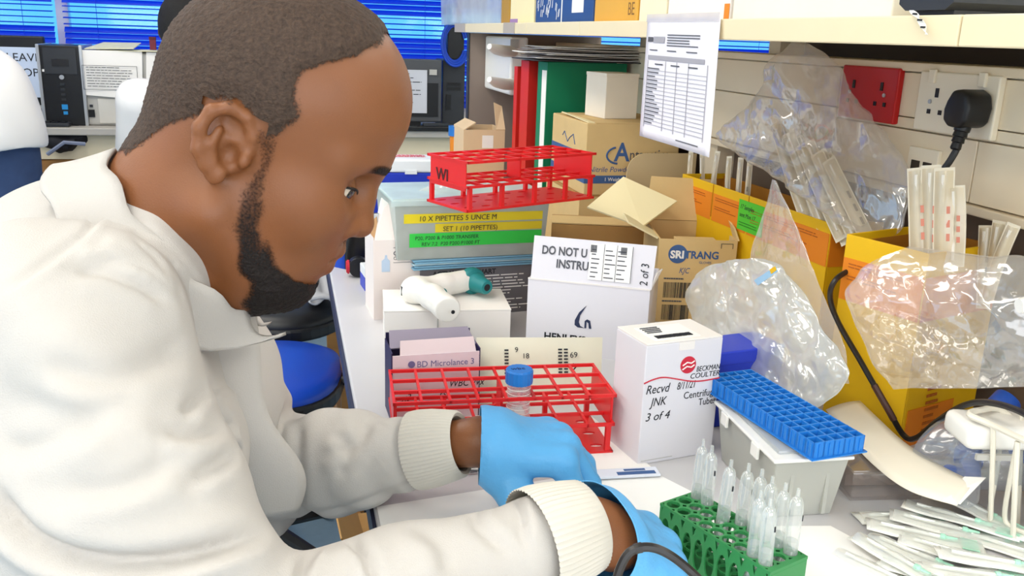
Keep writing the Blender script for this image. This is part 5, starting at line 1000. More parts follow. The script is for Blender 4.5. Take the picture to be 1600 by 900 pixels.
for i, (u, v, ang, k) in enumerate(packs):
    z = BZ + 0.0015 + 0.0028 * (k % 5); p = at(u, v, z=z)
    t = thing('needle_pack', {0: 'wrapped needle lying farthest back in the loose pile, beside the acrylic box', 8: 'wrapped needle at the left edge of the pile next to the paper liner'}.get(i, 'peel packed needle with mint green hub in the loose pile at lower right'), 'needle', p, group='loose pile of packed needles'); t.rotation_euler = (rn.uniform(-0.05, 0.05), rn.uniform(-0.06, 0.06), rad(ang - 14))
    L_, W2 = 0.112, 0.025
    MB().grid(lambda a, c: ((a - 0.5) * L_, (c - 0.5) * W2, 0.0008 * math.sin(a * 9 + i) + 0.0006 * math.sin(c * 5)), 12, 3).build('paper_back', M('pack_paper', '#efeee6', 0.6, var=0.03), t, smooth=True).modifiers.new('thick', 'SOLIDIFY').thickness = 0.0006
    MB().grid(lambda a, c: ((a - 0.5) * L_ * 0.94, (c - 0.5) * W2 * 0.8, 0.0012 + 0.0055 * math.sin(math.pi * c) * (0.75 + 0.25 * math.sin(a * 14 + i))), 14, 6).build('blister', M_film('pack_film', (0.97, 0.98, 0.97), haze=0.35, gloss=0.09, rough=0.12), t, smooth=True)
    MB().lathe([(0, 0), (0.0032, 0), (0.0036, 0.004), (0.0022, 0.006), (0.0022, 0.016), (0, 0.016)], 10, Matrix.Translation((L_ * 0.12, 0, 0.0038)) @ Matrix.Rotation(math.pi / 2, 4, 'Y')).build('hub', m_mint, t)
    MB().tube([(-L_ * 0.38, 0, 0.0036), (L_ * 0.12, 0, 0.0036)], 0.0019, 8).build('needle_cap', M('needle_cap', '#f0f2ec', 0.4), t); face_patch('green_band', m_mint, t, 'top', (L_ * 0.30, -W2 * 0.42), (L_ * 0.44, W2 * 0.42), 0.0016)
m_wire = M('wire_white', '#e6e0d0', 0.4, var=0.03); l1 = at(1541, 822, z=BZ); l2 = at(1582, 852, z=BZ); bs = np.array([l1[0], l1[1], BZ])
t = thing('wire_rack', 'white coated wire rack standing at the right edge of the bench', 'rack', bs)
def wr(name, pts, r=0.0026, cm=True): MB().tube([np.array(q) - bs for q in (catmull(pts, 5) if cm else pts)], r, 8).build(name, m_wire, t, smooth=True)
tA = at(1515, 648, d=0.92); tB = at(1566, 642, d=0.95); tC = at(1604, 690, d=0.86)
wr('top_rail', [at(1700, 740, d=0.80), tC, at(1545, 662, d=0.905), tA, at(1530, 641, d=0.935), tB, at(1620, 690, d=0.92)], 0.0034)
wr('upright', [at(1563, 648, d=0.95), at(1560, 720, d=0.955), at(1541, 822, d=float(np.dot(l1 - CC, CF)))], 0.0024)
wr('upright', [at(1552, 668, d=0.90), at(1551, 720, d=0.91), at(1547, 826, d=0.93)], 0.0026)
wr('upright', [at(1590, 690, d=0.87), at(1586, 760, d=0.88), at(1582, 852, d=float(np.dot(l2 - CC, CF)))], 0.0026)
wr('lower_loop', [at(1590, 690, d=0.885), at(1578, 750, d=0.90), at(1570, 800, d=0.915), at(1575, 820, d=0.915), at(1600, 832, d=0.90), at(1660, 850, d=0.87)], 0.0024)
wr('upright', [at(1597, 646, d=0.93), at(1594, 740, d=0.94), at(1590, 830, d=0.95)], 0.0022)
wr('foot_rail', [l1, (l1 + l2) / 2 + [0, 0, 0.001], l2, l2 + [0.05, -0.02, 0.0]], 0.0024, False)
# --- hanging sheet taped to the shelf edge
c4 = [at(1012, 28, x=SX0 - 0.006), at(1126, 26, x=SX0 - 0.006), at(1106, 246, x=SX0 - 0.022), at(1001, 212, x=SX0 - 0.020)]
bs = np.array(c4[3]); t = thing('paper_form', 'white printed form taped to the shelf edge and hanging down', 'paper', bs)
def pf(u, v, h=0.0):
    p_ = (c4[0] * (1 - u) + c4[1] * u) * (1 - v) + (c4[3] * (1 - u) + c4[2] * u) * v; return p_ - bs + np.array([-1.0, -0.1, 0]) * (h + 0.0022 * math.sin(u * 3.6 + v * 2) * v)
o = MB().grid(lambda u, v: pf(u, v), 14, 16).build('sheet', M('form_paper', '#e9e6ec', 0.8), t, smooth=True, ang=180); o.modifiers.new('thick', 'SOLIDIFY').thickness = 0.0006
def strip(b, u0, u1, v0, v1):
    n = max(1, int((u1 - u0) * 10))
    for k in range(n): a, c = u0 + (u1 - u0) * k / n, u0 + (u1 - u0) * (k + 1) / n; b.quadslab([pf(a, v0, 0.0009), pf(a, v1, 0.0009), pf(c, v1, 0.0009), pf(c, v0, 0.0009)], 0.0003)
b = MB(); b2 = MB(); rn = random.Random(2)
for k in range(5): strip(b, 0.34, 0.34 + rn.uniform(0.3, 0.45), 0.135 + 0.021 * k, 0.143 + 0.021 * k)
strip(b, 0.04, 0.12, 0.16, 0.20); strip(b2, 0.13, 0.30, 0.155, 0.205); strip(b2, 0.06, 0.86, 0.31, 0.345)
for k in range(3): strip(b, 0.08 + 0.27 * k, 0.20 + 0.28 * k, 0.262, 0.270); strip(b, 0.18 + 0.24 * k, 0.30 + 0.24 * k, 0.375, 0.385)
for k in range(15): v = 0.43 + 0.032 * k; strip(b2, 0.06, 0.90, v, v + 0.0035); strip(b, 0.07, 0.07 + rn.uniform(0.08, 0.22), v - 0.017, v - 0.008)
for u in (0.06, 0.34, 0.50, 0.66, 0.90): strip(b2, u, u + 0.006, 0.35, 0.91)
strip(b, 0.55, 0.85, 0.945, 0.953)
tag(b.build('printed_text', m_inkg, t), kind='stuff'); b2.build('printed_table', M('form_grey', '#a3a1a8', 0.8), t)
b = MB(); 
for k in range(6): b.quadslab([pf(k / 6, -0.03, 0.0012), pf(k / 6, 0.035, 0.0012), pf((k + 1) / 6, 0.035, 0.0012), pf((k + 1) / 6, -0.03, 0.0012)], 0.0003)
b.build('clear_tape', M_film('tape_film', (0.95, 0.93, 0.9), haze=0.3), t)
# twisted tag hanging on the shelf edge
pts = [at(1424, 16, x=SX0 - 0.005), at(1434, 26, x=SX0 - 0.012), at(1440, 36, x=SX0 - 0.008), at(1447, 54, x=SX0 - 0.008)]; bs = np.array(pts[0])
t = thing('tag', 'twisted white label strip dangling from the shelf edge', 'tag', bs); cp = catmull(pts, 5)
MB().grid(lambda u, v: np.array(cp[min(int(u * 15), 15)]) - bs + np.array([math.sin(u * 6) * 0.003, -math.cos(u * 6) * 0.003, 0]) * (v - 0.5) * 2, 15, 2).build('strip', m_paper, t).modifiers.new('thick', 'SOLIDIFY').thickness = 0.0005
for k in (3, 8, 12): MB().box(np.array(cp[k]) - bs + [-0.002, -0.002, 0], (0.003, 0.003, 0.0016)).build('dark_print', m_ink, t)
# --- row of things on the shelf, only their feet in view
ZS = SZ + 0.0206
def on_shelf(u0, u1, x=0.572): return float(at(u1, 25, x=x)[1]), float(at(u0, 25, x=x)[1])
def shelf_box(label, u0, u1, mt, lidm, hgt=0.13, x=0.572, dep=0.16, band=None, nm='carton'):
    y0, y1 = on_shelf(u0, u1, x); g_ = (y1 - y0) * 0.01; t = thing(nm, label, 'box', (x, y1 - g_, ZS)); t.rotation_euler = (0, 0, -math.pi / 2); W_ = y1 - y0 - 2 * g_
    MB().b2((0, 0, 0), (W_, dep, hgt)).build('body', mt, t, bevel=0.002); MB().b2((-0.0006, -0.0006, hgt - 0.02), (W_ + 0.0006, dep, hgt + 0.0012)).build('lid', lidm, t, bevel=0.001); return t, W_
y0, y1 = on_shelf(688, 782); t = thing('storage_tub', 'clear plastic tub of small packets at the far end of the shelf', 'tub', (0.572, y1, ZS)); t.rotation_euler = (0, 0, -math.pi / 2); tub_shell(y1 - y0 - 0.01, 0.15, 0.12, 0.004, 0.002).build('tub_wall', M_film('shelf_tub_plastic', (0.9, 0.93, 0.95), haze=0.25, gloss=0.05), t); MB().b2((-0.003, -0.003, 0.12), (y1 - y0 - 0.007, 0.153, 0.126)).build('lid', MATS['lid_plastic'], t)
rn = random.Random(9)
for k in range(5): MB().b2((0.02 + 0.09 * k, 0.01, 0.004), (0.10 + 0.088 * k, 0.10, 0.05 + rn.uniform(0, 0.05))).build('packet', [m_grey, M('teal_pack', '#7fa6a8', 0.5), m_paper, m_kraftl, m_cardg][k], t, bevel=0.004)
shelf_box('mustard coloured carton on the shelf next to the clear tub', 783, 796, M('mustard_card', '#b58a2c', 0.6), M('mustard_card', '#b58a2c', 0.6))
t, W_ = shelf_box('cream carton with a purple taped foot on the shelf', 797, 834, m_creamc, m_card); face_patch('purple_tape', M('purple_tape', '#a683b4', 0.5), t, 'front', (0.0, 0.0), (W_ * 0.35, 0.012))
t, W_ = shelf_box('dark blue carton with white streaks on the shelf', 836, 927, M('dark_blue_card', '#2b4f86', 0.5, var=0.15), m_navy); b = MB(); rn = random.Random(4)
for k in range(46): x, z = rn.uniform(0.01, W_ * 0.5), rn.uniform(0.003, 0.11); b.quadslab([(x, -0.0004, z), (x + 0.0025, -0.0004, z), (x + 0.006, -0.0004, z + 0.016), (x + 0.0035, -0.0004, z + 0.016)], -0.0005)
tag(b.build('white_streaks', m_paper, t), kind='stuff'); face_patch('label', m_paper, t, 'front', (W_ * 0.68, 0.02), (W_ * 0.86, 0.09)); face_patch('stripe', m_paper, t, 'front', (W_ * 0.50, 0.0), (W_ * 0.515, 0.11))
t, W_ = shelf_box('golden yellow carton on the shelf left of the pale one', 928, 996, M('golden_card', '#e0a83c', 0.55), M('golden_card', '#e0a83c', 0.55)); text('BE', 0.03, m_kraft_d, t, (W_ * 0.80, -0.0003, 0.012))
shelf_box('pale cream carton on the shelf above the hanging form', 998, 1040, M('pale_card', '#f0e4c4', 0.6), m_card)
t, W_ = shelf_box('white carton with an orange sticker on the shelf', 1042, 1140, m_card, m_card); face_patch('orange_sticker', m_oran, t, 'front', (W_ * 0.93, 0.002), (W_ * 1.0, 0.022))
t, W_ = shelf_box('white carton with faint handwriting on the shelf, right of the orange sticker', 1142, 1395, M('cream_white_card', '#f1ead8', 0.6), m_card); lines_patch('handwriting', m_grey, t, 'front', (W_ * 0.3, 0.02), (W_ * 0.7, 0.05), 0.0, 2, 0.3)
t = thing('tray', 'dark grey tray edge resting on the shelf above the plug', 'tray', (0.556, float(at(1490, 4, x=0.556)[1]), ZS)); Ld = float(at(1405, 6, x=0.556)[1]) - float(at(1490, 4, x=0.556)[1]); MB().prism([(0.0, 0.012), (0.01, 0.006), (Ld - 0.01, 0.006), (Ld, 0.012), (Ld, 0.03), (0, 0.03)], 0, 0.12, lambda u, v, h: (h, u, v)).build('pan', m_dgrey, t); MB().b2((0.01, 0.01, 0), (0.1, Ld - 0.01, 0.0062)).build('foot', m_dgrey, t)
# orange sharps tub with blue lid, open tan box: at the far end of the bench
p = at(716, 233, y=2.62); t = thing('specimen_pot', 'orange pot with a bright blue lid at the far end of the bench', 'pot', (float(p[0]), 2.62, BZ)); zt = float(at(716, 212, y=2.62)[2]) - BZ; MB().lathe([(0.0, 0), (0.022, 0), (0.026, zt), (0, zt)], 20).build('pot_body', M('pot_orange', '#d9821c', 0.4), t, smooth=True); MB().lathe([(0, zt), (0.030, zt), (0.030, zt + 0.028), (0.0, zt + 0.030)], 20).build('lid', M('lid_blue', '#1f6fc0', 0.4), t, smooth=True)
p = at(724, 240, y=2.45); p2 = at(788, 240, y=2.45); zt = float(at(750, 203, y=2.45)[2]) - BZ; t = thing('carton', 'open beige carton with a raised side flap below the pegs', 'box', (float(p[0]), 2.45, BZ)); Wc = float(p2[0] - p[0]); m_bei = M('beige_card', '#dcc09a', 0.8, var=0.04)
MB().b2((0, 0, 0), (Wc, 0.003, zt)).b2((0, 0.15, 0), (Wc, 0.153, zt)).b2((0, 0.003, 0), (0.003, 0.15, zt)).b2((Wc - 0.003, 0.003, 0), (Wc, 0.15, zt)).b2((0.003, 0.003, 0), (Wc - 0.003, 0.15, 0.003)).build('body', m_bei, t); MB().quadslab([(Wc * 0.78, 0.0, zt), (Wc, 0.0, zt), (Wc, 0.05, zt + 0.06), (Wc * 0.80, 0.05, zt + 0.07)], 0.003).build('raised_flap', m_bei, t); MB().quadslab([(0.0, 0, zt), (0.0, 0.15, zt), (0.03, 0.14, zt + 0.02), (0.035, 0.01, zt + 0.02)], 0.003).build('side_flap', m_bei, t); face_patch('white_label', m_paper, t, 'front', (Wc * 0.45, zt - 0.05), (Wc * 0.72, zt - 0.015))
# ================================================================== the seated person
def skin_mat():
    m = M('skin', (0.495, 0.305, 0.178), rough=0.42, var=0.12, vscale=30, bump=0.12, bscale=700, sss=0.06, spec=0.45)
    nt = m.node_tree; b = nt.nodes['Principled BSDF']
    mixn = [n for n in nt.nodes if n.type == 'MIX'][0]
    a = nt.nodes.new('ShaderNodeAttribute'); a.attribute_name = 'lip'
    mx = nt.nodes.new('ShaderNodeMix'); mx.data_type = 'RGBA'; mx.inputs['B'].default_value = s2l((0.31, 0.165, 0.145)) + [1]
    nt.links.new(mixn.outputs['Result'], mx.inputs['A']); nt.links.new(a.outputs['Fac'], mx.inputs['Factor']); nt.links.new(mx.outputs['Result'], b.inputs['Base Color'])
    return m
def hair_mat(name, col, scale, hard):
    m = M(name, col, rough=0.7, var=0.85, vscale=scale * 0.8, bump=1.0, bscale=scale * 0.8, spec=0.35)
    nt = m.node_tree; b = nt.nodes['Principled BSDF']
    a = nt.nodes.new('ShaderNodeAttribute'); a.attribute_name = 'dens'
    n = nt.nodes.new('ShaderNodeTexNoise'); n.inputs['Scale'].default_value = scale; n.inputs['Detail'].default_value = 2
    tc = nt.nodes.new('ShaderNodeTexCoord'); nt.links.new(tc.outputs['Object'], n.inputs['Vector'])
    s = nt.nodes.new('ShaderNodeMath'); s.operation = 'MULTIPLY_ADD'; s.inputs[1].default_value = 1.6; s.inputs[2].default_value = -1.0
    nt.links.new(a.outputs['Fac'], s.inputs[0])
    ad = nt.nodes.new('ShaderNodeMath'); ad.operation = 'ADD'; nt.links.new(s.outputs[0], ad.inputs[0]); nt.links.new(n.outputs['Fac'], ad.inputs[1])
    ml = nt.nodes.new('ShaderNodeMath'); ml.operation = 'MULTIPLY'; ml.inputs[1].default_value = hard; ml.use_clamp = True
    nt.links.new(ad.outputs[0], ml.inputs[0]); nt.links.new(ml.outputs[0], b.inputs['Alpha'])
    return m
HO = np.array([-0.0238, 0.765, 1.1746]); HS = 0.85
HM = np.array([[0.917, -0.182, -0.354], [0.159, 0.983, -0.093], [0.365, 0.029, 0.93]])
HM[0] /= np.linalg.norm(HM[0]); HM[1] -= HM[0] * (HM[0] @ HM[1]); HM[1] /= np.linalg.norm(HM[1]); HM[2] = np.cross(HM[0], HM[1])
def H2W(p): return HO + HS * (np.asarray(p) @ HM)

def rotY(a):
    c, s = math.cos(a), math.sin(a); return [[c, 0, s], [0, 1, 0], [-s, 0, c]]
def rotZ(a):
    c, s = math.cos(a), math.sin(a); return [[c, s, 0], [-s, c, 0], [0, 0, 1]]

LIP_U = [(0.1000, 0, -0.0550), (0.0935, 0.015, -0.0555), (0.079, 0.027, -0.0620)]
LIP_L = [(0.0935, 0, -0.0735), (0.0880, 0.014, -0.0728), (0.078, 0.026, -0.0648)]
def head_sdf():
    S = SDF((-0.21, -0.125, -0.24), (0.14, 0.125, 0.18), 0.0025)
    S.ell((-0.012, 0, 0.062), (0.099, 0.088, 0.102), k=0)
    S.ell((0.040, 0, 0.078), (0.082, 0.079, 0.082), k=0.05)
    S.ell((0.048, 0, -0.005), (0.062, 0.069, 0.085), k=0.03)
    S.cone((-0.038, 0, -0.01), (-0.085, 0, -0.17), 0.071, 0.072, k=0.03)          # neck
    S.ell((0.038, 0, -0.088), (0.042, 0.050, 0.040), k=0.03)
    S.cone((0.02, 0, -0.10), (-0.04, 0, -0.17), 0.045, 0.06, k=0.03)              # under the chin
    for s in (-1, 1):
        S.cone((-0.012, s * 0.060, -0.055), (0.045, s * 0.026, -0.095), 0.026, 0.024, k=0.03)   # jaw
        S.ell((0.050, s * 0.040, -0.022), (0.040, 0.030, 0.034), k=0.03)           # cheek
        S.cone((0.10, s * 0.014, 0.040), (0.078, s * 0.056, 0.034), 0.013, 0.011, k=0.02)   # brow
        S.ell((0.106, s * 0.034, 0.012), (0.017, 0.019, 0.014), k=0.016, op='sub')
        S.ell((0.0845, s * 0.034, 0.008), 0.0150, k=0.004)                          # lids
        S.chain([(0.0820, s * 0.0500, 0.0075), (0.0940, s * 0.0450, 0.0072), (0.1000, s * 0.0300, 0.0040)], [0.0026, 0.0040, 0.0030], k=0.002, op='sub')   # eye slit
    S.ell((0.070, 0, -0.060), (0.031, 0.037, 0.032), k=0.02)
    S.chain([(0.102, 0, 0.022), (0.105, 0, 0.0), (0.108, 0, -0.018)], [0.009, 0.011, 0.0135], k=0.012)
    S.ell((0.1135, 0, -0.023), (0.0125, 0.014, 0.0125), k=0.008)
    for s in (-1, 1):
        S.ell((0.1005, s * 0.0165, -0.0275), (0.0135, 0.0095, 0.0105), k=0.006)
        S.ell((0.107, s * 0.008, -0.0405), (0.006, 0.0045, 0.005), k=0.003, op='sub')
    for s in (-1, 1):
        S.chain([(q[0], s * q[1], q[2]) for q in LIP_U], [0.0080, 0.0072, 0.0040], k=0.005)
        S.chain([(q[0], s * q[1], q[2]) for q in LIP_L], [0.0092, 0.0082, 0.0040], k=0.005)
    for s in (-1, 1): S.chain([(0.1095, 0, -0.0640), (0.1025, s * 0.012, -0.0638), (0.083, s * 0.029, -0.0632)], [0.0020, 0.0022, 0.0016], k=0.003, op='sub')
    S.ell((0.066, 0, -0.104), (0.022, 0.024, 0.020), k=0.02)                        # chin
    for s in (-1, 1):                                                               # ears
        y = s * 0.083
        S.ell((-0.014, s * 0.079, 0.012), (0.020, 0.010, 0.026), R=rotY(0.2), k=0.008)
        hel = [(0.004, 0.010), (0.0035, 0.026), (-0.006, 0.040), (-0.021, 0.0435), (-0.034, 0.035), (-0.039, 0.018), (-0.035, 0.0), (-0.026, -0.012)]
        yo = [0.082, 0.086, 0.090, 0.094, 0.097, 0.097, 0.095, 0.091]
        S.chain([(a, s * yy, b) for (a, b), yy in zip(hel, yo)], [0.0045, 0.005, 0.0055, 0.0058, 0.006, 0.006, 0.0058, 0.006], k=0.004)
        S.ell((-0.016, s * 0.087, -0.0155), (0.0095, 0.0055, 0.0105), k=0.006)     # lobe
        S.ell((-0.010, s * 0.090, 0.004), (0.009, 0.010, 0.011), k=0.005, op='sub')   # concha
        S.ell((-0.015, s * 0.094, 0.026), (0.011, 0.008, 0.008), k=0.004, op='sub')
        S.chain([(-0.020, s * 0.090, -0.006), (-0.0265, s * 0.093, 0.008), (-0.024, s * 0.092, 0.022)], [0.004, 0.0045, 0.004], k=0.004)
        S.ell((0.0035, s * 0.086, 0.004), (0.005, 0.006, 0.008), k=0.004)           # tragus
    return S

# joints of the body
FD = np.array([0.98, -0.19, 0.0]); RT = np.array([-0.19, -0.98, 0.0])
J_RS = at(112, 535, d=0.61); J_RE = at(335, 1022, d=0.57); J_RW = at(912, 822, d=0.70)
J_LS = J_RS - RT * 0.36 + FD * -0.075 + np.array([0.0, 0, -0.04]); J_LE = at(385, 745, d=0.975); J_LW = at(738, 690, d=0.90)
J_N = H2W((-0.075, 0, -0.15))
J_M = (J_RS + J_LS) / 2
CH = J_M + FD * 0.005 + np.array([0.0, 0, -0.12]); BL = J_M + FD * -0.075 + np.array([0, 0, -0.30]); PL = J_M + FD * -0.12 + np.array([0, 0, -0.48])

# hands -------------------------------------------------------------
def hand_frame(W, K, back, side):
    x = np.array(K) - np.array(W); x /= np.linalg.norm(x); z = np.array(back, float); z -= x * (x @ z); z /= np.linalg.norm(z)
    y = np.cross(z, x) * side; return np.array(x), np.array(y), np.array(z)
def hand_bones(W, fr, curls, spread, thumb, sc):
    x, y, z = fr; P = lambda a, b, c: np.array(W) + sc * (x * a + y * b + z * c)
    kn = [(0.088, 0.034, 0.0), (0.093, 0.011, 0.003), (0.088, -0.012, 0.001), (0.079, -0.033, -0.004)]
    ln = [(0.043, 0.027, 0.022), (0.047, 0.030, 0.023), (0.043, 0.028, 0.022), (0.034, 0.021, 0.019)]
    fs = []
    for i in range(4):
        p = np.array(kn[i]); a = 0.0; pts = [p.copy()]; sp = spread[i]
        for j in range(3):
            a += curls[i][j]; p = p + ln[i][j] * np.array([math.cos(a) * math.cos(sp), math.sin(sp), -math.sin(a)]); pts.append(p.copy())
        fs.append([P(*q) for q in pts])
    return P, kn, fs, [P(*q) for q in thumb]
def hand_sdf(S, W, fr, curls, spread, thumb, sc=1.0, g=0.0):
    P, kn, fs, th = hand_bones(W, fr, curls, spread, thumb, sc)
    for i in range(4):
        m = P(0.012, kn[i][1] * 0.62, -0.004); S.cone(m, P(*kn[i]), 0.0190 * sc + g, 0.0125 * sc + g, k=0.014)
    S.cone(P(-0.03, 0.0, 0), P(0.02, 0, 0), 0.0262 * sc + g, 0.026 * sc + g, k=0.02)
    S.cone(P(-0.03, 0.008, 0), P(0.02, 0.014, 0), 0.0195 * sc + g, 0.022 * sc + g, k=0.02); S.cone(P(-0.03, -0.008, 0), P(0.02, -0.016, 0), 0.0195 * sc + g, 0.022 * sc + g, k=0.02)
    rr = [(0.0125, 0.0108, 0.0095, 0.0082), (0.0128, 0.0112, 0.0098, 0.0084), (0.0122, 0.0106, 0.0094, 0.008), (0.011, 0.0094, 0.0083, 0.0072)]
    for i in range(4):
        T = SDF(S.lo, S.lo + (S.n - 1) * S.h, S.h); T.chain(fs[i], [r * sc * 0.93 + g for r in rr[i]], k=0.004)
        h = np.maximum(0.003 - np.abs(S.d - T.d), 0) / 0.003; near = np.minimum(S.d, T.d) - h * h * 0.003 * 0.25; S.d = near
        S.ell(P(*kn[i]), 0.0132 * sc + g, k=0.006)
    S.chain(th, [0.0185 * sc + g, 0.0148 * sc + g, 0.012 * sc + g, 0.0095 * sc + g], k=0.010)
    return fs, th
HAND_R = dict(W=J_RW, fr=hand_frame(J_RW, at(1012, 862, d=0.735), CU * 0.9 - CF * 0.45, 1),
              curls=[(0.65, 0.7, 0.35), (0.75, 0.75, 0.4), (0.85, 0.8, 0.4), (0.95, 0.8, 0.4)], spread=[0.06, 0.0, -0.04, -0.1],
              thumb=[(0.018, 0.026, -0.012), (0.052, 0.050, -0.030), (0.085, 0.052, -0.046), (0.112, 0.043, -0.058)], sc=1.0)
HAND_L = dict(W=J_LW, fr=hand_frame(J_LW, at(862, 694, d=0.905), CU * 1.0 - CF * 0.35, -1),
              curls=[(1.15, 0.45, 0.25), (0.98, 0.42, 0.25), (0.82, 0.42, 0.25), (0.68, 0.42, 0.25)], spread=[0.20, 0.07, -0.07, -0.20],
              thumb=[(0.018, 0.024, -0.012), (0.045, 0.043, -0.034), (0.072, 0.047, -0.054), (0.094, 0.040, -0.068)], sc=1.0)

def build_person():
    # --- skin: head and neck, forearms with hands, torso and legs under the clothes: one mesh
    S = head_sdf(); V, F = S.nets(); V = relax(V, F, 2, 0.45); NH = len(V)
    lip = np.zeros(NH)
    for ln, r0 in ((LIP_U, 0.0088), (LIP_L, 0.0098)):
        for i in range(2):
            a_, b_ = np.array(ln[i]), np.array(ln[i + 1]); q_ = V * [1, 0, 1] + np.abs(V) * [0, 1, 0] - a_; ba = b_ - a_; t_ = np.clip(q_ @ ba / (ba @ ba), 0, 1); lip = np.maximum(lip, sstep(r0, r0 * 0.75, np.linalg.norm(q_ - t_[:, None] * ba, axis=1)))
    Vh, Fh = V.copy(), F.copy(); VW = H2W(V)
    parts = [(VW, F, lip)]
    B = SDF((-0.62, 0.36, 0.0), (0.36, 1.2, 1.2), 0.0085)
    B.chain([CH - FD * 0.03, BL - FD * 0.02, PL], [0.085, 0.10, 0.11], k=0.05)
    B.cone(J_RS, J_LS, 0.05, 0.05, k=0.05); B.cone(J_M + [0, 0, 0.03], J_N, 0.06, 0.065, k=0.04)
    for s, sh, el, wr in ((1, J_RS, J_RE, J_RW), (-1, J_LS, J_LE, J_LW)):
        B.chain([sh, el, wr], [0.045, 0.031, 0.024], k=0.015); hd_ = HAND_R if s > 0 else HAND_L; P_, _k, _f, _t = hand_bones(hd_['W'], hd_['fr'], hd_['curls'], hd_['spread'], hd_['thumb'], hd_['sc'])
        for o_, r_ in ((0.0, 0.0255), (0.008, 0.0190), (-0.008, 0.0190)): B.cone(P_(0.004, o_, 0), P_(0.03, o_ * 1.6, 0), r_ - 0.001, r_, k=0.006)
        B.cone(P_(0.02, 0, 0), P_(0.07, 0, 0), 0.022, 0.012, k=0.012)
        hip = PL + RT * 0.09 * s; kn = hip + FD * 0.36 + RT * 0.05 * s + [0, 0, -0.03]; an = np.array([kn[0] - 0.06, kn[1], 0.09])
        B.chain([hip, kn, an], [0.088, 0.06, 0.042], k=0.03); B.chain([an, an + FD * 0.13 - [0, 0, 0.04]], [0.04, 0.03], k=0.02)
    Vb, Fb = B.nets(); parts.append((Vb, Fb, np.zeros(len(Vb))))
    Vs, Fs, Ls, o = [], [], [], 0
    for v, f, l in parts: Vs.append(v); Fs.append(f + o); Ls.append(l); o += len(v)
    VA = np.concatenate(Vs) ; base = np.array([PL[0], PL[1], 0.0])
    me = np_mesh('person', VA - base, np.concatenate(Fs)); attr(me, 'lip', np.concatenate(Ls))
    p = link('person', me, skin_mat()); p.location = base.tolist()
    tag(p, 'man in white lab coat and blue gloves leaning over the bench, head bowed', 'person')
    def child(name, V, F, m, smooth=True, label=None):
        o = link(name, np_mesh(name, np.asarray(V) - base, F, smooth), m, p)
        if label: o['label'] = label
        return o
    def childmb(name, mb, m, label=None, **k):
        mb.v = [tuple(np.array(q) - base) for q in mb.v]; return mb.build(name, m, p, label=label, **k)
    # --- hair and beard: shells grown off the skin
    N = vnormals(Vh, Fh); x, y, z = Vh.T; ay = np.abs(y)
    nz = vnoise(Vh, 160, 3) * 0.006
    cap_line = np.interp(x, [-0.14, -0.105, -0.091, -0.080, -0.068, -0.054, -0.045, -0.03, 0.0, 0.008, 0.014, 0.03], [-0.03, -0.025, -0.015, 0.004, 0.017, 0.026, 0.037, 0.052, 0.050, 0.026, 0.022, 0.02])
    front = np.interp(z, [0.02, 0.03, 0.039, 0.057, 0.073, 0.093, 0.105, 0.116, 0.137, 0.155], [0.013, 0.016, 0.024, 0.033, 0.026, 0.025, 0.037, 0.049, 0.070, 0.074])
    hd = sstep(-0.022, 0.018, z - cap_line + nz) * sstep(0.012, -0.016, x - front + nz * 0.6)
    hd *= np.where((ay > 0.0815) & (x < 0.012) & (x > -0.05) & (z < 0.043), 0, 1)
    thick = sstep(-0.02, 0.06, z) * 0.0035 + 0.0015
    def shell(dens, off, lim=0.02):
        keep = dens > lim; fk = keep[Fh].all(1); f = Fh[fk]; u, inv = np.unique(f, return_inverse=True)
        return H2W(Vh[u] + N[u] * (off * dens)[u, None]), inv.reshape(f.shape), dens[u]
    v, f, d = shell(hd, thick + vnoise(Vh, 900, 5) * 0.0008)
    h = child('hair', v, f, hair_mat('short_hair', (0.255, 0.195, 0.155), 420, 3.0), label='close-cropped black hair with a receding hairline'); attr(h.data, 'dens', d)
    side = np.interp(z, [-0.14, -0.115, -0.096, -0.079, -0.058, -0.035, -0.003, 0.03], [0.045, 0.045, 0.040, 0.027, 0.012, 0.010, 0.012, 0.010])
    fr_ = np.interp(z, [-0.14, -0.10, -0.09, -0.079, -0.067, -0.049, -0.023, 0.0, 0.03], [0.2, 0.2, 0.080, 0.058, 0.045, 0.037, 0.032, 0.028, 0.023])
    bd = sstep(-0.014, 0.006, x - side + nz) * sstep(0.010, -0.010, x - fr_ + nz) * sstep(0.045, 0.03, z) * sstep(-0.155, -0.14, z)
    bd *= np.where(z > -0.085, sstep(0.02, 0.035, ay), 1)
    bd *= np.where((z > -0.10), sstep(0.105, 0.085, x), 1)
    dens = bd * np.interp(z, [-0.11, -0.08, -0.04, 0.0, 0.04], [0.95, 0.72, 0.55, 0.45, 0.48])
    v, f, d = shell(dens, 0.004 + vnoise(Vh, 700, 9) * 0.001)
    bo = child('beard', v, f, hair_mat('beard_hair', (0.10, 0.07, 0.06), 520, 1.6), label='short black beard along the jaw'); attr(bo.data, 'dens', d)
    ms = 0.36 * sstep(-0.036, -0.042, z) * sstep(-0.052, -0.046, z) * sstep(0.032, 0.022, ay) * sstep(0.085, 0.095, x)
    v, f, d = shell(ms, 0.001 + 0 * x)
    mo = child('moustache', v, f, MATS['beard_hair'], label='thin stubble moustache'); attr(mo.data, 'dens', d)
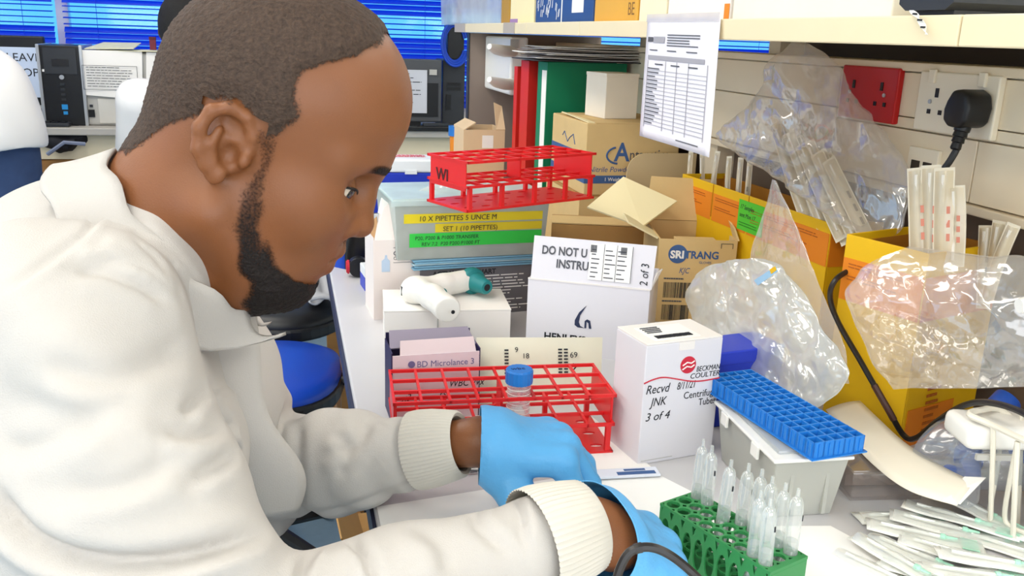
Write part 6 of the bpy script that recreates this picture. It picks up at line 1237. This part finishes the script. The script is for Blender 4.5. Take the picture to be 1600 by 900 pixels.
    for s in (-1, 1):
        br = sstep(0.0080, 0.0015, np.abs(z - 0.037 + (ay - 0.026) ** 2 * 6)) * sstep(0.008, 0.020, ay) * sstep(0.062, 0.030, ay) * (x > 0.05) * (y * s > 0)
        v, f, d = shell(br, 0.0022 + 0 * x)
        e = child('eyebrow', v, f, MATS['beard_hair']); attr(e.data, 'dens', d * 0.80)
        eb = MB(); c = H2W((0.0845, s * 0.034, 0.008)); R = 0.0142 * HS
        gaze = np.array([0.93, s * 0.34, -0.20]) @ HM; gz = Vector(gaze).normalized(); q = gz.to_track_quat('Z', 'Y').to_matrix().to_4x4()
        lash = [H2W((q0, s * q1, q2)) for q0, q1, q2 in ((0.0815, 0.0508, 0.0090), (0.0915, 0.0492, 0.0112), (0.0975, 0.0445, 0.0120), (0.1005, 0.0365, 0.0105), (0.1010, 0.0290, 0.0070))]
        childmb('eyelashes', MB().tube(catmull(lash, 4), [0.0005 + 0.0007 * math.sin(math.pi * i / 16) for i in range(17)], 6), M('lash_black', '#17100c', 0.6), smooth=True)
        for nm, a0, a1, rr, mt in (('eyeball', 0, 180, R, M('eye_white', '#d6c6b2', 0.2, var=0.02)), ('iris', 0, 30, R * 1.012, M('iris', '#24120a', 0.1, var=0.1, coat=1.0))):
            pr = [(rr * math.sin(math.radians(a)), rr * math.cos(math.radians(a))) for a in np.linspace(a0 + 0.5, min(a1, 179.5), 14)]
            b = MB().lathe(pr, 20, Matrix.Translation(Vector(c)) @ q, cap=(True, True)); childmb(nm, b, mt, smooth=True)
    # --- lab coat
    white = M('coat_cotton', '#bcb7b1', rough=0.85, var=0.03, vscale=6, bump=0.25, bscale=900, spec=0.2)
    C = SDF((-0.56, 0.33, 0.40), (0.30, 1.16, 1.22), 0.0068)
    for o_, r0 in ((0.07, 0.115), (-0.075, 0.118)):
        C.chain([CH + RT * o_, BL + RT * o_ + FD * 0.0, PL + RT * o_], [r0, r0 + 0.012, r0 + 0.03], k=0.06)
    for s in (1, -1):
        hip = PL + RT * 0.09 * s; kn = hip + FD * 0.34 + RT * 0.05 * s + [0, 0, -0.03]; C.cone(hip, kn, 0.115, 0.09, k=0.06)
    C.cut(PL + FD * 0.26, FD)
    C.chain([J_RS + [0, 0, -0.005], J_M + FD * -0.025 + [0, 0, 0.0], J_LS], [0.078, 0.084, 0.074], k=0.05)
    C.chain([CH + FD * -0.02, at(62, 505, d=0.80), H2W((-0.066, 0, -0.120))], [0.10, 0.092, 0.066], k=0.05)
    C.chain([J_RS, (J_RS + J_RE) / 2 + np.array([-0.012, -0.004, -0.012]), J_RE + [0, 0, 0]], [0.080, 0.080, 0.066], k=0.02)
    C.chain([J_LS, J_LE + [0, 0, 0]], [0.072, 0.060], k=0.04)
    cr = J_RW + (J_RE - J_RW) * 0.135; cl = J_LW + (J_LE - J_LW) * 0.20
    C.chain([J_RE, J_RE + (cr - J_RE) * 0.55 + [0, 0, -0.003], cr], [0.046, 0.045, 0.039], k=0.015)
    C.chain([J_LE, J_LE + (cl - J_LE) * 0.55, cl], [0.053, 0.047, 0.033], k=0.03)
    V, F = C.nets(); V = relax(V, F, 3, 0.5); N = vnormals(V, F)
    def seg(P, a, b):
        ba = b - a; t = np.clip(((P - a) @ ba) / (ba @ ba), 0, 1); return t, np.linalg.norm(P - a - t[:, None] * ba, axis=1)
    disp = vnoise(V * [1, 1, 0.6], 26, 1) * 0.0055 + vnoise(V, 55, 8) * 0.0012
    for (a, b, r0, sd) in ((J_RS, J_RE, 0.13, 4), (J_RE, cr, 0.09, 5), (J_LS, J_LE, 0.11, 6), (J_LE, cl, 0.09, 7)):
        t, dd = seg(V, a, b); wgt = sstep(r0, r0 * 0.75, dd); ax = (b - a) / np.linalg.norm(b - a)
        th = V @ np.cross(ax, [0.3, 0.2, 0.9])
        ph = t * np.linalg.norm(b - a) * (62 if sd in (4, 6) else 75) + 1.1 * vnoise(V, 14, sd) + th * 18
        fold = np.abs(np.sin(ph)) ** 1.5
        amp = 0.015 * (0.35 + 0.65 * sstep(0.45, 1.0, t) if sd in (4, 6) else 0.25 + 0.75 * sstep(0.65, 0.0, t) + 0.5 * sstep(0.8, 1.0, t))
        disp += wgt * amp * (fold - 0.5) * (0.5 + 0.5 * vnoise(V, 9, sd + 20))
    # long drag folds from the shoulder seam down the side
    tt, d2 = seg(V, J_RS + FD * 0.0, BL + RT * 0.13)
    disp += sstep(0.16, 0.08, d2) * 0.006 * np.sin(V @ np.array([55, 10, 38]) + 1.5 * vnoise(V, 10, 31))
    V = V + N * disp[:, None]
    V, F = subdivide(V, F); V = relax(V, F, 3, 0.5)
    # creases of the cloth, each along a line over the side we see: a valley with a soft ridge beside it
    def crease(V, N, line, A, w, side=1, rg=0.7):
        q = V - CC; dp = q @ CF; uv = np.stack([800 + FPX * (q @ CR) / dp, 450 - FPX * (q @ CU) / dp], 1)
        P = np.array([(p_.x, p_.y) for p_ in catmull([(a_, b_, 0) for a_, b_ in line], 6)])
        best = np.full(len(V), 1e9); sg = np.zeros(len(V)); tt = np.zeros(len(V))
        for i in range(len(P) - 1):
            ba = P[i + 1] - P[i]; t = np.clip(((uv - P[i]) @ ba) / (ba @ ba), 0, 1); r = uv - P[i] - t[:, None] * ba; d = np.hypot(r[:, 0], r[:, 1]); m = d < best
            best[m] = d[m]; cr_ = ba[0] * r[:, 1] - ba[1] * r[:, 0]; sg[m] = np.sign(cr_)[m]; tt[m] = ((i + t) / (len(P) - 1))[m]
        s = best * sg * side; end = sstep(0.0, 0.18, tt) * sstep(1.0, 0.82, tt) * 0.85 + 0.15
        f = -np.exp(-(s / w) ** 2) + rg * np.exp(-((s - 1.9 * w) / (1.3 * w)) ** 2) + 0.35 * rg * np.exp(-((s + 2.2 * w) / (1.6 * w)) ** 2)
        vis = sstep(-0.05, 0.35, -(N @ CF) + 0.15)
        return V + N * (A * f * end * vis)[:, None]
    for line, A, w, sd in (
        ([(0, 457), (60, 420), (126, 371), (171, 319), (193, 300)], 0.0028, 6, 1), ([(112, 420), (164, 423), (223, 446), (268, 475)], 0.0055, 11, -1), ([(149, 401), (223, 412), (283, 461)], 0.0045, 11, -1),
        ([(201, 352), (253, 401), (290, 453), (315, 520)], 0.0045, 12, -1), ([(0, 706), (80, 690), (160, 650)], 0.004, 20, 1), ([(283, 650), (327, 609), (365, 590)], 0.005, 11, 1), ([(250, 672), (320, 678), (385, 655)], 0.0045, 12, 1),
        ([(290, 755), (372, 706), (425, 690)], 0.005, 13, 1), ([(-20, 750), (10, 800), (60, 848), (130, 874), (223, 880), (335, 858), (446, 818)], 0.011, 15, 1), ([(345, 560), (372, 620), (402, 691), (430, 750), (455, 815)], 0.007, 11, 1),
        ([(60, 560), (150, 590), (230, 570), (300, 530)], 0.004, 20, 1), ([(20, 620), (120, 650), (240, 610)], 0.003, 22, 1), ([(100, 770), (190, 760), (280, 715)], 0.004, 18, 1), ([(330, 470), (352, 540), (362, 600)], 0.004, 10, 1),
        ([(540, 838), (572, 870), (585, 905)], 0.006, 9, 1), ([(500, 846), (478, 880), (465, 910)], 0.006, 9, -1), ([(640, 815), (690, 850), (700, 900)], 0.003, 14, 1), ([(735, 778), (748, 820), (790, 860)], 0.004, 10, -1), ([(800, 752), (812, 800), (822, 860)], 0.004, 8, -1),
        ([(468, 655), (465, 720), (470, 800)], 0.005, 9, 1), ([(520, 672), (545, 705), (528, 752)], 0.004, 10, 1), ([(575, 655), (560, 690), (520, 712)], 0.004, 10, -1), ([(648, 650), (662, 690), (650, 735)], 0.003, 9, 1), ([(470, 802), (520, 798), (600, 772), (680, 740)], 0.002, 5, 1),
        ([(672, 640), (668, 690), (676, 750)], 0.003, 6, 1)):
        V = crease(V, vnormals(V, F), line, A, w, sd)
    V = relax(V, F, 1, 0.3)
    coat = child('lab_coat', V, F, white, label='white cotton lab coat with ribbed cuffs')
    # collar
    Bk = H2W((-0.120, 0, -0.045)); Fr = H2W((0.040, 0, -0.136)); Cc = (Bk + Fr) / 2; ua = (Bk - Fr) / 2
    lat = -HM[1]; lat -= ua * (lat @ ua) / (ua @ ua); lat /= np.linalg.norm(lat); axis = np.cross(ua, lat); axis /= np.linalg.norm(axis)
    if axis[2] > 0: axis = -axis
    tipR = at(458, 516, d=0.765); tipL = at(430, 500, d=0.87)
    def collar(u, v):
        th = (u - 0.5) * 2 * math.radians(163)
        rad = ua * math.cos(th) + lat * 0.070 * math.sin(th)
        out = rad / np.linalg.norm(rad)
        top = Cc + rad * 1.02
        e = sstep(0.80, 1.0, abs(u - 0.5) * 2)
        p = top + out * (0.004 + 0.020 * v) + axis * (0.046 * v + 0.004 * math.sin(v * 3.1)) - axis * 0.003 * math.sin(9 * th)
        tip = tipR if u > 0.5 else tipL
        return p * (1 - e * v * 0.9) + tip * (e * v * 0.9)
    b = MB().grid(lambda u, v: collar(u, v), 56, 8)
    co = childmb('collar', b, white, smooth=True, ang=180); md = co.modifiers.new('thick', 'SOLIDIFY'); md.thickness = 0.003; md.offset = 0
    # front placket: a folded strip down the opening
    path = catmull([at(u, v, d=d) for u, v, d in ((374, 470, 0.80), (388, 545, 0.79), (418, 640, 0.80), (440, 720, 0.815), (452, 800, 0.83))], 8)
    def plk(u, v):
        i = u * (len(path) - 1); k = min(int(i), len(path) - 2); q = np.array(path[k].lerp(path[k + 1], i - k))
        wv = 0.010 * math.sin(u * 9 + 0.4) * (0.3 + u)
        return q + (CR * 0.9 + CF * 0.5) * ((v - 0.85) * 0.045 + wv * v) - CF * 0.006 * math.sin(v * 3.14) 
    b = MB().grid(plk, 40, 6); po = childmb('placket', b, white, smooth=True, ang=180); md = po.modifiers.new('thick', 'SOLIDIFY'); md.thickness = 0.004; md.offset = 0
    # cuffs
    for a, w_, r0, r1 in ((cr, J_RW, 0.0405, 0.0355), (cl, J_LW, 0.0385, 0.0330)):
        ax = Vector((w_ - a)).normalized(); L = 0.040; q = ax.to_track_quat('Z', 'Y').to_matrix(); n = 180; vs = []; fs = []
        prof = [(-0.010, r0 + 0.001), (0.0, r0 + 0.0015), (L * 0.35, r0), (L * 0.7, (r0 + r1) / 2), (L, r1), (L + 0.002, r1 - 0.002), (L, r1 - 0.005), (L * 0.5, r1 - 0.006)]
        for i, (zz, r) in enumerate(prof):
            for k in range(n):
                an = 2 * math.pi * k / n; rr = r + (0.0007 * math.cos(an * 60) if i < 5 else 0)
                vs.append(Vector(a) + q @ Vector((rr * math.cos(an), rr * math.sin(an), zz)))
        for i in range(len(prof) - 1):
            for k in range(n): fs.append((i * n + k, i * n + (k + 1) % n, (i + 1) * n + (k + 1) % n, (i + 1) * n + k))
        childmb('cuff', MB().add(vs, fs), M('cuff_knit', '#cbc6bb', 0.9, var=0.03), smooth=True, label='ribbed knit cuff')
    # gloves
    gm = M('glove_nitrile', (0.36, 0.66, 0.87), rough=0.42, var=0.05, vscale=25, bump=0.35, bscale=160, spec=0.4)
    for Hd, e0, e1 in ((HAND_R, 0.008, 0.30), (HAND_L, 0.004, 0.0)):
        lo = Hd['W'] - 0.21; hi = Hd['W'] + 0.22
        G = SDF(lo, hi, 0.0026); hand_sdf(G, Hd['W'], Hd['fr'], Hd['curls'], Hd['spread'], Hd['thumb'], Hd['sc'], 0.0016)
        x_, y_, z_ = Hd['fr']; G.cut(Hd['W'] + x_ * e0, -x_ - y_ * e1)
        V, F = G.nets(); cn = (-x_ - y_ * e1); cn /= np.linalg.norm(cn); V = relax(V, F, 2, 0.5); N = vnormals(V, F)
        al = (V - Hd['W']) @ x_; cr_ = (V - Hd['W']) @ y_
        wr = np.sin(al * 260 + 2.0 * vnoise(V, 45, 2) + cr_ * 60) * 0.0007 * sstep(0.075, 0.0, al) + vnoise(V, 120, 3) * 0.0005
        V = V + N * wr[:, None]
        go = child('glove', V, F, gm, label='light blue nitrile glove'); bm = bmesh.new(); bm.from_mesh(go.data); pc_ = Hd['W'] + x_ * e0 - cn * 0.0035 - base
        bmesh.ops.bisect_plane(bm, geom=bm.verts[:] + bm.edges[:] + bm.faces[:], plane_co=Vector(pc_), plane_no=Vector(cn), clear_outer=True); bm.to_mesh(go.data); bm.free()
        md = go.modifiers.new('thick', 'SOLIDIFY'); md.thickness = 0.0008; md.offset = 1
    # trousers and shoes (below the frame)
    T = SDF((-0.56, 0.40, 0.05), (0.36, 1.14, 0.75), 0.012)
    dn = M('dark_trousers', '#20242c', 0.9, var=0.1)
    sm = M('shoe_leather', '#17120f', 0.4, var=0.1)
    for s in (1, -1):
        hip = PL + RT * 0.09 * s; kn = hip + FD * 0.36 + RT * 0.05 * s + [0, 0, -0.03]; an = np.array([kn[0] - 0.06, kn[1], 0.10])
        T.chain([hip, kn, an], [0.105, 0.076, 0.062], k=0.03)
        b = MB(); c = np.array([an[0], an[1], 0]) + FD * 0.05
        S2 = SDF(c - [0.22, 0.22, 0.05], c + [0.22, 0.22, 0.16], 0.009); S2.chain([c - FD * 0.06 + [0, 0, 0.05], c + FD * 0.12 + [0, 0, 0.04]], [0.05, 0.042], k=0.02); S2.cone(c - FD * 0.05 + [0, 0, 0.05], c - FD * 0.05 + [0, 0, 0.11], 0.05, 0.05, k=0.02); S2.cut(c + [0, 0, 0.002], (0, 0, -1))
        v, f = S2.nets(); child('shoe', v, f, sm)
    v, f = T.nets(); child('trousers', relax(v, f, 2), f, dn)
    return p
build_person()
# ================================================================== chairs and people in the background
m_seat = M('seat_blue_vinyl', '#1243b4', 0.35, var=0.06, bump=0.1, bscale=300)
def chair(label, loc, rz, seat_m, back=True, seat_z=0.50, r=0.225, back_m=None, group='lab chairs'):
    t = thing('lab_chair', label, 'chair', loc, rz, group=group); n = 40
    def se(a, rr, p=2.8): c, s = math.cos(a), math.sin(a); return (rr * math.copysign(abs(c) ** (2 / p), c), rr * math.copysign(abs(s) ** (2 / p), s))
    vs = []; fs = []; pr = [(0.0, seat_z + 0.012), (0.45, seat_z + 0.012), (0.85, seat_z + 0.004), (0.97, seat_z - 0.008), (1.0, seat_z - 0.024), (0.985, seat_z - 0.034)]
    for rr, z in pr:
        for k in range(n): x, y = se(2 * math.pi * k / n, r * max(rr, 0.001)); vs.append((x, y, z))
    for i in range(len(pr) - 1):
        for k in range(n): fs.append((i * n + k, i * n + (k + 1) % n, (i + 1) * n + (k + 1) % n, (i + 1) * n + k))
    MB().add(vs, fs).build('seat', seat_m, t, smooth=True, ang=180)
    pts = [se(2 * math.pi * k / n, r * 1.03) for k in range(n)]; MB().prism(pts, seat_z - 0.062, seat_z - 0.026).build('seat_shell', m_black, t, bevel=0.008)
    MB().tube([(0, 0, 0.10), (0, 0, seat_z - 0.06)], 0.025, 14).build('gas_column', m_dgrey, t)
    for k in range(5):
        a = 2 * math.pi * k / 5; MB().tube([(0, 0, 0.11), (0.27 * math.cos(a), 0.27 * math.sin(a), 0.07)], [0.022, 0.014], 8).build('leg', m_black, t); MB().lathe([(0, -0.011), (0.028, -0.011), (0.028, 0.011), (0, 0.011)], 14, Matrix.Translation((0.27 * math.cos(a), 0.27 * math.sin(a), 0.029)) @ Matrix.Rotation(a, 4, 'Z') @ Matrix.Rotation(math.pi / 2, 4, 'X')).build('castor', m_dgrey, t)
    MB().tube([(0.05, -0.1, seat_z - 0.075), (0.16, -0.16, seat_z - 0.07), (0.2, -0.2, seat_z - 0.068)], 0.006, 8).build('lever', m_dgrey, t)
    if back:
        MB().tube([(-r * 0.8, 0, seat_z - 0.05), (-r * 1.25, 0, seat_z - 0.02), (-r * 1.3, 0, seat_z + 0.2)], 0.014, 8).build('back_bracket', m_black, t)
        vs = []; fs = []
        def bk(u, v, h): a = (u - 0.5) * 1.3; z = seat_z + 0.14 + 0.30 * v; rr = r * 1.28 + h; k = 1 - 0.35 * abs(2 * v - 1) ** 3; return (-rr * math.cos(a * k), rr * math.sin(a * k) * 0.95, z)
        MB().grid(lambda u, v: bk(u, v, 0.0), 16, 10).build('backrest', back_m or seat_m, t, smooth=True, ang=180).modifiers.new('thick', 'SOLIDIFY').thickness = -0.035
        MB().grid(lambda u, v: bk(u, v, 0.037), 16, 10).build('back_shell', m_black, t, smooth=True, ang=180).modifiers.new('thick', 'SOLIDIFY').thickness = -0.008
    return t
p = at(445, 566, z=0.525); chair('blue vinyl seated chair close by, in front of the white coat', (float(p[0]) - 0.07, float(p[1]), 0), rad(170), m_seat, seat_z=0.52, r=0.20)
p = at(432, 470, z=0.56); c2 = chair('black chair behind the blue one with a grey cloth over it', (float(p[0]) - 0.0, float(p[1]) + 0.05, 0), rad(150), m_black, seat_z=0.56, r=0.21, back=False)
a = [at(480, 432, z=0.60), at(512, 428, z=0.60), at(522, 470, z=0.585), at(484, 472, z=0.585)]; bs = np.array([a[0][0], a[0][1], 0.585])
t = thing('cloth', 'grey white folded cloth draped on the black chair by the bench edge', 'cloth', bs); MB().grid(lambda u, v: (a[0] * (1 - u) + a[1] * u) * (1 - v) + (a[3] * (1 - u) + a[2] * u) * v - bs + np.array([0, 0, 0.012 * math.sin(u * 7) * math.sin(v * 4) + 0.004]), 14, 12).build('fabric', M('grey_cloth', '#b5b6ba', 0.8), t, smooth=True, ang=180).modifiers.new('thick', 'SOLIDIFY').thickness = 0.006
MB().tube([a[3] - bs + [0, 0, 0.008], (a[3] + a[2]) / 2 - bs + [0, 0, 0.012], a[2] - bs + [0, 0, 0.008]], 0.006, 8).build('hem', MATS['grey_cloth'], t)
# brown carton on the floor under the bench
p = at(535, 640, z=0.30); t = thing('carton', 'brown carton on the floor under the front of the bench', 'box', (0.115, 1.28, 0), rad(4)); MB().b2((0, 0, 0), (0.30, 0.22, 0.42)).build('body', m_kraft, t, bevel=0.002); MB().quadslab([(0, 0, 0.42), (0, 0.22, 0.42), (-0.05, 0.22, 0.50), (-0.055, 0, 0.505)], 0.003).build('flap', m_kraft, t); MB().quadslab([(0.3, 0, 0.42), (0.3, 0.22, 0.42), (0.33, 0.22, 0.50), (0.33, 0, 0.505)], -0.003).build('flap', m_kraft_d, t)

def figure(name, label, base, face, hd, neck, sh, chest, pelvis, hips, arms, legs, skin_c, top_m, pants_m, hair_m, hscale=1.0, shoes=None, h=0.013):
    """small background person: one body mesh, hair and clothing as children"""
    base = np.array(base, float); f = np.array(face, float); r = np.array([f[1], -f[0], 0.0])
    allp = [hd, neck, pelvis] + [q for a_ in arms for q in a_] + [q for l in legs for q in l]; lo = np.min(allp, 0) - 0.24; hi = np.max(allp, 0) + 0.24; lo[2] = min(lo[2], -0.03)
    B = SDF(lo, hi, h); hs = hscale
    B.ell(hd, (0.085 * hs, 0.085 * hs, 0.115 * hs), k=0); B.ell(hd + f * 0.03 - [0, 0, 0.05 * hs], (0.06, 0.06, 0.08), k=0.03); B.cone(hd + f * 0.09 - [0, 0, 0.025], hd + f * 0.10 - [0, 0, 0.04], 0.012, 0.014, k=0.012)
    for s in (-1, 1): B.ell(hd + r * s * 0.085 - [0, 0, 0.01], (0.016, 0.016, 0.03), k=0.01)
    B.cone(hd - [0, 0, 0.07], neck, 0.052, 0.058, k=0.03); B.chain([neck - [0, 0, 0.02], chest, pelvis], [0.07, 0.125, 0.12], k=0.06); B.cone(sh[0], sh[1], 0.055, 0.055, k=0.06)
    for a_ in arms:
        B.chain(a_, [0.05, 0.04, 0.028], k=0.02); d = (a_[2] - a_[1]); d = d / np.linalg.norm(d); B.cone(a_[2], a_[2] + d * 0.08, 0.028, 0.036, k=0.02)
        pp = np.cross(d, [0.2, 0.3, 0.9]); pp /= np.linalg.norm(pp)
        for q in range(4): B.cone(a_[2] + d * 0.08 + pp * (q - 1.5) * 0.018, a_[2] + d * 0.155 + pp * (q - 1.5) * 0.02, 0.011, 0.009, k=0.006)
        B.cone(a_[2] + d * 0.03 + pp * 0.03, a_[2] + d * 0.09 + pp * 0.055, 0.013, 0.010, k=0.01)
    for l in legs: B.chain(l, [0.085, 0.058, 0.04], k=0.03); B.cone(l[2], l[2] + f * 0.13 - [0, 0, 0.03], 0.04, 0.03, k=0.02)
    V, F = B.nets(); p = link(name, np_mesh(name, V - base, F), M(name + '_skin' + str(len(MATS)), skin_c, 0.5, var=0.08)); p.location = base; tag(p, label, 'person')
    def ch(nm, S, m):
        v, ff = S.nets(); v = relax(v, ff, 2); nn = vnormals(v, ff); v = v + nn * (vnoise(v, 22, 3) * 0.006 * (nm != 'hair'))[:, None]; link(nm, np_mesh(nm, v - base, ff), m, p)
    H = SDF(hd - 0.17, hd + 0.17, 0.009); H.ell(hd - f * 0.012 + [0, 0, 0.012], (0.093 * hs, 0.093 * hs, 0.118 * hs), k=0); H.cut(hd + f * 0.045 + [0, 0, 0.0], f * 1.0 - np.array([0, 0, 0.75])); ch('hair', H, hair_m)
    T = SDF(lo, hi, h); T.chain([neck - [0, 0, 0.05], chest, pelvis + [0, 0, -hips]], [0.085, 0.15, 0.165], k=0.08); T.cone(pelvis + r * 0.06 - [0, 0, hips], pelvis - r * 0.06 - [0, 0, hips], 0.155, 0.155, k=0.06); T.cone(pelvis + r * 0.06, pelvis - r * 0.06, 0.15, 0.15, k=0.06); T.cone(pelvis + r * 0.04 + [0, 0, 0.1], pelvis - r * 0.04 + [0, 0, 0.1], 0.145, 0.145, k=0.06); T.cone(sh[0], sh[1], 0.07, 0.07, k=0.06)
    for a_ in arms: T.chain([a_[0], a_[1], a_[1] + (a_[2] - a_[1]) * 0.85], [0.072, 0.058, 0.045], k=0.03)
    T.cut(pelvis + [0, 0, -hips - 0.02], (0, 0, -1)); ch('white_shirt', T, top_m)
    Pn = SDF(lo, hi, h); Pn.cone(pelvis + r * 0.05, pelvis - r * 0.05, 0.112, 0.112, k=0.04)
    for l in legs: Pn.chain([l[0], l[1], l[2] + [0, 0, 0.02]], [0.100, 0.075, 0.06], k=0.03)
    Pn.cut(pelvis + [0, 0, 0.03], (0, 0, 1)); ch('trousers', Pn, pants_m)
    for l in legs:
        S2 = SDF(l[2] - 0.25, l[2] + 0.25, 0.011); S2.chain([l[2] - [0, 0, 0.03], l[2] + f * 0.16 - [0, 0, 0.045]], [0.055, 0.042], k=0.02); S2.cut(np.array([0, 0, 0.002]), (0, 0, -1)); ch('shoe', S2, m_black)
    return p
m_shirt = M('shirt_white', '#e4e2e0', 0.85, var=0.03); m_jean = M('jeans_blue', '#2c3f63', 0.85, var=0.2, vscale=30); m_hairb = M('hair_black', '#100e0f', 0.8, bump=0.8, bscale=260)
# standing person on the far left, cut by the frame
c = at(-46, 170, y=3.30); X0 = float(c[0]); F_ = np.array([0.25, 0.97, 0.0]); R_ = np.array([0.97, -0.25, 0.0]); cx = np.array([X0, 3.30, 0.0])
figure('person', 'standing person in white shirt and blue jeans at the left edge, cut by the frame', cx, F_, cx - R_ * 0.20 + [0, 0, 1.60], cx - R_ * 0.17 + [0, 0, 1.44], (cx - R_ * 0.05 + [0, 0, 1.33], cx - R_ * 0.36 + [0, 0, 1.36]), cx - R_ * 0.11 + [0, 0, 1.17], cx + [0, 0, 0.95], 0.062,
       [(cx - R_ * 0.05 + [0, 0, 1.33], cx + R_ * 0.02 + F_ * 0.12 + [0, 0, 1.10], cx - R_ * 0.08 + F_ * 0.32 + [0, 0, 1.02]), (cx - R_ * 0.33 + [0, 0, 1.35], cx - R_ * 0.37 + F_ * 0.08 + [0, 0, 1.10], cx - R_ * 0.25 + F_ * 0.30 + [0, 0, 1.02])],
       [(cx + R_ * 0.10 + [0, 0, 0.92], cx + R_ * 0.11 + F_ * 0.03 + [0, 0, 0.50], cx + R_ * 0.11 + [0, 0, 0.085]), (cx - R_ * 0.10 + [0, 0, 0.92], cx - R_ * 0.11 + F_ * 0.03 + [0, 0, 0.50], cx - R_ * 0.11 + [0, 0, 0.085])], (0.42, 0.28, 0.2), m_shirt, m_jean, m_hairb)
# seated person behind the main figure
hd = at(292, 46, d=3.15); cx = np.array([hd[0], hd[1], 0.0]); F_ = np.array([0.1, 0.99, 0.0]); R_ = np.array([0.99, -0.1, 0.0]); sz = 0.50; zz = float(hd[2])
sd = chair('blue and grey office chair of the seated person behind', (cx[0], cx[1] + 0.02, 0), rad(90), m_seat, seat_z=sz - 0.06, r=0.23, back_m=M('chair_back_blue', '#2a4f9a', 0.5))
figure('person', 'seated person with black hair and white coat, half hidden behind the bowed head', cx, F_, cx + [0, 0, zz], cx - F_ * 0.02 + [0, 0, zz - 0.16], (cx + R_ * 0.17 + [0, 0, zz - 0.25], cx - R_ * 0.17 + [0, 0, zz - 0.25]), cx + [0, 0, zz - 0.42], cx - F_ * 0.02 + [0, 0, sz + 0.105], 0.02,
       [(cx + R_ * 0.19 + [0, 0, zz - 0.25], cx + R_ * 0.22 + F_ * 0.08 + [0, 0, zz - 0.50], cx + R_ * 0.14 + F_ * 0.34 + [0, 0, 0.90]), (cx - R_ * 0.19 + [0, 0, zz - 0.25], cx - R_ * 0.24 + F_ * 0.08 + [0, 0, zz - 0.50], cx - R_ * 0.14 + F_ * 0.34 + [0, 0, 0.90])],
       [(cx + R_ * 0.10 + [0, 0, sz + 0.08], cx + R_ * 0.12 + F_ * 0.42 + [0, 0, sz + 0.05], cx + R_ * 0.12 + F_ * 0.40 + [0, 0, 0.085]), (cx - R_ * 0.10 + [0, 0, sz + 0.08], cx - R_ * 0.12 + F_ * 0.42 + [0, 0, sz + 0.05], cx - R_ * 0.12 + F_ * 0.40 + [0, 0, 0.085])], (0.3, 0.2, 0.15), m_shirt, m_jean, m_hairb)
# stool under the man in front
sz = float(PL[2]) - 0.185; t = thing('lab_stool', 'round grey stool carrying the man in the white lab coat', 'stool', (PL[0], PL[1], 0))
MB().lathe([(0, sz - 0.05), (0.16, sz - 0.05), (0.175, sz - 0.03), (0.17, sz), (0, sz + 0.004)], 30).build('seat', m_dgrey, t, smooth=True); MB().tube([(0, 0, 0.08), (0, 0, sz - 0.05)], 0.022, 12).build('column', m_black, t)
for k in range(5): MB().tube([(0, 0, 0.09), (0.24 * math.cos(k * 1.2566), 0.24 * math.sin(k * 1.2566), 0.022)], [0.02, 0.02], 8).build('leg', m_black, t)
